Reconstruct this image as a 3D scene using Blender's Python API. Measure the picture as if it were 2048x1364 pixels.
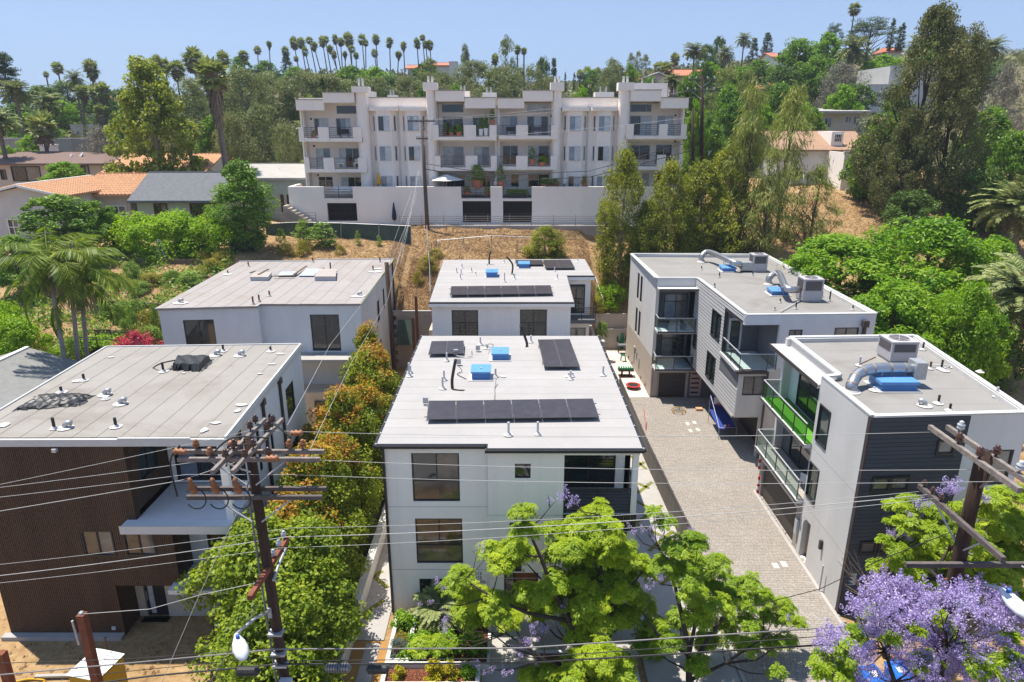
import bpy,math,random
import numpy as np
from mathutils import Vector,Matrix
for _o in list(bpy.data.objects):
 bpy.data.objects.remove(_o)
scene=bpy.context.scene
COL=scene.collection
# ------------------------------------------------------------------ camera, sky, sun, exposure
CAM_H=21.0
TILT=math.atan(437/1365)
cam_data=bpy.data.cameras.new('camera')
cam_data.sensor_width=36
cam_data.lens=1365/2048*36
cam_data.clip_start=0.1
cam_data.clip_end=6000
cam=bpy.data.objects.new('camera',cam_data)
cam.location=(0,0,CAM_H)
cam.rotation_euler=(math.pi/2-TILT,0,0)
COL.objects.link(cam)
scene.camera=cam
SUN_DIR=Vector((-0.26,0.17,1.0)).normalized()
SUN_EL=math.asin(SUN_DIR.z)
SUN_AZ=math.atan2(SUN_DIR.x,SUN_DIR.y)
world=bpy.data.worlds.new('World')
scene.world=world
world.use_nodes=True
wn=world.node_tree.nodes
bg=wn['Background']
sky=wn.new('ShaderNodeTexSky')
sky.sky_type='NISHITA'
sky.sun_disc=False
sky.sun_elevation=SUN_EL
sky.sun_rotation=SUN_AZ
sky.altitude=100
sky.air_density=1.0
sky.dust_density=0.6
sky.ozone_density=1.6
# the photograph's exposure holds the whole sky dome near one brightness: compress the sky evenly, the same everywhere
gam=wn.new('ShaderNodeGamma')
gam.inputs[1].default_value=0.35
tint=wn.new('ShaderNodeMixRGB')
tint.blend_type='MULTIPLY'
tint.inputs[0].default_value=1.0
tint.inputs[2].default_value=(0.47,0.66,1.0,1)
world.node_tree.links.new(sky.outputs[0],gam.inputs[0])
world.node_tree.links.new(gam.outputs[0],tint.inputs[1])
world.node_tree.links.new(tint.outputs[0],bg.inputs[0])
bg.inputs[1].default_value=0.162
sun_data=bpy.data.lights.new('sun','SUN')
sun_data.energy=2.75
sun_data.angle=math.radians(0.55)
sun_data.color=(1.0,0.94,0.84)
sun=bpy.data.objects.new('sun',sun_data)
sun.rotation_euler=SUN_DIR.to_track_quat('Z','Y').to_euler()
COL.objects.link(sun)
scene.view_settings.view_transform='Standard'
scene.view_settings.look='None'
scene.view_settings.gamma=1
scene.view_settings.exposure=1.55
scene.view_settings.use_curve_mapping=False
scene.render.engine='CYCLES'
scene.cycles.max_bounces=6
scene.cycles.diffuse_bounces=4
scene.cycles.glossy_bounces=2
scene.cycles.transmission_bounces=4
scene.cycles.transparent_max_bounces=8
scene.cycles.caustics_reflective=False
scene.cycles.caustics_refractive=False
scene.cycles.use_denoising=True
# ------------------------------------------------------------------ survey: sight lines of the photograph met with a known distance or height
FPX=1365.0
CT,ST=math.cos(TILT),math.sin(TILT)
def sight(px,py):
 u=(px-1024)/FPX
 v=(py-682)/FPX
 return u,CT-v*ST,-ST-v*CT
def GZ(px,py,z):
 a,b,c=sight(px,py)
 k=(z-CAM_H)/c
 return Vector((a*k,b*k,z))
def VY(px,py,y):
 a,b,c=sight(px,py)
 k=y/b
 return Vector((a*k,y,CAM_H+c*k))
def metres(px,y,z):
 """real size of px pixels at distance y and height z"""
 return px*(y*CT+(CAM_H-z)*ST)/FPX
 # ------------------------------------------------------------------ materials
MATS={}
def _new(name):
 m=bpy.data.materials.new(name)
 m.use_nodes=True
 nt=m.node_tree
 return m,nt,nt.nodes['Principled BSDF'],nt.nodes['Material Output']
def pm(name,col,rough=0.8,var=0.12,scale=1.5,bump=0.15,bscale=40.0,metal=0.0,dirt=0.0,dirt_col=None,stretch=(1,1,1),spec=0.3,objvar=0.0,dscale=0.35):
 if name in MATS:
  return MATS[name]
 m,nt,p,out=_new(name)
 N,L=nt.nodes,nt.links
 geo=N.new('ShaderNodeNewGeometry')
 mp=N.new('ShaderNodeMapping')
 mp.inputs['Scale'].default_value=stretch
 L.new(geo.outputs['Position'],mp.inputs[0])
 nz=N.new('ShaderNodeTexNoise')
 nz.inputs['Scale'].default_value=scale
 nz.inputs['Detail'].default_value=6
 nz.inputs['Roughness'].default_value=0.65
 L.new(mp.outputs[0],nz.inputs['Vector'])
 mr=N.new('ShaderNodeMapRange')
 mr.inputs[1].default_value=0.25
 mr.inputs[2].default_value=0.75
 mr.inputs[3].default_value=1-var
 mr.inputs[4].default_value=1+var
 L.new(nz.outputs[0],mr.inputs[0])
 hsv=N.new('ShaderNodeHueSaturation')
 hsv.inputs['Color'].default_value=(*col,1)
 if objvar:
  oi=N.new('ShaderNodeObjectInfo')
  mo=N.new('ShaderNodeMapRange')
  mo.inputs[3].default_value=1-objvar
  mo.inputs[4].default_value=1+objvar
  L.new(oi.outputs['Random'],mo.inputs[0])
  mu=N.new('ShaderNodeMath')
  mu.operation='MULTIPLY'
  L.new(mr.outputs[0],mu.inputs[0])
  L.new(mo.outputs[0],mu.inputs[1])
  L.new(mu.outputs[0],hsv.inputs['Value'])
 else:
  L.new(mr.outputs[0],hsv.inputs['Value'])
 last=hsv.outputs[0]
 if dirt:
  nd=N.new('ShaderNodeTexNoise')
  nd.inputs['Scale'].default_value=dscale
  nd.inputs['Detail'].default_value=8
  nd.inputs['Roughness'].default_value=0.7
  nd.inputs['Distortion'].default_value=0.6
  L.new(mp.outputs[0],nd.inputs['Vector'])
  cr=N.new('ShaderNodeMapRange')
  cr.inputs[1].default_value=0.50
  cr.inputs[2].default_value=0.72
  cr.inputs[3].default_value=0
  cr.inputs[4].default_value=dirt
  L.new(nd.outputs[0],cr.inputs[0])
  mx=N.new('ShaderNodeMixRGB')
  mx.inputs[2].default_value=(*(dirt_col or tuple(c*0.5 for c in col)),1)
  L.new(cr.outputs[0],mx.inputs[0])
  L.new(last,mx.inputs[1])
  last=mx.outputs[0]
 L.new(last,p.inputs['Base Color'])
 p.inputs['Roughness'].default_value=rough
 p.inputs['Metallic'].default_value=metal
 p.inputs['Specular IOR Level'].default_value=spec
 if bump:
  nb=N.new('ShaderNodeTexNoise')
  nb.inputs['Scale'].default_value=bscale
  nb.inputs['Detail'].default_value=4
  L.new(mp.outputs[0],nb.inputs['Vector'])
  bp=N.new('ShaderNodeBump')
  bp.inputs['Strength'].default_value=bump
  bp.inputs['Distance'].default_value=0.03
  L.new(nb.outputs[0],bp.inputs['Height'])
  L.new(bp.outputs[0],p.inputs['Normal'])
 MATS[name]=m
 return m
def leafmat(name,ramp,trans=0.3,rough=0.5,cl=0.35):
 """leaf colours: spread by a random value per leaf and by a slow noise through the crown"""
 if name in MATS:
  return MATS[name]
 m,nt,p,out=_new(name)
 N,L=nt.nodes,nt.links
 geo=N.new('ShaderNodeNewGeometry')
 nz=N.new('ShaderNodeTexNoise')
 nz.inputs['Scale'].default_value=cl
 nz.inputs['Detail'].default_value=2
 L.new(geo.outputs['Position'],nz.inputs['Vector'])
 ad=N.new('ShaderNodeMath')
 ad.operation='MULTIPLY_ADD'
 ad.inputs[1].default_value=0.62
 L.new(geo.outputs['Random Per Island'],ad.inputs[0])
 m2=N.new('ShaderNodeMapRange')
 m2.inputs[1].default_value=0.3
 m2.inputs[2].default_value=0.7
 m2.inputs[3].default_value=0.0
 m2.inputs[4].default_value=0.38
 L.new(nz.outputs[0],m2.inputs[0])
 L.new(m2.outputs[0],ad.inputs[2])
 cr=N.new('ShaderNodeValToRGB')
 e=cr.color_ramp.elements
 n=len(ramp)
 e[0].position=0
 e[0].color=(*ramp[0],1)
 e[1].position=1
 e[1].color=(*ramp[-1],1)
 for i in range(1,n-1):
  k=e.new(i/(n-1))
  k.color=(*ramp[i],1)
 L.new(ad.outputs[0],cr.inputs[0])
 L.new(cr.outputs[0],p.inputs['Base Color'])
 p.inputs['Roughness'].default_value=rough
 p.inputs['Specular IOR Level'].default_value=0.25
 tr=N.new('ShaderNodeBsdfTranslucent')
 hs=N.new('ShaderNodeHueSaturation')
 hs.inputs['Saturation'].default_value=1.15
 hs.inputs['Value'].default_value=1.25
 L.new(cr.outputs[0],hs.inputs['Color'])
 L.new(hs.outputs[0],tr.inputs[0])
 mix=N.new('ShaderNodeMixShader')
 mix.inputs[0].default_value=trans*1.35
 L.new(p.outputs[0],mix.inputs[1])
 L.new(tr.outputs[0],mix.inputs[2])
 L.new(mix.outputs[0],out.inputs[0])
 MATS[name]=m
 return m
def glassmat(name,col,rough=0.04,spec=0.9,var=0.25,scale=0.6):
 m=pm(name,col,rough=rough,var=min(.9,var*1.7),scale=scale,bump=0.06,bscale=0.9,spec=spec,stretch=(1,1,1.6))  # mottled base colour paints in reflections and interiors of the panes
 return m
def clearglass(name,tint,alpha):
 """thin railing glass: lets light through, tinted, with a surface reflection"""
 if name in MATS:
  return MATS[name]
 m,nt,p,out=_new(name)
 N,L=nt.nodes,nt.links
 nt.nodes.remove(p)
 tr=N.new('ShaderNodeBsdfTransparent')
 tr.inputs[0].default_value=(*tint,1)
 gl=N.new('ShaderNodeBsdfGlossy')
 gl.inputs['Roughness'].default_value=0.03
 gl.inputs[0].default_value=(0.9,0.95,0.95,1)
 fr=N.new('ShaderNodeLayerWeight')
 pw=N.new('ShaderNodeMath')
 pw.operation='POWER'
 pw.inputs[1].default_value=4
 L.new(fr.outputs['Facing'],pw.inputs[0])
 mx=N.new('ShaderNodeMath')
 mx.operation='MULTIPLY_ADD'
 mx.inputs[1].default_value=0.3
 mx.inputs[2].default_value=alpha
 L.new(pw.outputs[0],mx.inputs[0])
 mix=N.new('ShaderNodeMixShader')
 L.new(mx.outputs[0],mix.inputs[0])
 L.new(tr.outputs[0],mix.inputs[1])
 L.new(gl.outputs[0],mix.inputs[2])
 L.new(mix.outputs[0],out.inputs[0])
 MATS[name]=m
 return m
M={}
M['stucco_white']=pm('stucco_white',(0.90,0.85,0.785),var=0.05,scale=1.2,bump=0.2,bscale=70,dirt=0.22,dirt_col=(0.62,0.58,0.53),stretch=(1,1,0.07),dscale=0.9)
M['stucco_cool']=pm('stucco_cool',(0.66,0.665,0.67),var=0.07,scale=0.9,bump=0.2,bscale=70,dirt=0.3,dirt_col=(0.42,0.42,0.43),stretch=(1,1,0.3))
M['stucco_grey']=pm('stucco_grey',(0.56,0.545,0.525),var=0.09,scale=0.7,bump=0.2,bscale=70,dirt=0.35,dirt_col=(0.38,0.37,0.355),stretch=(1,1,0.4))
M['stucco_taupe']=pm('stucco_taupe',(0.36,0.32,0.29),var=0.07,scale=0.7,bump=0.2,bscale=70,dirt=0.15)
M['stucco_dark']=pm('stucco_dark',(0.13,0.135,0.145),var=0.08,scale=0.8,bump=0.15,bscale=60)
M['stucco_apt']=pm('stucco_apt',(0.88,0.80,0.72),var=0.05,scale=0.5,bump=0.15,bscale=40,dirt=0.22,dirt_col=(0.56,0.50,0.46),stretch=(1,1,0.25))
M['stucco_beige']=pm('stucco_beige',(0.52,0.46,0.38),var=0.08,dirt=0.15)
M['stucco_tan']=pm('stucco_tan',(0.50,0.42,0.36),var=0.08,dirt=0.15)
M['stucco_cream']=pm('stucco_cream',(0.72,0.67,0.58),var=0.06,dirt=0.12)
M['stucco_pink']=pm('stucco_pink',(0.62,0.46,0.42),var=0.06,dirt=0.12)
M['stucco_sage']=pm('stucco_sage',(0.36,0.42,0.36),var=0.07,dirt=0.12)
M['roof_pale']=pm('roof_pale',(0.345,0.33,0.32),rough=0.9,var=0.07,scale=0.6,bump=0.1,bscale=90,dirt=0.28,dirt_col=(0.33,0.29,0.27),objvar=0.035,dscale=0.5)
M['roof_grey']=pm('roof_grey',(0.275,0.256,0.232),rough=0.9,var=0.07,scale=0.6,bump=0.1,bscale=90,dirt=0.7,dirt_col=(0.17,0.145,0.12),objvar=0.035,dscale=0.28)
M['roof_stone']=pm('roof_stone',(0.245,0.234,0.22),rough=0.9,var=0.07,scale=0.6,bump=0.1,bscale=90,dirt=0.7,dirt_col=(0.16,0.135,0.11),objvar=0.03,dscale=0.25)
M['roof_rose']=pm('roof_rose',(0.305,0.28,0.268),rough=0.9,var=0.07,scale=0.6,bump=0.1,bscale=90,dirt=0.7,dirt_col=(0.24,0.19,0.16),objvar=0.035,dscale=0.3)
M['seam']=pm('seam',(0.17,0.152,0.137),rough=0.9,var=0.2,bump=0)
M['mastic']=pm('mastic',(0.52,0.50,0.48),rough=0.7,var=0.08,bump=0.1)
M['black_metal']=pm('black_metal',(0.018,0.018,0.02),rough=0.45,var=0.2,bump=0.0,spec=0.5)
M['dark_bronze']=pm('dark_bronze',(0.05,0.04,0.036),rough=0.5,var=0.15,bump=0.0,spec=0.5)
M['white_metal']=pm('white_metal',(0.54,0.54,0.53),rough=0.4,var=0.06,bump=0.0,spec=0.5,dirt=0.15)
M['grey_metal']=pm('grey_metal',(0.42,0.43,0.45),rough=0.45,var=0.1,bump=0.0,spec=0.5)
M['galvanised']=pm('galvanised',(0.40,0.41,0.42),rough=0.5,var=0.2,scale=6,bump=0.05,metal=0.55)
M['duct_metal']=pm('duct_metal',(0.42,0.43,0.45),rough=0.38,var=0.12,scale=4,bump=0.05,metal=0.9)
M['duct_band']=pm('duct_band',(0.30,0.25,0.21),rough=0.6,var=0.15,bump=0.0,metal=0.3)
M['unit_beige']=pm('unit_beige',(0.42,0.40,0.41),rough=0.5,var=0.06,bump=0.02,dirt=0.12)
M['unit_coil']=pm('unit_coil',(0.10,0.09,0.09),rough=0.6,var=0.3,scale=30,bump=0.3,bscale=60)
M['hatch_blue']=pm('hatch_blue',(0.045,0.17,0.42),rough=0.45,var=0.08,bump=0.03,spec=0.4)
M['hatch_blue_lid']=pm('hatch_blue_lid',(0.10,0.27,0.56),rough=0.4,var=0.08,bump=0.03,spec=0.5,dirt=0.2,dirt_col=(0.25,0.36,0.55))
M['solar_cell']=pm('solar_cell',(0.045,0.038,0.042),rough=0.28,var=0.25,scale=3,bump=0.0,spec=0.5,dirt=0.35,dirt_col=(0.09,0.085,0.085),dscale=2.0)
M['solar_frame']=pm('solar_frame',(0.10,0.095,0.095),rough=0.4,var=0.1,bump=0.0,spec=0.5)
M['pipe_grey']=pm('pipe_grey',(0.50,0.50,0.50),rough=0.5,var=0.1,bump=0.0)
M['pipe_black']=pm('pipe_black',(0.035,0.03,0.028),rough=0.6,var=0.2,bump=0.0)
M['pipe_rust']=pm('pipe_rust',(0.14,0.055,0.03),rough=0.8,var=0.3,scale=5)
M['pane_dark']=glassmat('pane_dark',(0.022,0.026,0.028),var=0.5,scale=0.5)
M['pane_green']=glassmat('pane_green',(0.018,0.032,0.030),var=0.5,scale=0.6)
M['pane_grey']=glassmat('pane_grey',(0.16,0.15,0.14),rough=0.08,var=0.35,scale=0.7)
M['pane_bronze']=glassmat('pane_bronze',(0.10,0.075,0.055),rough=0.08,var=0.45,scale=0.5)
M['pane_curtain']=glassmat('pane_curtain',(0.50,0.54,0.56),rough=0.12,var=0.18,scale=2.5,spec=0.6)
M['pane_blue']=glassmat('pane_blue',(0.20,0.25,0.31),rough=0.08,var=0.2,scale=1.0)
M['rail_glass']=clearglass('rail_glass',(0.70,0.80,0.79),0.07)
M['wood_slat']=pm('wood_slat',(0.080,0.046,0.027),rough=0.7,var=0.3,scale=1.2,bump=0,stretch=(1,1,0.04),dirt=0.4,dirt_col=(0.05,0.028,0.018),dscale=0.8)
M['wood_back']=pm('wood_back',(0.062,0.036,0.022),rough=0.8,var=0.3)
M['pole_wood']=pm('pole_wood',(0.05,0.03,0.021),rough=0.95,var=0.6,scale=9,bump=1.0,bscale=30,stretch=(1,1,0.07),dirt=0.5,dirt_col=(0.10,0.07,0.05),dscale=3)
M['arm_wood']=pm('arm_wood',(0.22,0.19,0.17),rough=0.9,var=0.35,scale=5,bump=0.5,bscale=30,dirt=0.5,dirt_col=(0.09,0.07,0.06),dscale=2)
M['arm_dark']=pm('arm_dark',(0.11,0.092,0.085),rough=0.9,var=0.35,scale=5,bump=0.5,bscale=30,dirt=0.4,dirt_col=(0.16,0.13,0.12),dscale=2)
M['arm_red']=pm('arm_red',(0.20,0.065,0.035),rough=0.8,var=0.25,scale=4,bump=0.3)
M['post_red']=pm('post_red',(0.19,0.06,0.03),rough=0.8,var=0.25,scale=3,bump=0.3)
M['porcelain_brown']=pm('porcelain_brown',(0.07,0.028,0.018),rough=0.25,var=0.2,bump=0,spec=0.6)
M['polymer_orange']=pm('polymer_orange',(0.30,0.13,0.06),rough=0.5,var=0.25,bump=0)
M['porcelain_grey']=pm('porcelain_grey',(0.50,0.53,0.55),rough=0.25,var=0.12,bump=0,spec=0.6)
M['wire_pale']=pm('wire_pale',(0.40,0.40,0.385),rough=0.5,var=0.1,bump=0)
M['wire_dark']=pm('wire_dark',(0.03,0.03,0.03),rough=0.6,var=0.1,bump=0)
M['wire_grey']=pm('wire_grey',(0.20,0.19,0.19),rough=0.6,var=0.1,bump=0)
M['lamp_shell']=pm('lamp_shell',(0.62,0.65,0.68),rough=0.4,var=0.06,bump=0.02,dirt=0.15)
M['lamp_blue']=pm('lamp_blue',(0.03,0.12,0.38),rough=0.4,var=0.1,bump=0)
M['concrete']=pm('concrete',(0.37,0.35,0.325),rough=0.9,var=0.08,scale=1.2,bump=0.15,dirt=0.2)
M['concrete_grey']=pm('concrete_grey',(0.36,0.34,0.325),rough=0.9,var=0.1,scale=1.0,bump=0.2,dirt=0.4,dirt_col=(0.2,0.18,0.165))
M['concrete_brown']=pm('block_concrete',(0.40,0.35,0.31),rough=0.9,var=0.12,scale=1.0,bump=0.3,dirt=0.4,dirt_col=(0.22,0.18,0.15))  # brownish concrete of the retaining and garden walls
M['planter_white']=pm('planter_white',(0.56,0.55,0.53),rough=0.8,var=0.05,bump=0.15,dirt=0.12)
M['planter_beige']=pm('planter_beige',(0.42,0.365,0.305),rough=0.85,var=0.06,bump=0.15,dirt=0.15)
M['paver']=pm('paver',(0.40,0.345,0.30),rough=0.92,var=0.16,scale=0.8,bump=0.35,bscale=45,dirt=0.3,dirt_col=(0.30,0.27,0.245),objvar=0.0)
M['joint']=pm('joint',(0.17,0.14,0.12),rough=0.95,var=0.2,scale=6)
M['moss_strip']=pm('moss_strip',(0.17,0.175,0.03),rough=0.95,var=0.35,scale=5,bump=0.6,bscale=60)
M['turf']=pm('turf',(0.10,0.32,0.02),rough=0.95,var=0.2,scale=14,bump=0.8,bscale=160)
M['mulch']=pm('mulch',(0.16,0.055,0.03),rough=0.95,var=0.6,scale=18,bump=1.0,bscale=30)
M['mulch_chip']=leafmat('mulch_chip',[(0.08,0.025,0.015),(0.22,0.075,0.04),(0.34,0.16,0.09)],trans=0.0,rough=0.9)
M['ochre']=pm('ochre_slab',(0.34,0.185,0.06),rough=0.9,var=0.15,bump=0.2,dirt=0.2)
M['tarp']=pm('tarp',(0.012,0.012,0.013),rough=0.5,var=0.3,bump=0.25,bscale=12,spec=0.6)
M['clay']=pm('clay',(0.50,0.27,0.145),rough=0.85,var=0.2,scale=2.5,bump=0.2,dirt=0.3,dirt_col=(0.33,0.17,0.09),objvar=0.12)
M['clay_red']=pm('clay_red',(0.46,0.17,0.10),rough=0.85,var=0.22,scale=1.5,bump=0.2)
M['shingle_grey']=pm('shingle_grey',(0.135,0.14,0.15),rough=0.9,var=0.2,scale=3,bump=0.3,objvar=0.1)
M['shingle_brown']=pm('shingle_brown',(0.17,0.115,0.095),rough=0.9,var=0.15,scale=2,bump=0.3)
M['shingle_pale']=pm('shingle_pale',(0.22,0.22,0.21),rough=0.9,var=0.15,scale=3,bump=0.3,objvar=0.12)
M['shingle_tan']=pm('shingle_tan',(0.34,0.215,0.14),rough=0.9,var=0.15,scale=2,bump=0.3)
M['trim_brown']=pm('trim_brown',(0.10,0.035,0.022),rough=0.7,var=0.15,bump=0.05)
M['trim_white']=pm('trim_white',(0.75,0.75,0.73),rough=0.6,var=0.05,bump=0.05)
M['siding_grey']=pm('siding_grey',(0.46,0.455,0.45),rough=0.75,var=0.06,bump=0.05,objvar=0.05)
M['siding_gap']=pm('siding_gap',(0.05,0.05,0.055),rough=0.9,var=0.1)
M['siding_navy']=pm('siding_navy',(0.058,0.064,0.078),rough=0.7,var=0.1,bump=0.08,objvar=0.06)
M['garage_bronze']=pm('garage_bronze',(0.055,0.045,0.038),rough=0.6,var=0.12,bump=0.04,spec=0.4)
M['fence_taupe']=pm('fence_taupe',(0.12,0.105,0.092),rough=0.75,var=0.1,bump=0.05,objvar=0.08)
M['fence_screen']=pm('fence_screen',(0.055,0.085,0.065),rough=0.85,var=0.25,scale=0.8,bump=0.2,dirt=0.4,dirt_col=(0.14,0.15,0.11))
M['timber']=pm('timber',(0.16,0.115,0.08),rough=0.9,var=0.25,scale=3,bump=0.4)
M['plastic_yellow']=pm('plastic_yellow',(0.50,0.29,0.015),rough=0.5,var=0.08,bump=0.03)
M['plastic_white']=pm('plastic_white',(0.74,0.74,0.73),rough=0.45,var=0.05,bump=0.0)
M['plastic_blue']=pm('plastic_blue',(0.02,0.13,0.50),rough=0.45,var=0.1,bump=0.03)
M['plastic_green']=pm('plastic_green',(0.01,0.13,0.055),rough=0.45,var=0.1,bump=0.0)
M['plastic_red']=pm('plastic_red',(0.50,0.03,0.03),rough=0.5,var=0.1,bump=0)
M['plastic_grey']=pm('plastic_grey',(0.16,0.16,0.155),rough=0.6,var=0.1,bump=0)
M['fabric_navy']=pm('fabric_navy',(0.02,0.03,0.065),rough=0.9,var=0.2,bump=0.2)
M['fabric_blue']=pm('fabric_blue',(0.025,0.05,0.25),rough=0.8,var=0.2,bump=0.2)
M['fabric_amber']=pm('fabric_amber',(0.70,0.34,0.03),rough=0.9,var=0.15,bump=0.2)
M['fabric_cream']=pm('fabric_cream',(0.72,0.68,0.62),rough=0.9,var=0.08,bump=0.1)
M['sticker']=pm('sticker',(0.80,0.80,0.80),rough=0.6,var=0.02,bump=0)
M['ink']=pm('ink',(0.02,0.02,0.022),rough=0.6,var=0.05,bump=0)
M['ink_white']=pm('ink_white',(0.8,0.8,0.8),rough=0.6,var=0.02,bump=0)
M['door_wood']=pm('door_wood',(0.22,0.075,0.03),rough=0.6,var=0.25,scale=2,bump=0.2,stretch=(1,1,0.1))
M['door_pink']=pm('door_pink',(0.50,0.33,0.30),rough=0.6,var=0.06,bump=0.02)
M['bark']=pm('bark',(0.11,0.075,0.05),rough=0.95,var=0.35,scale=3,bump=0.7,bscale=18,stretch=(1,1,0.3))
M['bark_pale']=pm('bark_pale',(0.26,0.22,0.18),rough=0.95,var=0.3,scale=3,bump=0.5,bscale=18,stretch=(1,1,0.3))
M['bark_dark']=pm('bark_dark',(0.045,0.035,0.028),rough=0.95,var=0.35,scale=3,bump=0.7,bscale=18,stretch=(1,1,0.3))
M['palm_trunk']=pm('palm_trunk',(0.17,0.14,0.115),rough=0.95,var=0.3,scale=3,bump=0.7,bscale=14,stretch=(0.5,0.5,1.5))
M['palm_smooth']=pm('palm_smooth',(0.26,0.24,0.22),rough=0.9,var=0.2,scale=2,bump=0.3,bscale=10,stretch=(0.3,0.3,2))
M['dead_frond']=leafmat('dead_frond',[(0.12,0.085,0.055),(0.22,0.165,0.115),(0.32,0.25,0.18)],trans=0.1,rough=0.9)
# leaves
LF={}
LF['jacaranda']=leafmat('leaf_jacaranda',[(0.085,0.150,0.012),(0.210,0.330,0.018),(0.410,0.510,0.028),(0.620,0.650,0.070)],trans=0.35,cl=0.5)
LF['jacaranda_deep']=leafmat('leaf_jacaranda_deep',[(0.070,0.135,0.012),(0.170,0.290,0.018),(0.330,0.450,0.028),(0.530,0.590,0.070)],trans=0.35,cl=0.5)
LF['blossom']=leafmat('blossom',[(0.240,0.180,0.400),(0.380,0.300,0.560),(0.500,0.420,0.660),(0.660,0.600,0.760)],trans=0.25,cl=0.8)
LF['hedge']=leafmat('leaf_hedge',[(0.050,0.085,0.010),(0.125,0.180,0.014),(0.250,0.300,0.020),(0.420,0.420,0.035)],trans=0.25)
LF['hedge_tip']=leafmat('leaf_hedge_tip',[(0.460,0.420,0.030),(0.500,0.340,0.030),(0.480,0.200,0.040),(0.420,0.130,0.060)],trans=0.3,cl=0.7)
LF['hedge_green']=leafmat('leaf_hedge_green',[(0.055,0.100,0.012),(0.150,0.230,0.018),(0.310,0.380,0.026),(0.500,0.520,0.055)],trans=0.3)
LF['lime']=leafmat('leaf_lime',[(0.077,0.154,0.009),(0.185,0.338,0.011),(0.307,0.461,0.017),(0.415,0.538,0.029)],trans=0.3)
LF['laurel']=leafmat('leaf_laurel',[(0.038,0.087,0.016),(0.095,0.191,0.022),(0.173,0.299,0.028),(0.294,0.399,0.046)],trans=0.25)
LF['bright']=leafmat('leaf_bright',[(0.063,0.154,0.011),(0.138,0.286,0.015),(0.241,0.396,0.022),(0.368,0.473,0.044)],trans=0.3,cl=0.25)
LF['deep']=leafmat('leaf_deep',[(0.038,0.075,0.021),(0.083,0.150,0.031),(0.135,0.217,0.042),(0.210,0.285,0.058)],trans=0.2)
LF['olive']=leafmat('leaf_olive',[(0.075,0.100,0.035),(0.150,0.185,0.060),(0.245,0.265,0.100),(0.370,0.360,0.170)],trans=0.2)
LF['greyolive']=leafmat('leaf_greyolive',[(0.115,0.109,0.083),(0.192,0.179,0.134),(0.269,0.250,0.192),(0.358,0.333,0.269)],trans=0.15)
LF['euc']=leafmat('leaf_euc',[(0.071,0.098,0.030),(0.153,0.188,0.047),(0.251,0.277,0.066),(0.377,0.377,0.100)],trans=0.25)
LF['euc_gold']=leafmat('leaf_euc_gold',[(0.085,0.110,0.018),(0.180,0.215,0.030),(0.310,0.320,0.045),(0.450,0.430,0.075)],trans=0.3)
LF['bigtree']=leafmat('leaf_bigtree',[(0.045,0.060,0.020),(0.100,0.120,0.036),(0.175,0.180,0.055),(0.260,0.245,0.085)],trans=0.2)
LF['sycamore']=leafmat('leaf_sycamore',[(0.092,0.132,0.020),(0.190,0.241,0.035),(0.310,0.356,0.061),(0.460,0.460,0.143)],trans=0.3)
LF['needle']=leafmat('leaf_needle',[(0.108,0.140,0.030),(0.209,0.245,0.054),(0.311,0.336,0.078),(0.432,0.448,0.120)],trans=0.2)
LF['pine']=leafmat('leaf_pine',[(0.027,0.054,0.026),(0.057,0.096,0.043),(0.096,0.144,0.058),(0.153,0.192,0.083)],trans=0.1)
LF['palm']=leafmat('leaf_palm',[(0.105,0.140,0.046),(0.203,0.245,0.078),(0.308,0.343,0.117),(0.462,0.462,0.195)],trans=0.2)
LF['king']=leafmat('leaf_king',[(0.039,0.077,0.010),(0.094,0.160,0.016),(0.176,0.242,0.025),(0.330,0.352,0.060)],trans=0.3)
LF['phoenix']=leafmat('leaf_phoenix',[(0.084,0.119,0.039),(0.168,0.210,0.065),(0.252,0.280,0.098),(0.378,0.378,0.156)],trans=0.15)
LF['shrub']=leafmat('leaf_shrub',[(0.092,0.169,0.035),(0.169,0.276,0.050),(0.262,0.368,0.070),(0.368,0.445,0.112)],trans=0.25)
LF['shrub_gold']=leafmat('leaf_shrub_gold',[(0.141,0.141,0.032),(0.243,0.230,0.038),(0.358,0.307,0.051),(0.486,0.371,0.077)],trans=0.25)
LF['shrub_blue']=leafmat('leaf_shrub_blue',[(0.064,0.090,0.077),(0.115,0.154,0.128),(0.166,0.205,0.179),(0.256,0.294,0.256)],trans=0.2)
LF['pinkflower']=leafmat('pinkflower',[(0.50,0.03,0.08),(0.60,0.06,0.12),(0.66,0.12,0.18),(0.16,0.15,0.06)],trans=0.2)
LF['yellow']=leafmat('leaf_yellow',[(0.30,0.28,0.01),(0.45,0.40,0.02),(0.55,0.46,0.03)],trans=0.3)
LF['dry']=leafmat('dry_straw',[(0.24,0.145,0.07),(0.34,0.215,0.11),(0.44,0.30,0.17),(0.52,0.38,0.23)],trans=0.1,rough=0.9,cl=0.2)
LF['scrub']=leafmat('leaf_scrub',[(0.070,0.085,0.030),(0.130,0.145,0.050),(0.190,0.195,0.075),(0.260,0.245,0.110)],trans=0.2,cl=0.08)
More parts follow.
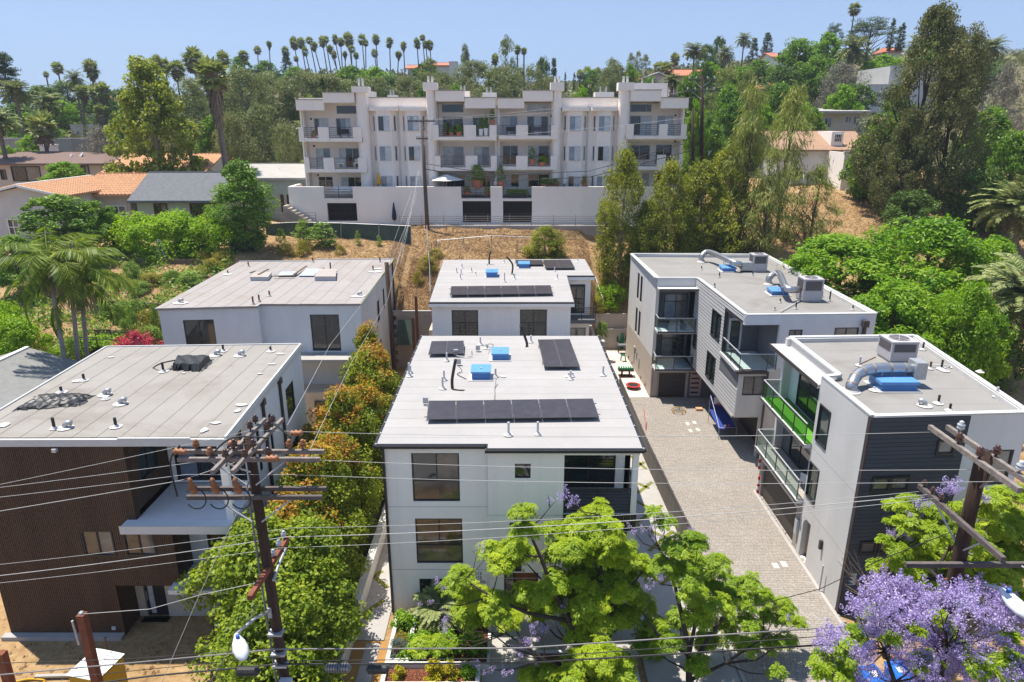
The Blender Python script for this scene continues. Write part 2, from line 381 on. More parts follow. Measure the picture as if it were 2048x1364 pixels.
# ------------------------------------------------------------------ object helpers
def tag(o,label=None,cat=None,group=None,kind=None):
 if label:
  o['label']=label
 if cat:
  o['category']=cat
 if group:
  o['group']=group
 if kind:
  o['kind']=kind
 return o
def empty(name,loc=(0,0,0),label=None,cat=None,group=None,rz=0.0):
 o=bpy.data.objects.new(name,None)
 o.location=loc
 o.rotation_euler=(0,0,rz)
 COL.objects.link(o)
 return tag(o,label,cat,group)
def put(name,me,parent=None,loc=None):
 """link a mesh; built in world coordinates, so a part keeps its place under an Empty that stands elsewhere"""
 o=bpy.data.objects.new(name,me)
 COL.objects.link(o)
 if parent is not None:
  o.parent=parent
  if loc is None:
   r=parent
   pos=Vector((0,0,0))
   while r is not None:
    pos=pos+r.location
    r=r.parent
   o.location=-pos
 if loc is not None:
  o.location=loc
 return o
class MB:
 def __init__(s):
  s.v=[]
  s.f=[]
  s.m=[]
 def quad(s,a,b,c,d,m=0):
  i=len(s.v)
  s.v+=[tuple(a),tuple(b),tuple(c),tuple(d)]
  s.f.append((i,i+1,i+2,i+3))
  s.m.append(m)
 def hexa(s,p,m=0):
  """eight corners: bottom ring then top ring"""
  i=len(s.v)
  s.v+=[tuple(q)for q in p]
  for f in((0,3,2,1),(4,5,6,7),(0,1,5,4),(1,2,6,5),(2,3,7,6),(3,0,4,7)):
   s.f.append(tuple(i+k for k in f))
   s.m.append(m)
 def box(s,x0,x1,y0,y1,z0,z1,m=0):
  s.hexa([(x0,y0,z0),(x1,y0,z0),(x1,y1,z0),(x0,y1,z0),(x0,y0,z1),(x1,y0,z1),(x1,y1,z1),(x0,y1,z1)],m)
  return s
 def bar(s,a,b,w,h,m=0,up=(0,0,1)):
  a,b=Vector(a),Vector(b)
  d=(b-a).normalized()
  upv=Vector(up)
  if abs(d.dot(upv))>0.97:
   upv=Vector((0,1,0))
  x=d.cross(upv).normalized()*(w/2)
  y=x.cross(d).normalized()*(h/2)
  s.hexa([a-x-y,a+x-y,b+x-y,b-x-y,a-x+y,a+x+y,b+x+y,b-x+y],m)
  return s
 def prism(s,poly,z0,z1,m=0):
  n=len(poly)
  i=len(s.v)
  zz0=z0 if isinstance(z0,(list,tuple))else[z0]*n
  zz1=z1 if isinstance(z1,(list,tuple))else[z1]*n
  s.v+=[(p[0],p[1],zz0[k])for k,p in enumerate(poly)]+[(p[0],p[1],zz1[k])for k,p in enumerate(poly)]
  s.f.append(tuple(i+k for k in reversed(range(n))))
  s.f.append(tuple(i+n+k for k in range(n)))
  s.m+=[m,m]
  for k in range(n):
   j=(k+1)%n
   s.f.append((i+k,i+j,i+n+j,i+n+k))
   s.m.append(m)
  return s
 def tube(s,pts,r,n=8,m=0,caps=True):
  pts=[Vector(p)for p in pts]
  k=len(pts)
  rr=r if isinstance(r,(list,tuple))else[r]*k
  base=len(s.v)
  prev=None
  for i,p in enumerate(pts):
   d=(pts[min(i+1,k-1)]-pts[max(i-1,0)]).normalized()
   ref=prev if prev is not None else(Vector((0,0,1))if abs(d.z)<0.9 else Vector((1,0,0)))
   x=(ref-d*ref.dot(d))
   if x.length<1e-6:
    x=d.orthogonal()
   x.normalize()
   y=d.cross(x)
   prev=x
   for j in range(n):
    a=2*math.pi*j/n
    s.v.append(tuple(p+(x*math.cos(a)+y*math.sin(a))*rr[i]))
  for i in range(k-1):
   for j in range(n):
    j2=(j+1)%n
    s.f.append((base+i*n+j,base+i*n+j2,base+(i+1)*n+j2,base+(i+1)*n+j))
    s.m.append(m)
  if caps:
   s.f.append(tuple(base+j for j in reversed(range(n))))
   s.f.append(tuple(base+(k-1)*n+j for j in range(n)))
   s.m+=[m,m]
  return s
 def lathe(s,c,prof,n=12,m=0,axis=None):
  """profile [(radius, height)] turned about the vertical (or an axis) through c"""
  c=Vector(c)
  az=Vector(axis).normalized()if axis else Vector((0,0,1))
  ax=az.orthogonal().normalized()
  ay=az.cross(ax)
  base=len(s.v)
  for r,h in prof:
   for j in range(n):
    a=2*math.pi*j/n
    s.v.append(tuple(c+az*h+(ax*math.cos(a)+ay*math.sin(a))*r))
  k=len(prof)
  for i in range(k-1):
   for j in range(n):
    j2=(j+1)%n
    s.f.append((base+i*n+j,base+i*n+j2,base+(i+1)*n+j2,base+(i+1)*n+j))
    s.m.append(m)
  s.f.append(tuple(base+j for j in reversed(range(n))))
  s.f.append(tuple(base+(k-1)*n+j for j in range(n)))
  s.m+=[m,m]
  return s
 def mesh(s,name,mat,smooth=False):
  me=bpy.data.meshes.new(name)
  me.from_pydata(s.v,[],s.f)
  for mt in(mat if isinstance(mat,(list,tuple))else[mat]):
   me.materials.append(mt)
  if isinstance(mat,(list,tuple)):
   me.polygons.foreach_set('material_index',s.m)
  if smooth:
   me.polygons.foreach_set('use_smooth',[True]*len(s.f))
  me.update()
  return me
 def build(s,name,mat,parent=None,smooth=False,label=None,cat=None,group=None,kind=None):
  o=put(name,s.mesh(name,mat,smooth),parent)
  return tag(o,label,cat,group,kind)
class Face:
 """a wall plane: u runs along p0 to p1, v is height, w is out of the wall"""
 def __init__(s,p0,p1):
  s.p=Vector((p0[0],p0[1],0))
  d=Vector((p1[0]-p0[0],p1[1]-p0[1],0))
  s.len=d.length
  s.d=d.normalized()
  s.n=Vector((s.d.y,-s.d.x,0))
 def pt(s,u,v,w=0.0):
  return s.p+s.d*u+s.n*w+Vector((0,0,v))
 def box(s,mb,u0,u1,v0,v1,w0,w1,m=0):
  mb.hexa([s.pt(u0,v0,w1),s.pt(u1,v0,w1),s.pt(u1,v0,w0),s.pt(u0,v0,w0),s.pt(u0,v1,w1),s.pt(u1,v1,w1),s.pt(u1,v1,w0),s.pt(u0,v1,w0)],m)
 def ux(s,x):
  return(x-s.p.x)/s.d.x
 def uy(s,y):
  return(y-s.p.y)/s.d.y
def wall(fc,mat,parent,z0,z1,openings=(),t=0.25,name='wall',u0=0.0,u1=None,label=None,w=0.0):
 u1=fc.len if u1 is None else u1
 us=sorted(set([u0,u1]+[o[0]for o in openings]+[o[1]for o in openings]))
 vs=sorted(set([z0,z1]+[o[2]for o in openings]+[o[3]for o in openings]))
 us=[u for u in us if u0<=u<=u1]
 vs=[v for v in vs if z0<=v<=z1]
 mb=MB()
 for j in range(len(vs)-1):
  run=None
  vm=(vs[j]+vs[j+1])/2
  for i in range(len(us)-1):
   um=(us[i]+us[i+1])/2
   solid=not any(o[0]<um<o[1]and o[2]<vm<o[3]for o in openings)
   if solid:
    if run is None:
     run=us[i]
    end=us[i+1]
   if(not solid or i==len(us)-2)and run is not None:
    fc.box(mb,run,end,vs[j],vs[j+1],w-t,w)
    run=None
 return mb.build(name,mat,parent,label=label)
def window(fc,parent,u0,u1,v0,v1,frame=None,panes=('pane_dark',),cols=(0.5,),rows=(),w=-0.08,fw=0.055,name='window',sill=False,split=None,proud=0.0):
 """frame as one part; every pane a sub-part of it. cols/rows: where the bars stand (fractions)"""
 frame=frame or M['black_metal']
 mb=MB()
 d0,d1=w-0.05,w+0.05+proud
 fc.box(mb,u0,u0+fw,v0,v1,d0,d1)
 fc.box(mb,u1-fw,u1,v0,v1,d0,d1)
 fc.box(mb,u0+fw,u1-fw,v0,v0+fw,d0,d1)
 fc.box(mb,u0+fw,u1-fw,v1-fw,v1,d0,d1)
 W,Hh=u1-u0,v1-v0
 cu=[u0+fw/2]+[u0+W*c for c in cols]+[u1-fw/2]
 cv=[v0+fw/2]+[v0+Hh*r for r in rows]+[v1-fw/2]
 b=fw*0.42
 for r in cv[1:-1]:
  fc.box(mb,u0+fw,u1-fw,r-b,r+b,d0+0.01,d1-0.01)
 for j in range(len(cv)-1):
  if split is not None and j not in split:
   continue
  for c in cu[1:-1]:
   fc.box(mb,c-b,c+b,cv[j]+b,cv[j+1]-b,d0+0.015,d1-0.015)
 if sill:
  fc.box(mb,u0-0.05,u1+0.05,v0-0.06,v0-0.002,w-0.05,0.06)
 wo=mb.build(name,frame,parent)
 k=0
 for j in range(len(cv)-1):
  cols_here=cu if(split is None or j in split)else[cu[0],cu[-1]]
  for i in range(len(cols_here)-1):
   pb=MB()
   fc.box(pb,cols_here[i],cols_here[i+1],cv[j],cv[j+1],w-0.012,w+0.004)
   pb.build('pane',M[panes[k%len(panes)]],wo)
   k+=1
 return wo
def text(s,parent,loc,size,mat,rot=(math.pi/2,0,0),name='lettering',align='LEFT'):
 c=bpy.data.curves.new(name,'FONT')
 c.body=s
 c.size=size
 c.extrude=0.006
 c.align_x=align
 c.materials.append(mat)
 tmp=bpy.data.objects.new(name,c)
 me=bpy.data.meshes.new_from_object(tmp)
 bpy.data.objects.remove(tmp)
 o=bpy.data.objects.new(name,me)
 COL.objects.link(o)
 o.rotation_euler=rot
 o.parent=parent
 r=parent
 pos=Vector((0,0,0))
 while r is not None:
  pos=pos+r.location
  r=r.parent
 o.location=Vector(loc)-pos
 return o
def clip_poly(poly,axis,lo,hi):
 """cut a flat polygon to lo <= coordinate <= hi"""
 def cut(pl,keep,c):
  out=[]
  for i in range(len(pl)):
   a,b=pl[i],pl[(i+1)%len(pl)]
   ka,kb=keep(a),keep(b)
   if ka:
    out.append(a)
   if ka!=kb:
    t=(c-a[axis])/(b[axis]-a[axis])
    out.append(tuple(a[q]+(b[q]-a[q])*t for q in range(2)))
  return out
 p=cut(poly,lambda q:q[axis]>=lo,lo)
 return cut(p,lambda q:q[axis]<=hi,hi)if len(p)>2 else[]
def roof_sheets(parent,poly,zf,mat,axis=1,step=1.0,rnd=None,lap=0.008,name='roof_sheet'):
 """membrane laid in strips, each lapping the next: one part per strip; zf(x, y) gives the height"""
 rnd=rnd or random.Random(3)
 lo=min(p[axis]for p in poly)
 hi=max(p[axis]for p in poly)
 a=lo
 i=0
 while a<hi-0.02:
  b=min(hi,a+step*rnd.uniform(0.93,1.07))
  pl=clip_poly(poly,axis,a,b)
  if len(pl)>2:
   mb=MB()
   up=[0.035+(lap if abs(q[axis]-b)<1e-6 and b<hi else 0.0)for q in pl]
   mb.prism(pl,[zf(*q)for q in pl],[zf(*q)+up[k]for k,q in enumerate(pl)])
   mb.build(name,mat,parent)
   if b<hi:
    ends=[q for q in pl if abs(q[axis]-b)<1e-6]
    if len(ends)>1:
     sb=MB()
     z=zf(*ends[0])+0.035+lap
     sb.bar((*ends[0],z-0.004),(*ends[-1],zf(*ends[-1])+0.031+lap),0.012,0.012)
     sb.build('seam',M['seam'],parent)
  a=b
  i+=1
  # ------------------------------------------------------------------ foliage
def np_mesh(name,V,mats,mi=None,nper=4):
 """V: (N, nper, 3) separate faces"""
 n=len(V)
 me=bpy.data.meshes.new(name)
 me.vertices.add(n*nper)
 me.loops.add(n*nper)
 me.polygons.add(n)
 me.vertices.foreach_set('co',np.ascontiguousarray(V,dtype=np.float32).ravel())
 me.loops.foreach_set('vertex_index',np.arange(n*nper,dtype=np.int32))
 me.polygons.foreach_set('loop_start',np.arange(0,n*nper,nper,dtype=np.int32))
 for m in mats:
  me.materials.append(m)
 if mi is not None:
  me.polygons.foreach_set('material_index',np.asarray(mi,dtype=np.int32))
 me.update(calc_edges=True)
 return me
def unit(a):
 return a/(np.linalg.norm(a,axis=-1,keepdims=True)+1e-9)
def kites(C,A,B,fold=0.0):
 """kite leaves: centre, half length, half width"""
 return np.stack([C-A,C+B-A*0.15,C+A,C-B-A*0.15],axis=1)
def clump_leaves(rng,cen,rad,per,L,W,out=0.6,up=0.5,jit=0.7,droop=0.0,shell=0.45,squash=0.8):
 K=len(cen)
 cen=np.repeat(cen,per,axis=0)
 rad=np.repeat(rad,per)
 n=K*per
 u=unit(rng.normal(size=(n,3)))
 rr=rad*(shell+(1-shell)*rng.random(n)**0.6)
 off=u*rr[:,None]
 off[:,2]*=squash
 P=cen+off
 N=unit(u*out+np.array([0,0,up])+rng.normal(size=(n,3))*jit)
 T=rng.normal(size=(n,3))
 if droop:
  T=T*(1-droop)+np.array([0,0,-1.0])*droop*1.6
 A=unit(T-N*np.sum(T*N,axis=1,keepdims=True))
 B=np.cross(N,A)
 s=rng.uniform(0.7,1.3,n)[:,None]
 return kites(P,A*s*L/2,B*s*W/2)
def crown_centres(rng,n,prof,z0,z1,R,inner=0.35,pw=0.5):
 t=rng.random(n)
 a=rng.random(n)*2*math.pi
 pr=np.array([prof(x)for x in t])*R
 r=pr*(inner+(1-inner)*rng.random(n)**pw)
 # the crown bulges unevenly round the trunk
 lump=1+0.22*np.sin(a*2+t*5+rng.random()*6)+0.14*np.sin(a*3-t*7+rng.random()*6)
 r*=lump
 return np.stack([np.cos(a)*r,np.sin(a)*r,z0+(z1-z0)*t],axis=1)
P_ROUND=lambda t:math.sqrt(max(0.02,1-(2*t-0.85)**2/1.4))
P_DOME=lambda t:math.sqrt(max(0.03,1-t**2.2))*(0.75+0.25*min(1,t*4))
P_CONE=lambda t:(1-t)**0.75*0.95+0.06
P_EGG=lambda t:max(0.12,math.sin(math.pi*min(1,0.12+t*0.88))**0.7)
P_COL=lambda t:max(0.1,(1-t**3.0))*(0.65+0.35*min(1,t*5))
P_TALL=lambda t:max(0.16,math.sin(math.pi*(0.18+0.80*t))**0.8)
P_FLAT=lambda t:1.0-0.55*t
def limbs(rng,mb,H,cen,r0,n_limb=9,lean=0.0,tmax=0.82,bend=0.02):
 k=7
 pts=[]
 ph=rng.random()*6
 for i in range(k+1):
  t=i/k
  pts.append(Vector((lean*H*t+math.sin(ph+t*4)*H*bend*t,math.cos(ph*2+t*3.3)*H*bend*t,H*tmax*t)))
 mb.tube(pts,[r0*(1-0.82*i/k)*(1.25 if i==0 else 1)for i in range(k+1)],7)
 idx=rng.choice(len(cen),size=min(n_limb,len(cen)),replace=False)
 for q in idx:
  c=Vector(cen[q])
  t=max(0.12,min(0.92,(c.z/H-0.22)/tmax))
  b=pts[int(t*k)]
  mid=b.lerp(c,0.55)+Vector((0,0,-0.03*H))
  rr=r0*(1-0.8*t)*0.5
  mb.tube([b,mid,c],[rr,rr*0.6,rr*0.2],5,caps=False)
TREE={}
def make_tree(key,seed,H,R,prof,z0,n,cr,per,L,W,mat,bark,r0,tips=None,**kw):
 rng=np.random.default_rng(seed)
 inner=kw.pop('inner',0.35)
 nl=kw.pop('n_limb',9)
 lean=kw.pop('lean',0.0)
 pw=kw.pop('pw',0.5)
 tmax=kw.pop('tmax',0.82)
 cen=crown_centres(rng,n,prof,z0*H,H-cr*0.7,R-cr*0.4,inner,pw)
 cen[:,0]+=lean*cen[:,2]
 rad=cr*rng.uniform(0.45,1.4,n)
 V=clump_leaves(rng,cen,rad,per,L,W,**kw)
 mats=[LF[mat]]
 mi=None
 if tips:
  mats.append(LF[tips])
  hi=cen[:,2]/H+rng.normal(size=n)*0.13
  rim=np.hypot(cen[:,0],cen[:,1])/R
  is_tip=np.repeat(((hi+rim*0.15)>0.86),per)
  zc=V.mean(axis=1)[:,2]>np.repeat(cen[:,2],per)-0.05
  mi=(is_tip&zc&(rng.random(n*per)<0.75)).astype(np.int32)
 me=np_mesh(key+'_crown',V,mats,mi)
 mb=MB()
 limbs(rng,mb,H,cen,r0,nl,lean,tmax)
 TREE.setdefault(key,[]).append((mb.mesh(key+'_trunk',M[bark],True),me,H,R))
def make_needle_tree(key,seed,H,R,prof,z0,n,mat,bark,r0,L=0.5,W=0.03,strands=60,**kw):
 """she-oak: drooping tufts of long thin needles along up-swept branches"""
 rng=np.random.default_rng(seed)
 cen=crown_centres(rng,n,prof,z0*H,H-0.4,R,0.15,0.6)
 per=strands
 C=np.repeat(cen,per,axis=0)
 m=len(C)
 out=C*np.array([1,1,0])
 out=unit(out+1e-3)
 P=C+rng.normal(size=(m,3))*np.array([0.28,0.28,0.34])*kw.get('spread',1.0)
 D=unit(out*rng.uniform(0.1,0.9,m)[:,None]+np.array([0,0,-0.75])+rng.normal(size=(m,3))*0.35)
 S=unit(np.cross(D,rng.normal(size=(m,3))))
 s=rng.uniform(0.6,1.3,m)[:,None]
 V=kites(P,D*s*L/2,S*s*W/2)
 me=np_mesh(key+'_crown',V,[LF[mat]])
 mb=MB()
 limbs(rng,mb,H,cen,r0,26,0,0.95)
 TREE.setdefault(key,[]).append((mb.mesh(key+'_trunk',M[bark],True),me,H,R))
def place_tree(key,var,base,height,width,label,name,cat='tree',group=None,rz=0.0,parts=('trunk','crown'),sink=0.15,tilt=(0,0)):
 tm,cm,H,R=TREE[key][var%len(TREE[key])]
 root=empty(name,(base[0],base[1],base[2]-sink),label,cat,group,rz)
 root.rotation_euler=(tilt[0],tilt[1],rz)
 for nm,me in zip(parts,(tm,cm)):
  o=bpy.data.objects.new(nm,me)
  COL.objects.link(o)
  o.parent=root
  o.scale=(width/(2*R),width/(2*R),(height+sink)/H)
 return root
def make_library():
 T=make_tree
 # street and garden trees near the camera
 for s in(11,12,13):
  T('hedgerow',s,7.0,2.3,P_TALL,0.04,170,0.58,210,0.15,0.09,'hedge','bark',0.16,tips='hedge_tip',inner=0.45,out=0.7,up=0.5,jit=0.55)
 for s in(14,15):
  T('hedgegreen',s,7.0,2.3,P_TALL,0.04,150,0.6,210,0.16,0.10,'hedge_green','bark',0.16,inner=0.4,out=0.7,up=0.5,jit=0.55)
 for s in(21,22):
  T('bright',s,10.0,5.0,P_DOME,0.18,190,1.0,170,0.34,0.13,'bright','bark',0.3,inner=0.4,out=0.6,up=0.7,jit=0.5,droop=0.25)
 T('laurel',31,8.0,2.7,P_EGG,0.05,150,0.75,130,0.22,0.11,'laurel','bark',0.2,inner=0.4,out=0.6,up=0.6,jit=0.6)
 T('lime',41,4.0,2.4,P_DOME,0.02,80,0.7,130,0.18,0.10,'lime','bark',0.12,inner=0.4,out=0.6,up=0.7,jit=0.6)
 T('lime',42,4.0,2.4,P_ROUND,0.02,80,0.7,130,0.18,0.10,'lime','bark',0.12,inner=0.4,out=0.6,up=0.7,jit=0.6)
 for s in(51,52,53):
  T('euc',s,10.0,2.6,P_TALL,0.05,130,0.72,150,0.26,0.085,'euc_gold','bark_pale',0.18,inner=0.2,out=0.3,up=0.2,jit=0.8,droop=0.55,squash=1.1)
 for s in(61,62):
  T('bigtree',s,26.0,7.5,P_TALL,0.06,190,1.45,190,0.40,0.15,'bigtree','bark_dark',0.6,inner=0.35,out=0.5,up=0.4,jit=0.7,droop=0.35,n_limb=30,squash=0.9)
 for s in(71,72,73):
  T('olive',s,14.0,5.0,P_ROUND,0.08,170,1.15,110,0.40,0.12,'olive','bark_pale',0.3,inner=0.3,out=0.35,up=0.35,jit=0.85,droop=0.35,n_limb=16)
 T('greyolive',81,6.0,3.6,P_DOME,0.05,90,0.9,120,0.24,0.07,'greyolive','bark',0.25,inner=0.35,out=0.4,up=0.4,jit=0.9)
 T('sycamore',91,20.0,6.0,P_TALL,0.04,210,1.15,105,0.46,0.30,'sycamore','bark_pale',0.42,inner=0.25,out=0.5,up=0.5,jit=0.7,n_limb=24)
 for s in(101,102,103):
  T('broad',s,10.0,4.6,P_DOME,0.05,120,1.05,100,0.42,0.22,'laurel','bark',0.3,inner=0.4,out=0.5,up=0.6,jit=0.6)
 for s in(104,105):
  T('broadlime',s,10.0,4.6,P_DOME,0.05,120,1.05,100,0.42,0.22,'bright','bark',0.3,inner=0.4,out=0.5,up=0.6,jit=0.6)
 for s in(106,107):
  T('broaddeep',s,10.0,4.2,P_ROUND,0.05,110,1.05,100,0.42,0.20,'deep','bark_dark',0.3,inner=0.4,out=0.5,up=0.6,jit=0.6)
 for s in(108,109):
  T('gum',s,16.0,4.0,P_TALL,0.15,80,1.1,95,0.42,0.13,'euc','bark_pale',0.3,inner=0.2,out=0.3,up=0.3,jit=0.8,droop=0.5,n_limb=16)
 T('cypress',111,12.0,1.0,P_COL,0.02,110,0.38,90,0.26,0.08,'deep','bark_dark',0.15,inner=0.4,out=0.5,up=1.2,jit=0.5)
 T('conifer',121,14.0,3.2,P_CONE,0.06,150,0.7,90,0.36,0.09,'pine','bark_dark',0.25,inner=0.3,out=0.8,up=0.2,jit=0.5,squash=0.45)
 T('conifer',122,14.0,3.2,P_CONE,0.06,150,0.7,90,0.36,0.09,'pine','bark_dark',0.25,inner=0.3,out=0.8,up=0.2,jit=0.5,squash=0.45)
 T('darkpine',131,14.0,6.0,P_FLAT,0.50,70,1.3,130,0.45,0.10,'pine','bark_dark',0.4,inner=0.25,out=0.5,up=0.8,jit=0.5,squash=0.35,n_limb=20)
 T('sapling',141,3.0,0.8,P_EGG,0.1,36,0.34,60,0.14,0.06,'shrub','bark',0.03,inner=0.2,out=0.4,up=0.5,jit=0.8)
 T('shrub',151,1.6,1.0,P_DOME,0.02,50,0.32,90,0.11,0.05,'shrub','bark',0.04,inner=0.4,out=0.7,up=0.5,jit=0.6)
 T('shrub',152,1.6,1.0,P_DOME,0.02,50,0.32,90,0.11,0.05,'shrub','bark',0.04,inner=0.4,out=0.7,up=0.5,jit=0.6)
 T('goldshrub',153,1.6,1.0,P_DOME,0.02,45,0.32,80,0.12,0.04,'shrub_gold','bark',0.04,inner=0.35,out=0.6,up=0.6,jit=0.7)
 T('blueshrub',154,2.6,1.2,P_EGG,0.02,45,0.42,80,0.16,0.05,'shrub_blue','bark',0.05,inner=0.3,out=0.5,up=0.4,jit=0.8)
 T('pinkshrub',155,1.6,1.5,P_DOME,0.02,70,0.34,100,0.10,0.06,'pinkflower','bark',0.04,inner=0.4,out=0.6,up=0.6,jit=0.7)
 T('yellowplant',156,0.7,0.4,P_DOME,0.02,18,0.16,50,0.10,0.05,'yellow','bark',0.02,inner=0.3,out=0.5,up=0.7,jit=0.6)
 T('lowplant',157,0.6,0.45,P_DOME,0.02,18,0.18,50,0.12,0.045,'bright','bark',0.02,inner=0.3,out=0.5,up=0.7,jit=0.6)
 T('cropplant',158,0.8,0.6,P_DOME,0.02,20,0.25,40,0.17,0.10,'bright','bark',0.02,inner=0.3,out=0.5,up=0.8,jit=0.5)
 for s in(161,162):
  make_needle_tree('sheoak',s,15.0,2.6,P_TALL,0.06,95,'needle','bark',0.2,L=0.7,W=0.06,strands=50,spread=1.0)
make_library()
def feather_frond(rng,length,droop,n,ll,lw,el,ragged=0.15,hang=0.5):
 """quads of one feather frond growing along +x from the origin at elevation el"""
 out=[]
 p=np.array([0.0,0.0,0.0])
 step=length/n
 ang=el
 pts=[]
 for i in range(n+1):
  pts.append(p.copy())
  p=p+np.array([math.cos(ang),0,math.sin(ang)])*step
  ang-=droop/n*(0.5+1.0*i/n)
 for i in range(1,n+1):
  t=i/n
  l=ll*(0.55+0.45*math.sin(math.pi*(0.15+0.8*t)))*rng.uniform(1-ragged,1+ragged)
  d=unit(pts[i]-pts[i-1])
  for s in(-1,1):
   v=unit(np.array([0,s,0])*0.9+d*0.55+np.array([0,0,-hang])*rng.uniform(0.5,1.2))
   w=unit(np.cross(v,np.array([0.0,0.0,1.0])+rng.normal(size=3)*0.3))
   b=pts[i]
   out.append([b-d*lw*0.3,b+v*l*0.45+w*lw/2,b+v*l,b+v*l*0.45-w*lw/2])
   # the stem
 for i in range(n):
  a,b=pts[i],pts[i+1]
  w=0.022*length/2.5*(1-i/n)+0.006
  out.append([a+[0,w,0],b+[0,w*0.8,0],b+[0,-w*0.8,0],a+[0,-w,0]])
 return np.array(out)
def rot_z(V,a):
 c,s=math.cos(a),math.sin(a)
 R=np.array([[c,-s,0],[s,c,0],[0,0,1]])
 return V@R.T
def feather_crown(name,seed,n_frond,length,droop,n,ll,lw,e0,e1,mat,hang=0.5,dead=0):
 rng=np.random.default_rng(seed)
 vs,mi=[],[]
 for i in range(n_frond+dead):
  t=i/max(1,n_frond-1)
  if i<n_frond:
   el=e1+(e0-e1)*t+rng.normal()*0.08
   V=feather_frond(rng,length*rng.uniform(0.85,1.1),droop*rng.uniform(0.8,1.2),n,ll,lw,el,hang=hang)
  else:
   V=feather_frond(rng,length*0.7,droop*1.2,n,ll*0.6,lw,-0.7,hang=hang)
  V=rot_z(V,i*2.39996+rng.normal()*0.15)
  vs.append(V)
  mi+=[0 if i<n_frond else 1]*len(V)
 return np_mesh(name,np.concatenate(vs),[LF[mat],M['dead_frond']],mi)
def fan_crown(name,seed,n_leaf,length,blade,segs,mat,e0=1.3,e1=-0.75,dead=10):
 rng=np.random.default_rng(seed)
 vs,mi=[],[]
 for i in range(n_leaf+dead):
  deadleaf=i>=n_leaf
  t=i/n_leaf
  el=(e0+(e1-e0)*t+rng.normal()*0.12)if not deadleaf else rng.uniform(-1.35,-0.95)
  d=np.array([math.cos(el),0,math.sin(el)])
  side=np.array([0,1.0,0])
  nrm=np.cross(d,side)
  hub=d*length*rng.uniform(0.75,1.1)
  Q=[[hub*0.02+side*0.03,hub+side*0.02,hub-side*0.02,hub*0.02-side*0.03]]
  for k in range(segs):
   a=(k/(segs-1)-0.5)*3.6
   v=d*math.cos(a)+side*math.sin(a)
   v=unit(v+np.array([0,0,-0.45])*(0.3+0.3*abs(a))+nrm*rng.normal()*0.12)
   w=unit(np.cross(v,nrm))*blade*0.16
   l=blade*rng.uniform(0.8,1.1)
   Q.append([hub,hub+v*l*0.55+w,hub+v*l,hub+v*l*0.55-w])
  V=rot_z(np.array(Q),i*2.39996+rng.normal()*0.2)
  vs.append(V)
  mi+=[1 if deadleaf else 0]*len(V)
 return np_mesh(name,np.concatenate(vs),[LF[mat],M['dead_frond']],mi)
PALM={'fan':[fan_crown('fan_crown',s,34,1.05,1.0,9,'palm',dead=7)for s in(1,2,3)],'feather':[feather_crown('feather_crown',s,56,2.9,1.25,20,0.62,0.17,1.4,-0.5,'phoenix',hang=0.2,dead=8)for s in(4,5)],'king':[feather_crown('king_crown',s,17,3.0,1.75,44,0.72,0.065,1.35,-0.1,'king',hang=0.8)for s in(6,7,8)],}
def skirt_mesh(seed,n,length,r):
 rng=np.random.default_rng(seed)
 a=rng.random(n)*6.283
 z=-rng.random(n)*length
 rr=r*(1.0-0.55*(-z/length))
 C=np.stack([np.cos(a)*rr,np.sin(a)*rr,z],axis=1)
 D=unit(np.stack([np.cos(a)*0.25,np.sin(a)*0.25,-np.ones(n)],axis=1)+rng.normal(size=(n,3))*0.15)
 S=np.stack([-np.sin(a),np.cos(a),np.zeros(n)],axis=1)
 return np_mesh('skirt',kites(C,D*0.55,S*0.13),[M['dead_frond']])
SKIRT=skirt_mesh(9,260,3.0,0.75)
def palm(kind,var,base,top,crown_w,label,name,group=None,r=0.2,skirt=0.0,lean=(0,0)):
 """trunk from base to top, crown of real width crown_w at the top"""
 root=empty(name,base,label,'palm tree',group)
 b=Vector(base)
 t=Vector(top)
 mb=MB()
 k=8
 pts=[]
 for i in range(k+1):
  f=i/k
  p=b.lerp(t,f)
  p.x+=math.sin(f*math.pi)*lean[0]
  p.y+=math.sin(f*math.pi)*lean[1]
  pts.append(p)
 pts[0].z-=0.3
 mb.tube(pts,[r*(1.35-0.5*min(1,i/2))if i<2 else r*(0.92-0.25*i/k)for i in range(k+1)],8)
 mb.build('trunk',M['palm_smooth' if kind=='king' else 'palm_trunk'],root,smooth=True)
 ref={'fan':3.7,'feather':5.6,'king':5.2}[kind]
 s=crown_w/ref
 o=bpy.data.objects.new('crown',PALM[kind][var%len(PALM[kind])])
 COL.objects.link(o)
 o.parent=root
 o.location=t-b
 o.scale=(s*(.88+.24*((var*37)%10)/10),s,s*(.8+.45*((var*53)%10)/10))
 o.rotation_euler=(.12*math.sin(var*5),.12*math.cos(var*3),var*1.7)
 if skirt:
  q=bpy.data.objects.new('skirt',SKIRT)
  COL.objects.link(q)
  q.parent=root
  q.location=t-b
  q.scale=(s,s,skirt/3.0)
 return root
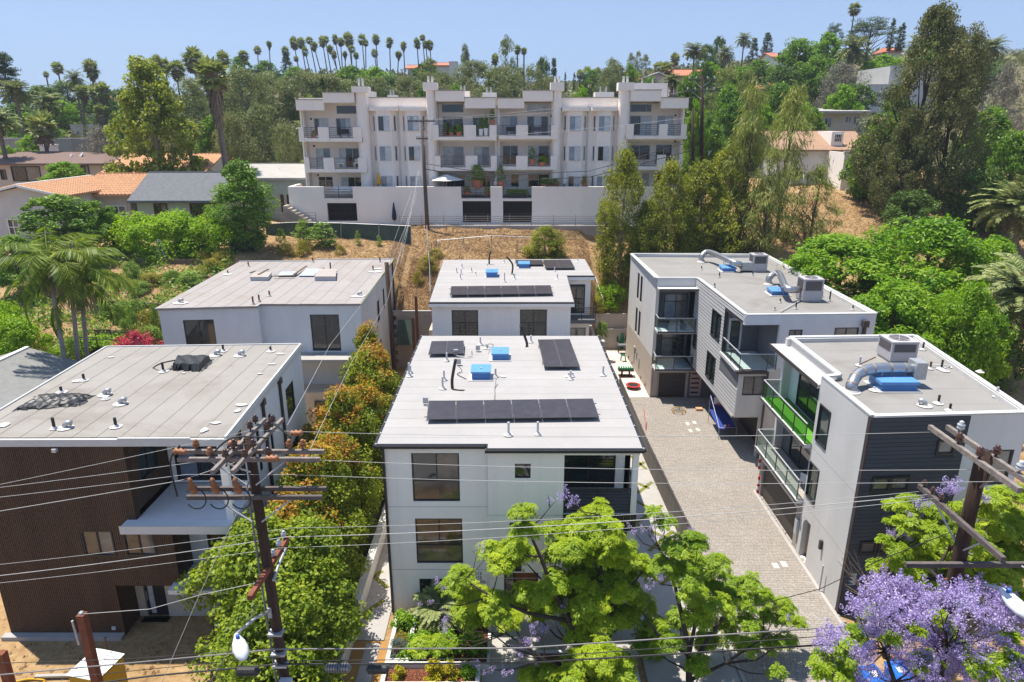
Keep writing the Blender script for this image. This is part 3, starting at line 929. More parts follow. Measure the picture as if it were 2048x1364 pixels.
 # jacaranda sprays: fern-like leaves in rosettes
def fern(rng,length,pairs,pl,pw):
 out=[]
 ang=rng.uniform(0.15,0.7)
 p=np.zeros(3)
 for i in range(pairs):
  t=i/pairs
  d=np.array([math.cos(ang),0,math.sin(ang)])
  p=p+d*length/pairs
  ang-=rng.uniform(0.08,0.16)
  l=pl*(0.55+0.75*math.sin(math.pi*(0.2+0.75*t)))
  for s in(-1,1):
   v=unit(np.array([0.0,s,0])+d*0.6+np.array([0,0,rng.uniform(-0.35,0.1)]))
   w=unit(np.cross(v,[0,0,1.0]))*pw/2
   out.append([p,p+v*l*0.5+w,p+v*l,p+v*l*0.5-w])
 return np.array(out)
_rg=np.random.default_rng(77)
ROSETTES=[]
for _k in range(6):
 ROSETTES.append(np.concatenate([rot_z(fern(_rg,_rg.uniform(0.38,0.58),9,0.15,0.062),j*6.283/11+_rg.normal()*0.25)for j in range(11)]))
PANICLES=[]
for _k in range(4):
 n_=60
 t_=_rg.random(n_)
 a_=_rg.random(n_)*6.283
 r_=0.19*(1-0.65*t_)*np.sqrt(_rg.random(n_))
 C_=np.stack([np.cos(a_)*r_,np.sin(a_)*r_,t_*0.42-0.1],axis=1)
 A_=unit(_rg.normal(size=(n_,3))+[0,0,-0.4])*0.034
 B_=unit(np.cross(A_,_rg.normal(size=(n_,3))))*0.020
 PANICLES.append(kites(C_,A_,B_))
def tilt_to(V,n,spin):
 """turn a template so that its z axis points along n"""
 n=unit(np.asarray(n,float))
 V=rot_z(V,spin)
 x=unit(np.cross([0.0,1.0,0.0],n))
 y=np.cross(n,x)
 return V@np.stack([x,y,n])
def jacaranda(name,label,base,blobs,leaf,trunk_pts,seed,flowers=(),per_m=9.0,fallen=None):
 """blobs: (centre, radius); each grown from its nearest limb. flowers: (centre, radius, count)"""
 rng=np.random.default_rng(seed)
 rnd=random.Random(seed)
 root=empty(name,base,label,'tree')
 vs=[]
 for c,r in blobs:
  k=max(5,int(per_m*(r/0.7)**2*5.2))
  for i in range(k):
   u=unit(rng.normal(size=3))
   if u[2]<-0.35:
    u[2]*=-0.4
   p=np.array(c)+u*r*np.array([1,1,0.85])*(0.45+0.55*rng.random())
   q=ROSETTES[rnd.randrange(6)]*rng.uniform(0.32,0.62)
   vs.append(tilt_to(q,u*0.55+np.array([0,0,0.8]),rng.random()*6.28)+p)
 V=np.concatenate(vs)
 o=put('crown',np_mesh(name+'_crown',V,[LF[leaf]]),root)
 if flowers:
  fs=[]
  for c,r,k in flowers:
   for i in range(k):
    u=unit(rng.normal(size=3))
    u[2]=abs(u[2])*0.8
    p=np.array(c)+u*r*rng.random()**0.4
    fs.append(tilt_to(PANICLES[rnd.randrange(4)]*rng.uniform(0.5,0.95),u+np.array([0,0,0.6]),rng.random()*6.28)+p)
  put('blossom',np_mesh(name+'_blossom',np.concatenate(fs),[LF['blossom']]),root)
 mb=MB()
 nodes=[]
 for pts,r0,r1 in trunk_pts:
  n=len(pts)
  mb.tube(pts,[r0+(r1-r0)*i/(n-1)for i in range(n)],7)
  for i in range(n):
   nodes.append((Vector(pts[i]),r0+(r1-r0)*i/(n-1)))
 for c,r in list(blobs)+[(f[0],f[1])for f in flowers]:
  c=Vector(c)
  b,rr=min(nodes,key=lambda q:(q[0]-c).length+max(0,q[0].z-c.z)*1.5)
  m1=b.lerp(c,0.5)+Vector((rnd.uniform(-.12,.12),rnd.uniform(-.12,.12),-0.12*(c-b).length))
  ra=min(rr*0.7,0.018+0.014*(c-b).length)
  mb.tube([b,m1,c],[ra,ra*0.7,ra*0.3],5,caps=False)
  for i in range(3):
   e=c+Vector((rnd.uniform(-1,1),rnd.uniform(-1,1),rnd.uniform(-0.1,0.9)))*r*0.8
   mb.tube([m1.lerp(c,0.7),e],[ra*0.3,0.006],4,caps=False)
 mb.build('trunk',M['bark_dark'],root,smooth=True)
 return root
 # ------------------------------------------------------------------ terrain
COLS=[(-900,[(-300,0),(25,0),(60,5),(110,12),(200,20),(400,24),(1600,30)]),(-200,[(-300,0),(25,0),(48,4),(62,8),(85,11),(130,16),(170,19),(260,20),(500,22),(1600,40)]),(-110,[(-300,0),(26,0),(34,1.3),(48,5),(62,9.3),(85,11.8),(110,14.5),(130,17.5),(170,21),(230,23),(500,23),(1600,60)]),(-55,[(-300,0),(28,0),(34,1.3),(48,5.2),(62,9.4),(75,10.6),(92,12),(120,17),(160,25),(205,33),(240,34.5),(330,30),(600,36),(1600,79.7)]),(-25.2,[(-300,0),(28,0),(34,1.3),(48,5.2),(62,9.4),(70,9.8),(78,10.4),(95,11.6),(120,17),(160,25),(205,32.5),(240,33.5),(330,28),(600,40),(1600,79.7)]),(-23.2,[(-300,0),(60.5,0),(61.6,8.5),(68,9.3),(74,10.3),(95,11.4),(120,17),(160,25),(205,32),(240,33),(330,28),(600,40),(1600,79.7)]),(-11.2,[(-300,0),(60.8,0),(61.8,8.4),(68,9.3),(74,10.4),(95,11.2),(120,16),(160,23),(205,30),(240,31),(330,27),(600,42),(1600,79.7)]),(-10.2,[(-300,0),(57.9,0),(58.3,5.1),(65,7.9),(73.6,10.4),(95,11.2),(120,16),(160,23),(205,29.5),(240,30),(330,27),(600,42),(1600,79.7)]),(-6.6,[(-300,0),(57.9,0),(58.3,5),(65,8.2),(73.6,10.4),(95,11.2),(120,15.5),(160,22.5),(205,29),(240,29),(330,27),(600,43),(1600,79.7)]),(-5.6,[(-300,0),(61.2,0),(62.2,6.5),(64,8.8),(73.4,10.3),(95,11),(120,15),(160,22),(205,28.5),(240,28),(330,27),(600,43),(1600,79.7)]),(7,[(-300,0),(61.2,0),(62.2,6),(64,8.5),(72.5,9),(73.2,10.3),(95,11),(130,15),(180,22),(230,24),(330,27),(600,49.3),(900,63.4),(1600,96.5)]),(8.2,[(-300,0),(63,0),(63.6,3.2),(70,8),(72.8,8.6),(73.4,10.3),(95,11),(130,15),(180,22),(230,24),(330,28),(600,49.3),(900,63.4),(1600,96.5)]),(11,[(-300,0),(63,0),(63.6,3.2),(70,7.9),(72.8,8.4),(73.4,10.2),(95,11),(130,15),(180,22),(230,24),(330,29),(600,49.3),(900,63.4),(1600,96.5)]),(23.5,[(-300,0),(61.5,0),(63,6.4),(70,8.6),(78,10),(84,11.6),(100,12.5),(130,17),(180,25),(230,29),(330,36),(600,49.3),(900,63.4),(1600,96.5)]),(26,[(-300,0),(36,0),(45,2),(55,5.2),(62,7.4),(70,8.9),(84,12.6),(100,14),(130,18),(180,27),(230,32),(330,36.6),(600,49.3),(900,63.4),(1600,96.5)]),(60,[(-300,0),(34,0),(45,2.5),(55,6),(62,8),(70,9.6),(84,13),(100,15.5),(130,22),(160,28),(200,34),(260,38),(400,39.9),(700,54),(1600,96.5)]),(120,[(-300,0),(34,0),(55,6),(70,10),(90,15),(130,24),(180,35),(240,41),(400,40.3),(700,54.8),(1000,69.3),(1600,98.3)]),(250,[(-300,0),(34,0),(70,8),(130,22),(200,34),(400,43.3),(700,60),(1000,76.7),(1600,110.1)]),(900,[(-300,0),(60,5),(200,30),(400,58.1),(800,95.2),(1150,127.7),(1600,169.4)]),]
_cx=np.array([c[0]for c in COLS],float)
def height_grid(X,Y):
 X=np.asarray(X,float)
 Y=np.asarray(Y,float)
 Z=np.stack([np.interp(Y,[p[0]for p in c[1]],[p[1]for p in c[1]])for c in COLS],axis=0)
 i=np.clip(np.searchsorted(_cx,X)-1,0,len(COLS)-2)
 t=np.clip((X-_cx[i])/(_cx[i+1]-_cx[i]),0,1)
 j=np.arange(X.size).reshape(X.shape)if X.ndim==1 else None
 if X.ndim==0:
  z=Z[i]*(1-t)+Z[i+1]*t
 else:
  z=Z[i,j]*(1-t)+Z[i+1,j]*t
 far=np.clip((Y-62)/60,0,1)
 z=z+np.clip((Y-61)/3,0,1)*0.12*np.sin(X*1.7+Y*0.9)*np.sin(Y*1.3-X*0.6)
 z=z+far*(0.7*np.sin(X*0.11+1.0)*np.sin(Y*0.09)+np.clip((Y-250)/300,0,1)*5*np.sin(X*0.013+Y*0.006)*np.sin(Y*0.011+1))
 return z
def hz(x,y):
 return float(height_grid(np.array([x]),np.array([y]))[0])
def axis_lines(parts):
 out=[]
 for a,b,s in parts:
  out+=list(np.arange(a,b,s))
 out.append(parts[-1][1])
 return np.array(out)
gx=axis_lines([(-900,-300,60),(-300,-100,16),(-100,-40,4),(-40,40,0.8),(40,120,4),(120,300,15),(300,900,50)])
gy=axis_lines([(-300,0,40),(0,20,4),(20,57,1.0),(57,76,0.4),(76,130,2.0),(130,300,6),(300,700,25),(700,1600,60)])
GX,GY=np.meshgrid(gx,gy)
GZ_=height_grid(GX.ravel(),GY.ravel())
nx,ny=len(gx),len(gy)
gv=np.stack([GX.ravel(),GY.ravel(),GZ_],axis=1)
gf=[]
gm=[]
for j in range(ny-1):
 for i in range(nx-1):
  a=j*nx+i
  gf.append((a,a+1,a+nx+1,a+nx))
  gm.append(1 if gy[j]>=96 else 0)
def ground_mat(name,c1,c2,c3,s1=0.5,s2=3.5,bump=0.8):
 m,nt,p,out=_new(name)
 N,L=nt.nodes,nt.links
 geo=N.new('ShaderNodeNewGeometry')
 n1=N.new('ShaderNodeTexNoise')
 n1.inputs['Scale'].default_value=s1
 n1.inputs['Detail'].default_value=8
 n1.inputs['Roughness'].default_value=0.7
 n2=N.new('ShaderNodeTexNoise')
 n2.inputs['Scale'].default_value=s2
 n2.inputs['Detail'].default_value=6
 n2.inputs['Roughness'].default_value=0.7
 L.new(geo.outputs['Position'],n1.inputs['Vector'])
 L.new(geo.outputs['Position'],n2.inputs['Vector'])
 cr=N.new('ShaderNodeValToRGB')
 e=cr.color_ramp.elements
 e[0].position=0.33
 e[0].color=(*c1,1)
 e[1].position=0.68
 e[1].color=(*c3,1)
 k=e.new(0.5)
 k.color=(*c2,1)
 ad=N.new('ShaderNodeMath')
 ad.operation='MULTIPLY_ADD'
 ad.inputs[1].default_value=0.55
 L.new(n2.outputs[0],ad.inputs[0])
 m2=N.new('ShaderNodeMath')
 m2.operation='MULTIPLY'
 m2.inputs[1].default_value=0.45
 L.new(n1.outputs[0],m2.inputs[0])
 L.new(m2.outputs[0],ad.inputs[2])
 L.new(ad.outputs[0],cr.inputs[0])
 L.new(cr.outputs[0],p.inputs['Base Color'])
 p.inputs['Roughness'].default_value=0.95
 p.inputs['Specular IOR Level'].default_value=0.1
 bp=N.new('ShaderNodeBump')
 bp.inputs['Strength'].default_value=bump
 bp.inputs['Distance'].default_value=0.12
 L.new(ad.outputs[0],bp.inputs['Height'])
 L.new(bp.outputs[0],p.inputs['Normal'])
 MATS[name]=m
 return m
M['dirt']=ground_mat('dirt',(0.17,0.10,0.045),(0.33,0.215,0.105),(0.46,0.325,0.185),bump=1.0)
M['hillside']=ground_mat('hillside',(0.075,0.075,0.035),(0.13,0.115,0.06),(0.21,0.175,0.10),s1=0.05,s2=0.4)
me=bpy.data.meshes.new('ground')
me.from_pydata(gv.tolist(),[],gf)
me.materials.append(M['dirt'])
me.materials.append(M['hillside'])
me.polygons.foreach_set('material_index',gm)
me.polygons.foreach_set('use_smooth',[True]*len(gf))
ground=put('ground',me)
tag(ground,'bare tan dirt of the lots and the dry hillside behind','ground',kind='structure')
def scatter(n,x0,x1,y0,y1,seed):
 rng=np.random.default_rng(seed)
 X=rng.uniform(x0,x1,n)
 Y=rng.uniform(y0,y1,n)
 return rng,X,Y,height_grid(X,Y)
def straw(n,x0,x1,y0,y1,seed,L=0.3,W=0.035,up=0.35):
 rng,X,Y,Z=scatter(n,x0,x1,y0,y1,seed)
 C=np.stack([X,Y,Z+0.05],axis=1)
 A=unit(rng.normal(size=(n,3))*[1,1,0.25]+[0,0,up])
 B=unit(np.cross(A,rng.normal(size=(n,3))))
 s=rng.uniform(0.5,1.4,n)[:,None]
 return kites(C,A*s*L/2,B*s*W/2)
V=np.concatenate([straw(24000,-12,12,62,74,1),straw(7000,-10.4,-6.4,58.2,66,2),straw(16000,24,44,62,86,3),straw(9000,-24,-10,61.8,70,4),straw(7000,-36,-25,44,64,5,up=0.2),straw(6000,-12,12,62,74,21,L=.55,W=.05,up=1.1),straw(5000,24,44,62,86,22,L=.55,W=.05,up=1.1),straw(1500,-10.4,-6.4,58.2,66,23,L=.5,W=.05,up=1.1)])
tag(put('dry_grass',np_mesh('dry_grass',V,[LF['dry']])),'mown straw and dry weeds covering the tan hillside','dry grass',kind='stuff')
# low growth that covers the far hill between the trees, nobody could count it
rng,X,Y,Z=scatter(30000,-190,190,98,300,6)
keep=(np.abs(X)<Y*0.95+8)
X,Y,Z=X[keep],Y[keep],Z[keep]
n=len(X)
C=np.stack([X,Y,Z+rng.random(n)**1.5*2.6],axis=1)
A=unit(rng.normal(size=(n,3)))
B=unit(np.cross(A,rng.normal(size=(n,3))))
s=(rng.uniform(0.35,0.8,n)*(0.6+Y/260))[:,None]
tag(put('undergrowth',np_mesh('undergrowth',kites(C,A*s,B*s*0.5),[LF['scrub']])),'olive scrub covering the hill behind the white flats','undergrowth',kind='stuff')
rng,X,Y,Z=scatter(60000,-300,900,250,1300,8)
keep=(np.abs(X)<Y*0.8+8)
X,Y,Z=X[keep],Y[keep],Z[keep]
n=len(X)
C=np.stack([X,Y,Z+rng.random(n)*2.5],axis=1)
A=unit(rng.normal(size=(n,3)))
B=unit(np.cross(A,rng.normal(size=(n,3))))
s=(rng.uniform(0.6,1.5,n)*(0.7+Y/900))[:,None]
tag(put('far_woods',np_mesh('far_woods',kites(C,A*s,B*s*0.6),[LF['scrub']])),'distant scrub and woods on the far mountains','woods',kind='stuff')
# ------------------------------------------------------------------ paved ground of the lots
# paver driveway between the fence and the two grey buildings
drive_poly=[(9.15,15.0),(14.62,15.0),(14.62,36.2),(16.6,36.2),(16.6,50.6),(11.0,50.6),(10.9,62.8),(8.3,62.8),(8.45,50.0),(8.72,40.0),(9.0,29.5)]
mb=MB()
mb.prism(drive_poly,0.02,0.06)
drive=mb.build('driveway',pm('sand_joint',(0.24,0.21,0.18),var=.2,scale=6),None,label='driveway of tan concrete pavers between fence and garages',cat='driveway',kind='structure')
pave_lo=[(9.15,15.0),(14.62,15.0),(14.62,36.2),(16.6,36.2),(16.6,50.6),(8.45,50.6),(8.72,40.0),(9.0,29.5)]
def in_poly(x,y,poly):
 c=False
 n=len(poly)
 for i in range(n):
  x0,y0=poly[i]
  x1,y1=poly[(i+1)%n]
  if(y0>y)!=(y1>y)and x<(x1-x0)*(y-y0)/(y1-y0)+x0:
   c=not c
 return c
rnd=random.Random(5)
near,rest=[],[]
y=19.6
row=0
while y<50.5:
 dep=0.13
 x=8.3-rnd.uniform(0,0.3)
 while x<16.7:
  ln=rnd.choice((0.13,0.20,0.20,0.26))
  if in_poly(x+ln/2,y+dep/2,pave_lo):
   (near if(len(near)<300 and y>21.2)else rest).append((x,y,ln,dep))
  x+=ln
 y+=dep
 row+=1
def paver_verts(x,y,ln,dp,z):
 g=0.003
 x0,x1,y0,y1=x+g,x+ln-g,y+g,y+dp-g
 b=0.004
 return[(x0,y0,0.055),(x1,y0,0.055),(x1,y1,0.055),(x0,y1,0.055),(x0+b,y0+b,z),(x1-b,y0+b,z),(x1-b,y1-b,z),(x0+b,y1-b,z)]
PAVF=np.array([(4,5,6,7),(0,1,5,4),(1,2,6,5),(2,3,7,6),(3,0,4,7)])
M['paver_obj']=pm('paver_obj',(0.295,0.263,0.23),rough=0.92,var=0.1,scale=0.8,bump=0.35,bscale=45,dirt=0.25,dirt_col=(0.30,0.27,0.245),objvar=0.10)
M['paver_mass']=leafmat('paver_mass',[(0.25,0.222,0.193),(0.285,0.255,0.222),(0.305,0.272,0.238),(0.345,0.312,0.278)],trans=0.0,rough=0.92,cl=0.5)
shared={}
for(x,y,ln,dp)in near:
 if ln not in shared:
  mm=bpy.data.meshes.new('paver')
  mm.from_pydata(paver_verts(0,0,ln,dp,0.085),[],PAVF.tolist())
  mm.materials.append(M['paver_obj'])
  shared[ln]=mm
 o=bpy.data.objects.new('paver',shared[ln])
 o.location=(x,y,rnd.uniform(-0.004,0.004))
 o.parent=drive
 COL.objects.link(o)
vv,ff=[],[]
for(x,y,ln,dp)in rest:
 i=len(vv)
 vv+=paver_verts(x,y,ln,dp,0.085+rnd.uniform(-0.004,0.004))
 ff+=(PAVF+i).tolist()
mm=bpy.data.meshes.new('pavers')
mm.from_pydata(vv,[],ff)
mm.materials.append(M['paver_mass'])
tag(put('paver_field',mm,drive),kind='stuff')
# lighter pavers let into the drive as markings
mb=MB()
for px,py in((1375,847),(1389,845),(1381,861),(1396,859)):
 c=GZ(px,py,0.09)
 mb.prism([(c.x-0.12,c.y-0.25),(c.x+0.12,c.y-0.25),(c.x+0.12,c.y+0.25),(c.x-0.12,c.y+0.25)],0.086,0.092)
for px,py in((1551,1131),(1568,1128)):
 c=GZ(px,py,0.09)
 mb.prism([(c.x-0.14,c.y-0.22),(c.x+0.14,c.y-0.22),(c.x+0.14,c.y+0.22),(c.x-0.14,c.y+0.22)],0.086,0.092)
mb.build('pale_paver',pm('pale_paver',(0.50,0.47,0.43),var=0.1),drive)
# concrete edge bands of the drive
mb=MB()
mb.box(14.36,14.52,24.6,36.1,0.02,0.098)
mb.box(9.05,9.2,15,29.4,0.02,0.10)
mb.build('edge_band',M['concrete'],drive)
# patio behind, in the corner by the rear house
mb=MB()
mb.prism([(8.45,50.6),(11.0,50.6),(10.9,62.8),(8.3,62.8)],0.06,0.08)
M['patio']=pm('patio',(0.56,0.50,0.44),rough=0.9,var=0.15,scale=2.5,bump=0.4,bscale=8,dirt=0.3)
mb.build('patio',M['patio'],None,label='pale stone patio beside the tall grey building',cat='patio',kind='structure')
# white concrete path right of the central house, with moss strips laid in a zigzag
mb=MB()
mb.prism([(5.35,15),(9.05,15),(8.98,29.5),(8.7,40),(8.4,50),(8.2,62),(5.35,62)],0.01,0.05)
path=mb.build('path',M['concrete'],None,label='white concrete path right of the central white house',cat='path',kind='structure')
def strips(parent,segs,w=0.2,z=0.055):
 for(x0,y0),(x1,y1)in segs:
  s=MB()
  s.bar((x0,y0,z),(x1,y1,z),w,0.03)
  s.build('moss_strip',M['moss_strip'],parent)
zz=[]
for(p,q)in(((1262,912),(1292,938)),((1265,940),(1288,924)),((1272,965),(1298,977)),((1276,986),(1304,964)),((1273,1003),(1326,1030)),((1272,1046),(1324,1011)),((1274,1049),(1352,1085)),((1298,1102),(1345,1062)),((1296,1222),(1392,1275)),((1342,1246),(1368,1226)),((1322,1170),(1372,1120))):
 a,b=GZ(*p,0.05),GZ(*q,0.05)
 zz.append(((a.x,a.y),(b.x,b.y)))
strips(path,zz)
# path left of the central house
mb=MB()
mb.prism([(-6.68,23.75),(-5.45,23.75),(-5.45,41),(-6.68,41)],0.01,0.05)
lp=mb.build('path',M['concrete_grey'],None,label='narrow grey path left of the central house, between it and the hedge trees',cat='path',kind='structure')
segs=[]
for(p,q)in(((712,1238),(768,1200)),((733,1161),(765,1142)),((748,1153),(776,1176)),((750,1090),(768,1075))):
 a,b=GZ(*p,0.05),GZ(*q,0.05)
 segs.append(((a.x,a.y),(min(b.x,-5.5),b.y)))
strips(lp,segs)
mb=MB()
mb.prism([(-6.66,15),(-5.05,15),(-5.05,23.7),(-6.66,23.7)],0.01,0.04)
fp=mb.build('path',M['ochre'],None,label='ochre front path with a grey strip beside the white planter',cat='path',kind='structure')
for k in range(6):
 s=MB()
 s.prism([(-6.15,23.55-k*1.25),(-5.55,23.55-k*1.25),(-5.55,22.33-k*1.25),(-6.15,22.33-k*1.25)],0.041,0.06)
 s.build('slab',M['concrete_grey'],fp)
 # low white wall along the hedge
mb=MB()
mb.box(-6.98,-6.70,14,42,0,0.95)
w_=mb.build('garden_wall',M['planter_white'],None,label='long low white wall between hedge trees and the narrow grey path',cat='wall')
mb=MB()
mb.box(-7.02,-6.66,14,42.04,0.95,1.0)
mb.build('coping',M['planter_white'],w_)
# neighbour's path edge: grey kerb under the hedge
mb=MB()
mb.prism([(-7.9,14),(-7.0,14),(-7.0,42),(-7.9,42)],0.01,0.04)
mb.build('path',pm('hedge_path',(0.16,0.14,0.12),var=0.25,scale=3),None,label='strip of dark soil under the hedge trees',cat='path',kind='structure')
# white planters in front of the central house
def planter(label,outer,inner,h,soil=0.42):
 root=empty('planter',(outer[0],outer[2],0),label,'planter')
 x0,x1,y0,y1=outer
 t=inner
 for nm,b in(('side',(x0,x0+t,y0,y1)),('side',(x1-t,x1,y0,y1)),('side',(x0+t,x1-t,y0,y0+t)),('side',(x0+t,x1-t,y1-t,y1))):
  mb=MB()
  mb.box(b[0],b[1],b[2],b[3],0,h)
  mb.build(nm,M['planter_white'],root)
 mb=MB()
 mb.box(x0+t,x1-t,y0+t,y1-t,0.01,soil)
 mb.build('mulch_bed',M['mulch'],root)
 rng=np.random.default_rng(int(abs(x0*100))+3)
 n=int((x1-x0)*(y1-y0)*420)
 C=np.stack([rng.uniform(x0+t+0.04,x1-t-0.04,n),rng.uniform(y0+t+0.04,y1-t-0.04,n),soil+rng.random(n)*0.03],axis=1)
 A=unit(rng.normal(size=(n,3))*[1,1,0.3])
 B=unit(np.cross(A,rng.normal(size=(n,3))*[0.3,0.3,1]))
 ch=put('mulch',np_mesh('mulch',kites(C,A*0.05,B*0.018),[M['mulch_chip']]),root)
 tag(ch,kind='stuff')
 return root
planter('white planter running from the house corner to the street, narrow',(-5.05,-4.12,21.95,24.72),0.16,0.62)
planter('long white planter along the street front of the house',(-5.05,-1.25,20.75,21.93),0.16,0.62)
planter('wide sunken bed of red mulch before the house front windows',(-4.08,-0.9,22.1,25.1),0.12,0.25,0.2)
planter('wide bed of red mulch under the green jacaranda',(0.9,5.0,19.4,22.9),0.14,0.30,0.24)
mb=MB()
mb.prism([(-1.2,15),(0.85,15),(0.85,25.1),(-1.2,25.1)],0.01,0.05)
mb.prism([(0.85,22.95),(5.3,22.95),(5.3,25.1),(0.85,25.1)],0.01,0.05)
mb.build('path',M['concrete'],None,label='white concrete entry path in front of the central house',cat='path',kind='structure')
# taupe board fence along the driveway
FN=[(8.62,51.2),(8.66,40.0),(8.9,31.4),(9.03,29.2)]
root=empty('driveway_fence',(FN[0][0],FN[0][1],0),'brown board fence along the left edge of the paver driveway','fence')
for i in range(3):
 a,b=Vector((*FN[i],0)),Vector((*FN[i+1],0))
 L_=(b-a).length
 k=max(1,round(L_/0.28))
 for j in range(k):
  p,q=a.lerp(b,j/k),a.lerp(b,(j+0.965)/k)
  mb=MB()
  mb.prism([(p.x-0.02,p.y),(p.x+0.02,p.y),(q.x+0.02,q.y),(q.x-0.02,q.y)],0.07,1.55)
  mb.build('board',M['fence_taupe'],root)
 mb=MB()
 mb.bar(a+Vector((0,0,1.58)),b+Vector((0,0,1.58)),0.10,0.05)
 mb.build('top_rail',M['dark_bronze'],root)
 n_=max(1,round(L_/2.4))
 for j in range(n_):
  p=a.lerp(b,j/n_)
  mb=MB()
  mb.box(p.x+0.03,p.x+0.11,p.y-0.04,p.y+0.04,0.06,1.55)
  mb.build('post',M['dark_bronze'],root)
  # street side, below the camera
mb=MB()
mb.prism([(-60,9),(60,9),(60,14.5),(-60,14.5)],0.005,0.03)
mb.build('pavement',M['concrete'],None,label='pale concrete pavement along the street',cat='pavement',kind='structure')
mb=MB()
mb.prism([(-60,-6),(60,-6),(60,8.8),(-60,8.8)],0.004,0.012)
mb.build('road',pm('asphalt',(0.07,0.07,0.072),rough=0.9,var=0.2,scale=3),None,label='grey asphalt street in front of the lots',cat='road',kind='structure')
# creeping green ground cover between the shrubs of the terraced garden
rng,X,Y,Z=scatter(26000,-44,-25.2,40,63,12)
pat=np.sin(X*1.1+1.3*np.sin(Y*.7))+np.sin(Y*1.4-X*.5)+rng.normal(size=len(X))*.35
keep=pat>-.35
X,Y,Z=X[keep],Y[keep],Z[keep]
n=len(X)
C=np.stack([X,Y,Z+rng.random(n)**2*.7],axis=1)
A=unit(rng.normal(size=(n,3)))
B=unit(np.cross(A,rng.normal(size=(n,3))))
tag(put('ground_cover',np_mesh('ground_cover',kites(C,A*.17,B*.075),[LF['shrub']])),'low green ground cover over the terraced garden slope','ground cover',kind='stuff')
# ------------------------------------------------------------------ roof furniture
def vent(parent,px,py,z,h=0.5,mat='pipe_grey',r=0.045,flash=0.19,foot='mastic',cap=False):
 p=GZ(px,py,z)
 mb=MB()
 mb.tube([p,p+Vector((0,0,h))],r,8)
 if cap:
  mb.tube([p+Vector((0,0,h)),p+Vector((0.02,-0.02,h+0.1))],r*1.7,8)
 o=mb.build('vent_pipe',M[mat],parent)
 mb=MB()
 rnd=random.Random(int(px*7+py))
 mb.lathe(p,[(flash*rnd.uniform(0.85,1.3),0.04),(flash*0.8,0.055),(r*1.5,0.13)],9)
 mb.build('flashing',M[foot],o)
def goose(parent,px,py,z,mat='galvanised',a=0.0):
 """short hooded roof vent on a pale pad"""
 p=GZ(px,py,z)
 mb=MB()
 d=Vector((math.cos(a),math.sin(a),0))
 mb.tube([p,p+Vector((0,0,0.16)),p+d*0.1+Vector((0,0,0.24)),p+d*0.26+Vector((0,0,0.22))],[0.10,0.10,0.11,0.12],8)
 o=mb.build('roof_vent',M[mat],parent,smooth=True)
 mb=MB()
 mb.lathe(p,[(0.32,0.038),(0.27,0.055),(0.1,0.07)],9)
 mb.build('flashing',M['mastic'],o)
def patch(parent,px,py,z,w,d,mat='mastic',name='roof_patch',seed=1):
 p=GZ(px,py,z)
 rnd=random.Random(seed+int(px))
 mb=MB()
 n=9
 mb.prism([(p.x+math.cos(i*6.283/n)*w/2*rnd.uniform(0.6,1.1),p.y+math.sin(i*6.283/n)*d/2*rnd.uniform(0.6,1.1))for i in range(n)],z+0.03,z+0.05)
 mb.build(name,M[mat],parent)
def hatch(label,x0,x1,y0,y1,z,h=0.42,group=None,lid='hatch_blue_lid',body='hatch_blue',drop=0.08):
 root=empty('roof_hatch',((x0+x1)/2,(y0+y1)/2,z),label,'roof hatch',group)
 mb=MB()
 mb.box(x0+0.06,x1-0.06,y0+0.06,y1-0.06,z,z+h-0.14)
 mb.build('curb',M[body],root)
 mb=MB()
 mb.prism([(x0,y0),(x1,y0),(x1,y1),(x0,y1)],[z+h-0.16]*4,[z+h-drop,z+h-drop,z+h,z+h])
 mb.build('lid',M[lid],root)
 mb=MB()
 cx,cy=(x0+x1)/2,y0+(y1-y0)*0.45
 mb.lathe((cx,cy,z+h-0.05),[(0.05,0),(0.045,0.05),(0.02,0.06)],8)
 mb.build('latch',M['galvanised'],root)
 mb=MB()
 mb.box(x0-0.12,x1+0.12,y0-0.12,y1+0.12,z-0.01,z+0.05)
 mb.build('flashing',M['mastic'],root)
 return root
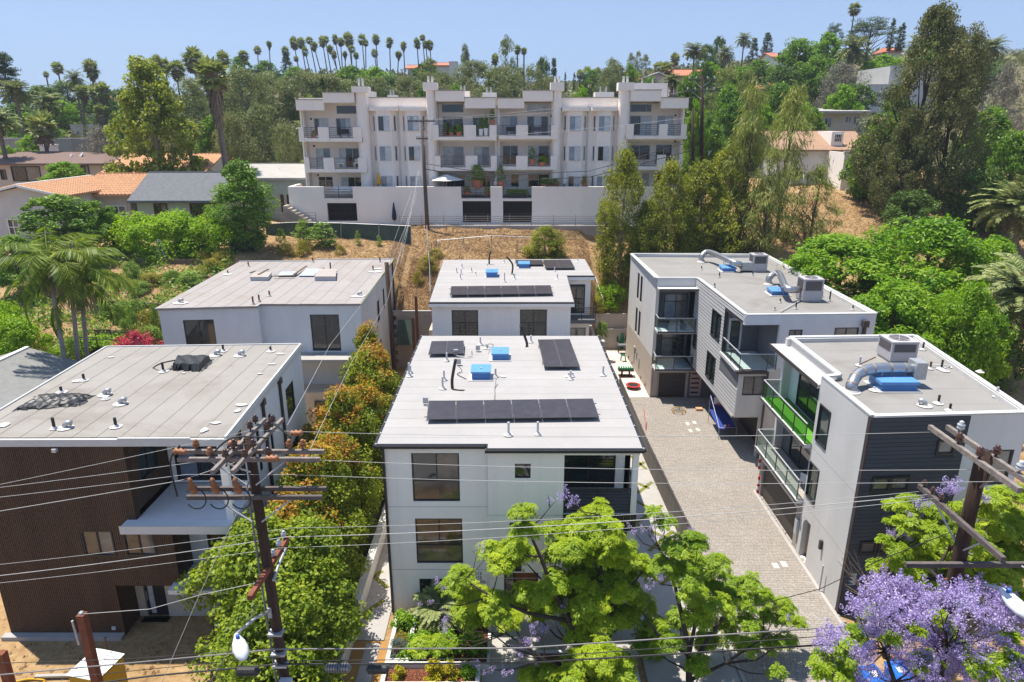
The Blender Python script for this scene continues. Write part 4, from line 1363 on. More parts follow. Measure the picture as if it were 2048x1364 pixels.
def solar(label,fl,fr,bl,br,cols,rows,zf,zb,rot90=False,halves=True):
 """array lifted off the roof; corners given on the plan, heights front and back; one part per panel"""
 fl,fr,bl,br=[Vector((p[0],p[1],0))for p in(fl,fr,bl,br)]
 root=empty('solar_array',(fl.x,fl.y,zf-0.3),label,'solar panels')
 def P(s,t):
  q=fl.lerp(fr,s).lerp(bl.lerp(br,s),t)
  q.z=zf+(zb-zf)*t
  return q
 g=0.0013
 for j in range(rows):
  for i in range(cols):
   s0,s1=i/cols+g,(i+1)/cols-g
   t0,t1=j/rows+g*1.5,(j+1)/rows-g*1.5
   a,b,c,d=P(s0,t0),P(s1,t0),P(s1,t1),P(s0,t1)
   dz=Vector((0,0,0.045))
   mb=MB()
   mb.hexa([a,b,c,d,a+dz,b+dz,c+dz,d+dz],0)
   fs,ft=0.02/max(0.2,(b-a).length),0.02/max(0.2,(d-a).length)
   def Q(s,t):
    return a.lerp(b,s).lerp(d.lerp(c,s),t)+Vector((0,0,0.049))
   segs=[(0,0.5),(0.5,1)]if halves else[(0,1)]
   for k0,k1 in segs:
    e0=k0+ft*(1 if k0==0 else 0.35)
    e1=k1-ft*(1 if k1==1 else 0.35)
    mb.quad(Q(fs,e0),Q(1-fs,e0),Q(1-fs,e1),Q(fs,e1),1)
   mb.build('panel',[M['solar_frame'],M['solar_cell']],root)
 for t in(0.2,0.8):
  mb=MB()
  a,b=P(-0.015,t)-Vector((0,0,0.03)),P(1.015,t)-Vector((0,0,0.03))
  mb.bar(a,b,0.04,0.05)
  mb.build('rail',M['galvanised'],root)
  n=max(2,cols)
  for i in range(n+1):
   q=P(i/n,t)
   mb=MB()
   mb.tube([(q.x,q.y,zf-0.4),(q.x,q.y,q.z-0.03)],0.025,6)
   mb.build('stand',M['galvanised'],root)
 return root
def ac_unit(label,x0,x1,y0,y1,z,h,group=None):
 root=empty('air_conditioner',((x0+x1)/2,(y0+y1)/2,z),label,'air conditioner',group)
 mb=MB()
 mb.box(x0+.05,x1-.05,y0+.05,y1-.05,z,z+0.12)
 mb.build('stand',M['galvanised'],root)
 mb=MB()
 mb.box(x0,x1,y0,y1,z+0.12,z+h)
 mb.build('cabinet',M['unit_beige'],root)
 mb=MB()
 mb.box(x0-0.02,x1+0.02,y0-0.02,y1+0.02,z+h,z+h+0.05)
 mb.build('lid',M['unit_beige'],root)
 zc0,zc1=z+0.12+(h-0.12)*0.48,z+h-0.08
 for b in((x0+0.12,x1-0.12,y0-0.012,y0-0.003),(x0+0.12,x1-0.12,y1+0.003,y1+0.012)):
  mb=MB()
  mb.box(b[0],b[1],b[2],b[3],zc0,zc1)
  mb.build('coil_grille',M['unit_coil'],root)
 for b in((x0-0.012,x0-0.003,y0+0.12,y1-0.12),(x1+0.003,x1+0.012,y0+0.12,y1-0.12)):
  mb=MB()
  mb.box(b[0],b[1],b[2],b[3],zc0,zc1)
  mb.build('coil_grille',M['unit_coil'],root)
 cx,cy,r=(x0+x1)/2,(y0+y1)/2,min(x1-x0,y1-y0)*0.36
 mb=MB()
 mb.lathe((cx,cy,z+h+0.05),[(r,0.001),(r,0.02)],20)
 f=mb.build('fan_grille',M['unit_coil'],root)
 mb=MB()
 for i in range(20):
  a0,a1=i*6.2832/20,(i+1)*6.2832/20
  mb.bar((cx+math.cos(a0)*r,cy+math.sin(a0)*r,z+h+0.075),(cx+math.cos(a1)*r,cy+math.sin(a1)*r,z+h+0.075),0.03,0.03)
 for i in range(6):
  a0=i*6.2832/6
  mb.bar((cx,cy,z+h+0.078),(cx+math.cos(a0)*r,cy+math.sin(a0)*r,z+h+0.078),0.025,0.02)
 mb.build('guard',M['unit_beige'],f)
 return root
def duct(label,pts,r,z,group=None,boxend=None):
 root=empty('air_duct',tuple(pts[0]),label,'air duct',group)
 # smooth the route
 P=[Vector(p)for p in pts]
 Q=[]
 for i in range(len(P)-1):
  a,b=P[i],P[i+1]
  pa,pb=P[max(0,i-1)],P[min(len(P)-1,i+2)]
  for k in range(6):
   t=k/6
   Q.append(0.5*((2*a)+(b-pa)*t+(2*pa-5*a+4*b-pb)*t*t+(3*a-pa-3*b+pb)*t**3))
 Q.append(P[-1])
 mb=MB()
 mb.tube(Q,r,16)
 mb.build('pipe',M['duct_metal'],root,smooth=True)
 for k in range(2,len(Q)-1,4):
  d=(Q[k+1]-Q[k]).normalized()
  mb=MB()
  mb.tube([Q[k]-d*0.05,Q[k]+d*0.05],r*1.03,16,caps=False)
  mb.build('band',M['duct_band'],root,smooth=True)
 if boxend:
  mb=MB()
  x0,x1,y0,y1,z0,z1=boxend
  mb.box(x0,x1,y0,y1,z0,z1)
  mb.build('transition_box',M['galvanised'],root)
 mb=MB()
 p=P[0]
 mb.lathe((p.x,p.y,z),[(r*1.75,0.03),(r*1.5,0.06),(r*1.05,0.2)],14)
 mb.build('flashing',M['mastic'],root)
 mid=Q[len(Q)*2//3]
 for s in(-1,1):
  mb=MB()
  mb.tube([(mid.x,mid.y+s*r*0.9,z),(mid.x,mid.y+s*r*0.9,mid.z-r*0.3)],0.02,6)
  mb.build('leg',M['galvanised'],root)
 return root
def cable(pts,r,mat,label=None,cat='cable',name='cable',parent=None,smooth_n=6,group=None):
 P=[Vector(p)for p in pts]
 Q=[]
 for i in range(len(P)-1):
  a,b=P[i],P[i+1]
  pa,pb=P[max(0,i-1)],P[min(len(P)-1,i+2)]
  for k in range(smooth_n):
   t=k/smooth_n
   Q.append(0.5*((2*a)+(b-pa)*t+(2*pa-5*a+4*b-pb)*t*t+(3*a-pa-3*b+pb)*t**3))
 Q.append(P[-1])
 mb=MB()
 mb.tube(Q,r,6)
 o=mb.build(name,M[mat],parent,smooth=True)
 if label:
  tag(o,label,cat,group)
 return o
def rail_slats(parent,a,b,z0,h,n=6,mat='black_metal',posts=2,name='railing',bar=0.035):
 """metal railing: posts, top rail and each slat a sub-part"""
 a,b=Vector((*a[:2],0)),Vector((*b[:2],0))
 mb=MB()
 mb.bar(a+Vector((0,0,z0+h)),b+Vector((0,0,z0+h)),0.06,0.05)
 o=mb.build(name,M[mat],parent)
 for i in range(posts):
  p=a.lerp(b,(i+0.02)/max(1,posts-1)if posts>1 else 0.5)
  if i==posts-1 and posts>1:
   p=b
  mb=MB()
  mb.box(p.x-0.025,p.x+0.025,p.y-0.025,p.y+0.025,z0,z0+h)
  mb.build('post',M[mat],o)
 for i in range(n):
  z=z0+h*(i+0.6)/(n+0.4)
  mb=MB()
  mb.bar(a+Vector((0,0,z)),b+Vector((0,0,z)),0.02,bar)
  mb.build('slat',M[mat],o)
 return o
def rail_glass(parent,pts,z0,h=1.05,name='glass_railing'):
 """posts and top rail with a glass pane in each bay"""
 mb=MB()
 P=[Vector((*p,0))for p in pts]
 for i in range(len(P)-1):
  mb.bar(P[i]+Vector((0,0,z0+h)),P[i+1]+Vector((0,0,z0+h)),0.05,0.05)
 o=mb.build(name,M['grey_metal'],parent)
 for i in range(len(P)-1):
  L_=(P[i+1]-P[i]).length
  n=max(1,round(L_/1.5))
  for k in range(n):
   a,b=P[i].lerp(P[i+1],k/n),P[i].lerp(P[i+1],(k+1)/n)
   d=(b-a).normalized()
   mb=MB()
   mb.box(a.x-.022,a.x+.022,a.y-.022,a.y+.022,z0,z0+h-0.02)
   mb.build('post',M['dark_bronze'],o)
   mb=MB()
   mb.bar(a+d*0.05+Vector((0,0,z0+h*0.52)),b-d*0.05+Vector((0,0,z0+h*0.52)),0.012,h*0.84)
   mb.build('pane',M['rail_glass'],o)
 e=P[-1]
 mb=MB()
 mb.box(e.x-.022,e.x+.022,e.y-.022,e.y+.022,z0,z0+h-0.02)
 mb.build('post',M['dark_bronze'],o)
 return o
def part_box(parent,name,mat,x0,x1,y0,y1,z0,z1):
 mb=MB()
 mb.box(x0,x1,y0,y1,z0,z1)
 return mb.build(name,M[mat],parent)
 # ------------------------------------------------------------------ the central white house
hA=empty('white_house',(0,32,0),'white flat-roofed house with black-framed windows and solar panels, in the middle','house')
ZA=8.37
t=0.25
fl=Face((-5.4,25.52),(-1.0,25.52))
wins=[(fl.ux(-4.19),fl.ux(-2.2),5.68,7.95),(fl.ux(-4.16),fl.ux(-2.14),2.6,4.85),(fl.ux(-4.1),fl.ux(-2.1),0.15,1.8)]
wall(fl,M['stucco_white'],hA,0,ZA-0.15,wins)
window(fl,hA,*wins[0],panes=('pane_bronze','pane_dark','pane_bronze'),cols=(0.52,),rows=(0.43,),split=[1],fw=0.06)
window(fl,hA,*wins[1],panes=('pane_bronze','pane_bronze','pane_dark'),cols=(0.5,),rows=(0.40,),split=[1],fw=0.06)
window(fl,hA,*wins[2],panes=('pane_dark','pane_bronze'),cols=(0.5,),fw=0.06)
fr=Face((-1.0,25.2),(5.25,25.2))
u=fr.ux
ow=[(u(0.12),u(0.77),6.96,7.63),(u(-0.1),u(0.42),2.4,4.85),(u(-0.35),u(1.15),0.06,2.35),(u(2.35),u(4.9),2.75,4.4),(u(2.35),u(4.9),0.1,2.3)]
wall(fr,M['stucco_white'],hA,0,5.28,ow)
wall(fr,M['stucco_white'],hA,5.28,ZA-0.15,[ow[0]],u1=u(2.15))
wall(fr,M['stucco_white'],hA,8.02,ZA-0.15,u0=u(2.15),name='lintel')
window(fr,hA,*ow[0],panes=('pane_green',),cols=(),fw=0.05)
window(fr,hA,*ow[1],panes=('pane_dark',),cols=(),rows=(0.3,0.6),fw=0.05)
window(fr,hA,*ow[3],panes=('pane_dark','pane_bronze'),fw=0.06)
window(fr,hA,*ow[4],panes=('pane_dark','pane_dark'),fw=0.06)
# entry: recessed timber door with side light
d_=MB()
fr.box(d_,u(0.15),u(1.1),0.08,2.3,-0.2,-0.14)
dr=d_.build('door',M['door_wood'],hA)
d_=MB()
fr.box(d_,u(0.22),u(0.27),0.9,1.5,-0.14,-0.09)
d_.build('handle',M['black_metal'],dr)
window(fr,hA,u(-0.33),u(0.12),0.08,2.3,panes=('pane_bronze',),cols=(),w=-0.16,name='side_light')
# dark board cladding under the balcony
mb=MB()
k=0
xx=2.15
while xx<5.24:
 b_=MB()
 fr.box(b_,u(xx),u(min(5.25,xx+0.27)),4.45,5.26,0.003,0.03)
 b_.build('board',M['black_metal'],hA)
 xx+=0.285
 # side, back walls
fj=Face((-1.0,25.52),(-1.0,25.45))
fL=Face((-5.4,40.0),(-5.4,25.77))
lw=[(fL.uy(38.0),fL.uy(36.6),5.6,7.4),(fL.uy(31.5),fL.uy(30.3),5.6,7.4),(fL.uy(31.5),fL.uy(30.3),2.6,4.4)]
wall(fL,M['stucco_white'],hA,0,ZA-0.15,lw)
for w_ in lw:
 window(fL,hA,*w_)
fR=Face((5.25,25.45),(5.25,40.0))
wall(fR,M['stucco_white'],hA,0,ZA-0.15,[(-0.01,fR.uy(27.2),5.28,8.02)])
fB=Face((5.0,40.25),(-5.4,40.25))
wall(fB,M['stucco_white'],hA,0,ZA-0.15)
# corner balcony
part_box(hA,'balcony_floor','stucco_dark',2.15,5.2,25.22,27.3,5.1,5.3)
part_box(hA,'ceiling','stucco_white',2.15,5.2,25.46,27.3,8.02,8.1)
fi=Face((2.15,27.2),(5.25,27.2))
wall(fi,M['stucco_white'],hA,5.28,8.05,[(0.12,2.45,5.35,7.95)],t=0.1)
window(fi,hA,0.12,2.45,5.35,7.95,panes=('pane_green','pane_dark'),cols=(0.48,),fw=0.07)
part_box(hA,'post','stucco_white',4.98,5.22,25.21,25.43,5.28,8.02)
rail_slats(hA,(2.2,25.26),(4.95,25.26),5.3,1.12,n=7,posts=3)
rail_slats(hA,(5.18,25.5),(5.18,27.1),5.3,1.12,n=7,posts=2)
part_box(hA,'cheek_wall','stucco_white',2.05,2.147,25.46,27.19,5.3,8.02)
# stucco joints
for z in(5.42,2.28):
 mb=MB()
 fl.box(mb,0.02,fl.len-0.02,z-0.012,z+0.012,0.001,0.004)
 mb.build('joint',M['grey_metal'],hA)
 mb=MB()
 fr.box(mb,0.02,u(2.14),z-0.22,z-0.196,0.001,0.004)
 mb.build('joint',M['grey_metal'],hA)
 # downpipe
mb=MB()
mb.box(-5.38,-5.28,25.40,25.50,0.1,ZA-0.2)
mb.build('downpipe',M['black_metal'],hA)
# house numbers
for s,x,z in(('2112',-1.75,2.02),('2113',-1.75,1.80),('2113½',-1.75,1.58)):
 text(s,hA,(x,25.505,z),0.21,M['ink'])
text('2112',hA,(0.15,25.185,2.42),0.2,M['ink'])
# roof
rpoly=[(-5.62,25.42),(-1.05,25.42),(-1.05,25.02),(5.36,25.02),(5.36,40.45),(-5.62,40.45)]
mb=MB()
mb.prism(rpoly,ZA-0.15,ZA-0.005)
mb.build('roof',M['black_metal'],hA)
ip=[(-5.56,25.48),(-0.99,25.48),(-0.99,25.08),(5.30,25.08),(5.30,40.4),(-5.56,40.4)]
roof_sheets(hA,ip,lambda x,y:ZA-0.004,M['roof_pale'],1,0.98)
for a,b in(((-5.60,25.45),(-5.60,40.4)),((5.34,25.05),(5.34,40.4))):
 n_=14
 for i in range(n_+1):
  x=a[0]
  y=a[1]+(b[1]-a[1])*i/n_
  mb=MB()
  mb.box(x-0.03,x+0.03,y-0.03,y+0.03,ZA,ZA+0.05)
  mb.build('gutter_strap',M['white_metal'],hA)
mb=MB()
mb.bar((-5.66,25.38,ZA-0.07),(-5.66,40.4,ZA-0.07),0.09,0.12)
mb.bar((5.41,25.0,ZA-0.07),(5.41,40.4,ZA-0.07),0.09,0.12)
mb.bar((-5.6,25.36,ZA-0.07),(-1.1,25.36,ZA-0.07),0.09,0.12)
mb.bar((-1.1,24.97,ZA-0.07),(5.36,24.97,ZA-0.07),0.09,0.12)
mb.build('gutter',M['black_metal'],hA)
def zpx(a,b,s=3.17,ox=700,oy=480):
 return ox+a/s,oy+b/s
RZ=ZA+0.03
solar('long row of six dark solar panels across the front of the central roof',GZ(*zpx(485,1140),RZ+.2),GZ(*zpx(1580,1125),RZ+.2),GZ(*zpx(497,1025),RZ+.32),GZ(*zpx(1540,1010),RZ+.32),6,1,RZ+0.2,RZ+0.32)
solar('pair of dark solar panels at the back left of the central roof',GZ(*zpx(497,725),RZ+.2),GZ(*zpx(720,722),RZ+.2),GZ(*zpx(517,645),RZ+.3),GZ(*zpx(722,642),RZ+.3),2,1,RZ+0.2,RZ+0.3)
solar('block of four dark solar panels at the back right of the central roof',GZ(*zpx(1230,806),RZ+.2),GZ(*zpx(1458,806),RZ+.2),GZ(*zpx(1190,635),RZ+.2),GZ(*zpx(1393,632),RZ+.2),2,2,RZ+0.2,RZ+0.2)
a,b=GZ(*zpx(765,893),RZ),GZ(*zpx(893,893),RZ)
hatch('blue roof hatch nearest the front of the central roof',a.x,b.x,a.y+0.02,a.y+1.0,RZ,0.55)
a,b=GZ(*zpx(895,768),RZ),GZ(*zpx(1008,768),RZ)
hatch('blue roof hatch farther back on the central roof',a.x,b.x,a.y+0.02,a.y+1.0,RZ,0.5)
for x,y,h in((376,865,.75),(384,845,.45),(597,890,.55),(588,945,.65),(614,770,.5),(827,665,.5),(923,870,.5),(1147,650,.45),(1604,860,.55),(1398,885,.5),(1385,868,.25),(1410,868,.25),(1005,1240,.62),(1190,1238,.62),(866,690,.3)):
 vent(hA,*zpx(x,y),RZ,h,'pipe_grey',0.05,0.17)
patch(hA,*zpx(970,868),RZ,0.42,0.35)
for x0,y0,x1,y1,x2,y2,l in((650,945,648,880,670,755,'front'),(1122,675,1118,640,1080,540,'back')):
 p0=GZ(*zpx(x0,y0),RZ)
 p1=VY(*zpx(x1,y1),p0.y)
 p2=VY(*zpx(x2,y2),p0.y+0.1)
 cable([p0,p1,p2],0.075,'pipe_black',None,name='insulated_pipe',parent=hA)
p0=GZ(*zpx(650,945),RZ+0.05)
cable([p0,GZ(*zpx(690,952),RZ+0.03),GZ(*zpx(720,953),RZ+.03)],0.04,'pipe_black',name='insulated_pipe',parent=hA)
cable([GZ(*zpx(928,875),RZ+0.3),GZ(*zpx(918,940),RZ+.04),GZ(*zpx(916,1000),RZ+.04),GZ(*zpx(880,1018),RZ+.04),GZ(*zpx(500,1020),RZ+.1)],0.022,'wire_grey',name='conduit',parent=hA)
cable([GZ(*zpx(672,735),RZ+0.1),GZ(*zpx(745,740),RZ+.1),GZ(*zpx(772,735),RZ+.1),GZ(*zpx(772,700),RZ+.4)],0.025,'galvanised',name='conduit',parent=hA)
cable([GZ(*zpx(680,790),RZ+0.4),GZ(*zpx(710,830),RZ+.1),GZ(*zpx(680,850),RZ+.05),GZ(*zpx(735,880),RZ+.04)],0.018,'wire_dark',name='conduit',parent=hA)
cable([GZ(*zpx(868,690),RZ+0.3),GZ(*zpx(880,660),RZ+.35),GZ(*zpx(908,665),RZ+.2),GZ(*zpx(895,680),RZ+.1),GZ(*zpx(840,668),RZ+.1)],0.015,'wire_dark',name='conduit',parent=hA)
for x,y in((672,735),(480,1045),(690,795),(811,708)):
 p=GZ(*zpx(x,y),RZ)
 part_box(hA,'junction_box','galvanised',p.x-.12,p.x+.12,p.y-.08,p.y+.08,RZ+.1,RZ+.38)
 # ------------------------------------------------------------------ the rear white house
hB=empty('white_house',(0,54,0),'white rear house with dark balcony doors, behind the central house','house')
def zB(x,y):
 return 8.42+(y-48.6)*0.068
fB1=Face((-5.95,48.9),(4.35,48.9))
ob=[(fB1.ux(VY(903,622,48.9).x),fB1.ux(VY(956,622,48.9).x),5.5,7.75),(fB1.ux(VY(1040,621,48.9).x),fB1.ux(VY(1094,621,48.9).x),5.5,7.8)]
wall(fB1,M['stucco_white'],hB,0,8.25,ob)
window(fB1,hB,*ob[0],panes=('pane_green','pane_dark'),fw=0.08,rows=())
window(fB1,hB,*ob[1],panes=('pane_green','pane_green'),fw=0.08,rows=())
fBl=Face((-5.95,60.6),(-5.95,49.15))
wall(fBl,M['stucco_white'],hB,0,8.25)
fBr=Face((4.35,49.15),(4.35,55.7))
wall(fBr,M['stucco_white'],hB,0,8.3,[(1.0,3.2,5.4,7.6)])
window(fBr,hB,1.0,3.2,5.4,7.6)
fBw=Face((4.4,55.9),(6.6,55.9))
ob=[(0.25,1.75,5.6,8.1),(0.25,1.9,2.4,4.3)]
wall(fBw,M['stucco_white'],hB,0,8.6,ob)
window(fBw,hB,*ob[0],panes=('pane_green','pane_green'),fw=0.09)
window(fBw,hB,*ob[1],panes=('pane_grey','pane_grey'),fw=0.07)
fBx=Face((6.6,56.15),(6.6,60.6))
wall(fBx,M['stucco_white'],hB,0,8.6)
rp=[(-6.12,48.55),(4.6,48.55),(4.6,55.5),(6.85,55.5),(6.6,60.9),(-6.2,60.6)]
mb=MB()
mb.prism(rp,[zB(*p)-0.34 for p in rp],[zB(*p)-0.1 for p in rp])
mb.build('roof',M['stucco_white'],hB)
mb=MB()
mb.prism(rp,[zB(*p)-0.098 for p in rp],[zB(*p)-0.005 for p in rp])
mb.build('roof_edge',M['dark_bronze'],hB)
ip=[(-6.06,48.61),(4.54,48.61),(4.54,55.56),(6.79,55.56),(6.55,60.84),(-6.14,60.54)]
roof_sheets(hB,ip,lambda x,y:zB(x,y)-0.004,M['roof_pale'],1,0.98)
part_box(hB,'balcony_floor','stucco_dark',-5.9,4.9,47.2,48.88,4.95,5.2)
rail_slats(hB,(-5.85,47.25),(4.85,47.25),5.2,1.05,n=4,posts=7)
rail_slats(hB,(4.85,47.3),(4.85,48.8),5.2,1.05,n=4,posts=2)
part_box(hB,'balcony_floor','stucco_dark',4.5,6.95,54.4,55.88,5.1,5.4)
rail_slats(hB,(4.6,54.45),(6.9,54.45),5.4,1.05,n=6,posts=3)
rail_slats(hB,(6.9,54.5),(6.9,55.8),5.4,1.05,n=6,posts=2)
for px in(880,992,1017):
 p=VY(px,612,48.85)
 part_box(hB,'wall_lamp','black_metal',p.x-.09,p.x+.09,48.74,48.89,p.z-.06,p.z+.06)
def zb2(a,b):
 return 820+a/4.876,500+b/4.876
def GB(a,b,dz=0.03):
 px,py=zb2(a,b)
 p=GZ(px,py,8.9)
 for _ in range(6):
  p=GZ(px,py,zB(p.x,p.y)+dz)
 return p
q=[GB(392,440,.25),GB(1393,425,.25),GB(400,358,.32),GB(1372,345,.32)]
solar('row of six dark solar panels on the front of the rear white house roof',q[0],q[1],q[2],q[3],6,1,zB(0,q[0].y)+0.25,zB(0,q[2].y)+0.32)
q=[GB(1325,180,.2),GB(1608,178,.2),GB(1295,103,.2),GB(1565,98,.2)]
solar('pair of dark solar panels at the back right of the rear white house roof',q[0],q[1],q[2],q[3],2,1,zB(0,q[0].y)+0.2,zB(0,q[2].y)+0.22)
q=[GB(1045,145,.2),GB(1300,143,.2),GB(1025,103,.2),GB(1290,103,.2)]
solar('dark solar panels half hidden by a blue hatch, rear white house roof',q[0],q[1],q[2],q[3],2,1,zB(0,q[0].y)+0.2,zB(0,q[2].y)+0.22)
a,b=GB(737,270),GB(858,270)
hatch('blue roof hatch in the middle of the rear white house roof',a.x,b.x,a.y,a.y+1.0,a.z-0.02,0.55)
a,b=GB(1055,180),GB(1168,180)
hatch('blue roof hatch beside the solar panels of the rear white house',a.x,b.x,a.y,a.y+0.9,a.z-0.02,0.5)
for x,y,h in((455,225,.45),(508,180,.4),(500,240,.45),(492,288,.5),(600,215,.4),(640,245,.3),(922,315,.8),(1020,290,.5),(1005,262,.3),(1410,212,.4),(1437,290,.5),(1635,118,.35),(918,130,.3),(752,165,.3)):
 p=GB(x,y)
 vent(hB,*zb2(x,y),p.z-0.02,h,'pipe_grey',0.045,0.17)
for x,y,x2,y2 in((772,140,788,15),(995,232,940,65)):
 p=GB(x,y)
 e=VY(*zb2(x2,y2),p.y)
 cable([p,VY(*zb2(x+(4 if x>900 else 2),(y+y2)/2-10),p.y),e],0.07,'pipe_black',name='insulated_pipe',parent=hB)
 # ------------------------------------------------------------------ the house with brown slats, front left
hC=empty('slatted_house',(-16.5,30,0),'house with dark brown vertical slat cladding and grey flat roof, street side','house')
ZC=9.3
fc=Face((-21.5,24.1),(-11.2,24.1))
uc=fc.ux
def slats(x0,x1,z0,z1,holes):
 us=[uc(x0),uc(x1)]
 mb=MB()
 x=x0+0.02
 while x<x1-0.03:
  segs=[(z0,z1)]
  for h in holes:
   if h[0]-0.03<x<h[1]+0.0:
    ns=[]
    for s in segs:
     if h[3]<=s[0]or h[2]>=s[1]:
      ns.append(s)
     else:
      if s[0]<h[2]:
       ns.append((s[0],h[2]))
      if s[1]>h[3]:
       ns.append((h[3],s[1]))
    segs=ns
  for s in segs:
   fc.box(mb,uc(x),uc(x)+0.066,s[0],s[1],0.002,0.04)
  x+=0.083
 o=mb.build('slat_cladding',M['wood_slat'],hC)
 tag(o,kind='stuff')
wA=(-17.56,-16.28,4.0,5.21)
wB=(-15.86,-14.61,4.02,5.23)
U=lambda w:(uc(w[0]),uc(w[1]),w[2],w[3])
wall(fc,M['wood_back'],hC,5.44,ZC-0.3,u1=uc(-15.15))
wall(fc,M['wood_back'],hC,2.6,5.44,[U(wA),U(wB)],u1=uc(-13.85))
wall(fc,M['wood_back'],hC,-0.2,2.6,u1=uc(-16.62))
slats(-21.5,-15.15,5.44,ZC-0.3,[])
slats(-21.5,-13.85,2.6,5.44,[wA,wB])
slats(-21.5,-16.62,0.05,2.6,[])
for w_ in(wA,wB):
 window(fc,hC,*U(w_),panes=('pane_bronze','pane_grey'),fw=0.06,w=-0.02,proud=0.02)
part_box(hC,'plinth','concrete_grey',-21.7,-16.6,23.75,24.05,-0.2,0.18)
part_box(hC,'soffit','wood_back',-16.6,-13.87,24.12,25.28,2.5,2.598)
# recess side walls in the same brown
f2=Face((-15.15,24.36),(-15.15,27.0))
wall(f2,M['wood_slat'],hC,5.98,ZC-0.3,[(0.5,1.9,7.0,8.3)],t=0.2)
window(f2,hC,0.5,1.9,7.0,8.3,panes=('pane_green',))
f2=Face((-13.85,24.36),(-13.85,25.3))
wall(f2,M['wood_slat'],hC,2.6,5.5,t=0.2)
f2=Face((-16.62,24.36),(-16.62,25.3))
wall(f2,M['wood_slat'],hC,-0.2,2.6,t=0.2)
# upper terrace: tall glass doors with maker's stickers
f3=Face((-15.1,27.0),(-11.55,27.0))
wall(f3,M['stucco_white'],hC,5.75,ZC-0.3,[(0.25,3.35,5.85,8.6)],t=0.2)
window(f3,hC,0.25,3.35,5.85,8.6,panes=('pane_blue','pane_dark','pane_dark'),cols=(0.32,0.66),fw=0.16,name='glass_door')
for uu in(0.62,1.75,2.75):
 p=f3.pt(uu,8.05,0.02)
 part_box(hC,'sticker','sticker',p.x-0.3,p.x+0.3,p.y-0.01,p.y,p.z-0.05,p.z+0.32)
 text('LACANTINA',hC,(p.x-0.27,p.y-0.012,p.z-0.02),0.1,M['ink'])
 part_box(hC,'emblem','ink',p.x-0.17,p.x+0.0,p.y-0.016,p.y-0.011,p.z+0.12,p.z+0.27)
part_box(hC,'terrace_slab','stucco_cool',-15.14,-11.25,24.06,26.98,5.45,5.72)
part_box(hC,'terrace_slab','stucco_cool',-15.55,-11.25,23.55,24.055,5.45,5.718)
part_box(hC,'terrace_edge','white_metal',-15.58,-11.22,23.5,23.548,5.40,5.76)
part_box(hC,'corner_post','stucco_white',-11.5,-11.22,24.05,24.3,5.72,ZC-0.3)
# middle floor, right of the cladding
f4=Face((-13.83,25.3),(-11.45,25.3))
wall(f4,M['stucco_cool'],hC,2.75,5.44,[(0.75,2.2,2.85,5.1)],t=0.2)
window(f4,hC,0.75,2.2,2.85,5.1,panes=('pane_dark','pane_dark'),fw=0.08,name='glass_door')
part_box(hC,'canopy','stucco_cool',-14.1,-11.3,23.5,25.28,2.55,2.74)
# ground floor
f5=Face((-16.6,25.3),(-11.45,25.3))
wall(f5,M['stucco_beige'],hC,-0.2,2.5,[(0.35,1.3,-0.1,2.3)],t=0.2)
mb=MB()
f5.box(mb,0.36,1.29,-0.1,2.29,-0.14,-0.08)
d_=mb.build('door',M['black_metal'],hC)
mb=MB()
f5.box(mb,0.50,0.72,0.1,2.1,-0.079,-0.072)
mb.build('door_light',M['pane_curtain'],d_)
mb=MB()
f5.box(mb,0.42,0.45,0.8,1.3,-0.079,-0.03)
mb.build('handle',M['galvanised'],d_)
part_box(hC,'doorstep','concrete_grey',-16.4,-15.2,24.9,25.28,-0.2,0.0)
p=VY(110,900,24.0)
part_box(hC,'wall_lamp','white_metal',p.x-.08,p.x+.08,23.9,24.05,p.z-.07,p.z+.07)
p=VY(227,1257,24.0)
part_box(hC,'wall_vent','white_metal',p.x-.08,p.x+.08,24.0,24.05,p.z-.08,p.z+.08)
# right side wall
f6=Face((-11.22,24.32),(-11.72,35.85))
def on_x(px,py,X):
 a,b,c=sight(px,py)
 k_=X/a
 return b*k_,CAM_H+c*k_
def side_open(fc_,X,box,pad=0):
 y0,z1=on_x(box[0],box[1],X)
 y1,z0=on_x(box[2],box[3],X)
 u0,u1=sorted((fc_.uy(y0),fc_.uy(y1)))
 return(u0,u1,min(z0,z1),max(z0,z1))
so=[(-0.01,f6.uy(26.9),5.74,8.85),(f6.uy(27.6),f6.uy(28.0),5.9,7.9),(f6.uy(29.4),f6.uy(29.8),5.9,7.9),(f6.uy(32.4),f6.uy(33.9),6.3,8.0),(f6.uy(32.4),f6.uy(33.9),3.0,4.9)]
wall(f6,M['stucco_cool'],hC,-0.2,ZC-0.3,so)
for w_ in so[1:]:
 window(f6,hC,*w_,panes=('pane_dark',),cols=())
for y_ in(28.7,31.4):
 c_=f6.pt(f6.uy(y_),0,0.07)
 part_box(hC,'downpipe','dark_bronze',c_.x-.06,c_.x+.06,c_.y-.06,c_.y+.06,0.1,ZC-0.55)
 part_box(hC,'rain_hopper','dark_bronze',c_.x-.12,c_.x+.12,c_.y-.14,c_.y+.14,ZC-0.55,ZC-0.25)
f7=Face((-11.95,35.85),(-22.0,35.4))
wall(f7,M['stucco_cool'],hC,-0.2,ZC-0.3)
f8=Face((-22.0,35.1),(-21.5,24.36))
wall(f8,M['stucco_cool'],hC,-0.2,ZC-0.3)
rc=[(-21.75,23.98),(-11.08,24.05),(-11.62,35.95),(-22.2,35.45)]
mb=MB()
mb.prism(rc,ZC-0.3,ZC-0.006)
mb.build('roof',M['white_metal'],hC)
icp=[(-21.65,24.12),(-11.22,24.19),(-11.74,35.82),(-22.1,35.33)]
roof_sheets(hC,icp,lambda x,y:ZC-0.004,M['roof_grey'],0,1.0)
mb=MB()
mb.bar((-11.15,24.1,ZC+0.03),(-11.69,35.9,ZC+0.03),0.09,0.10)
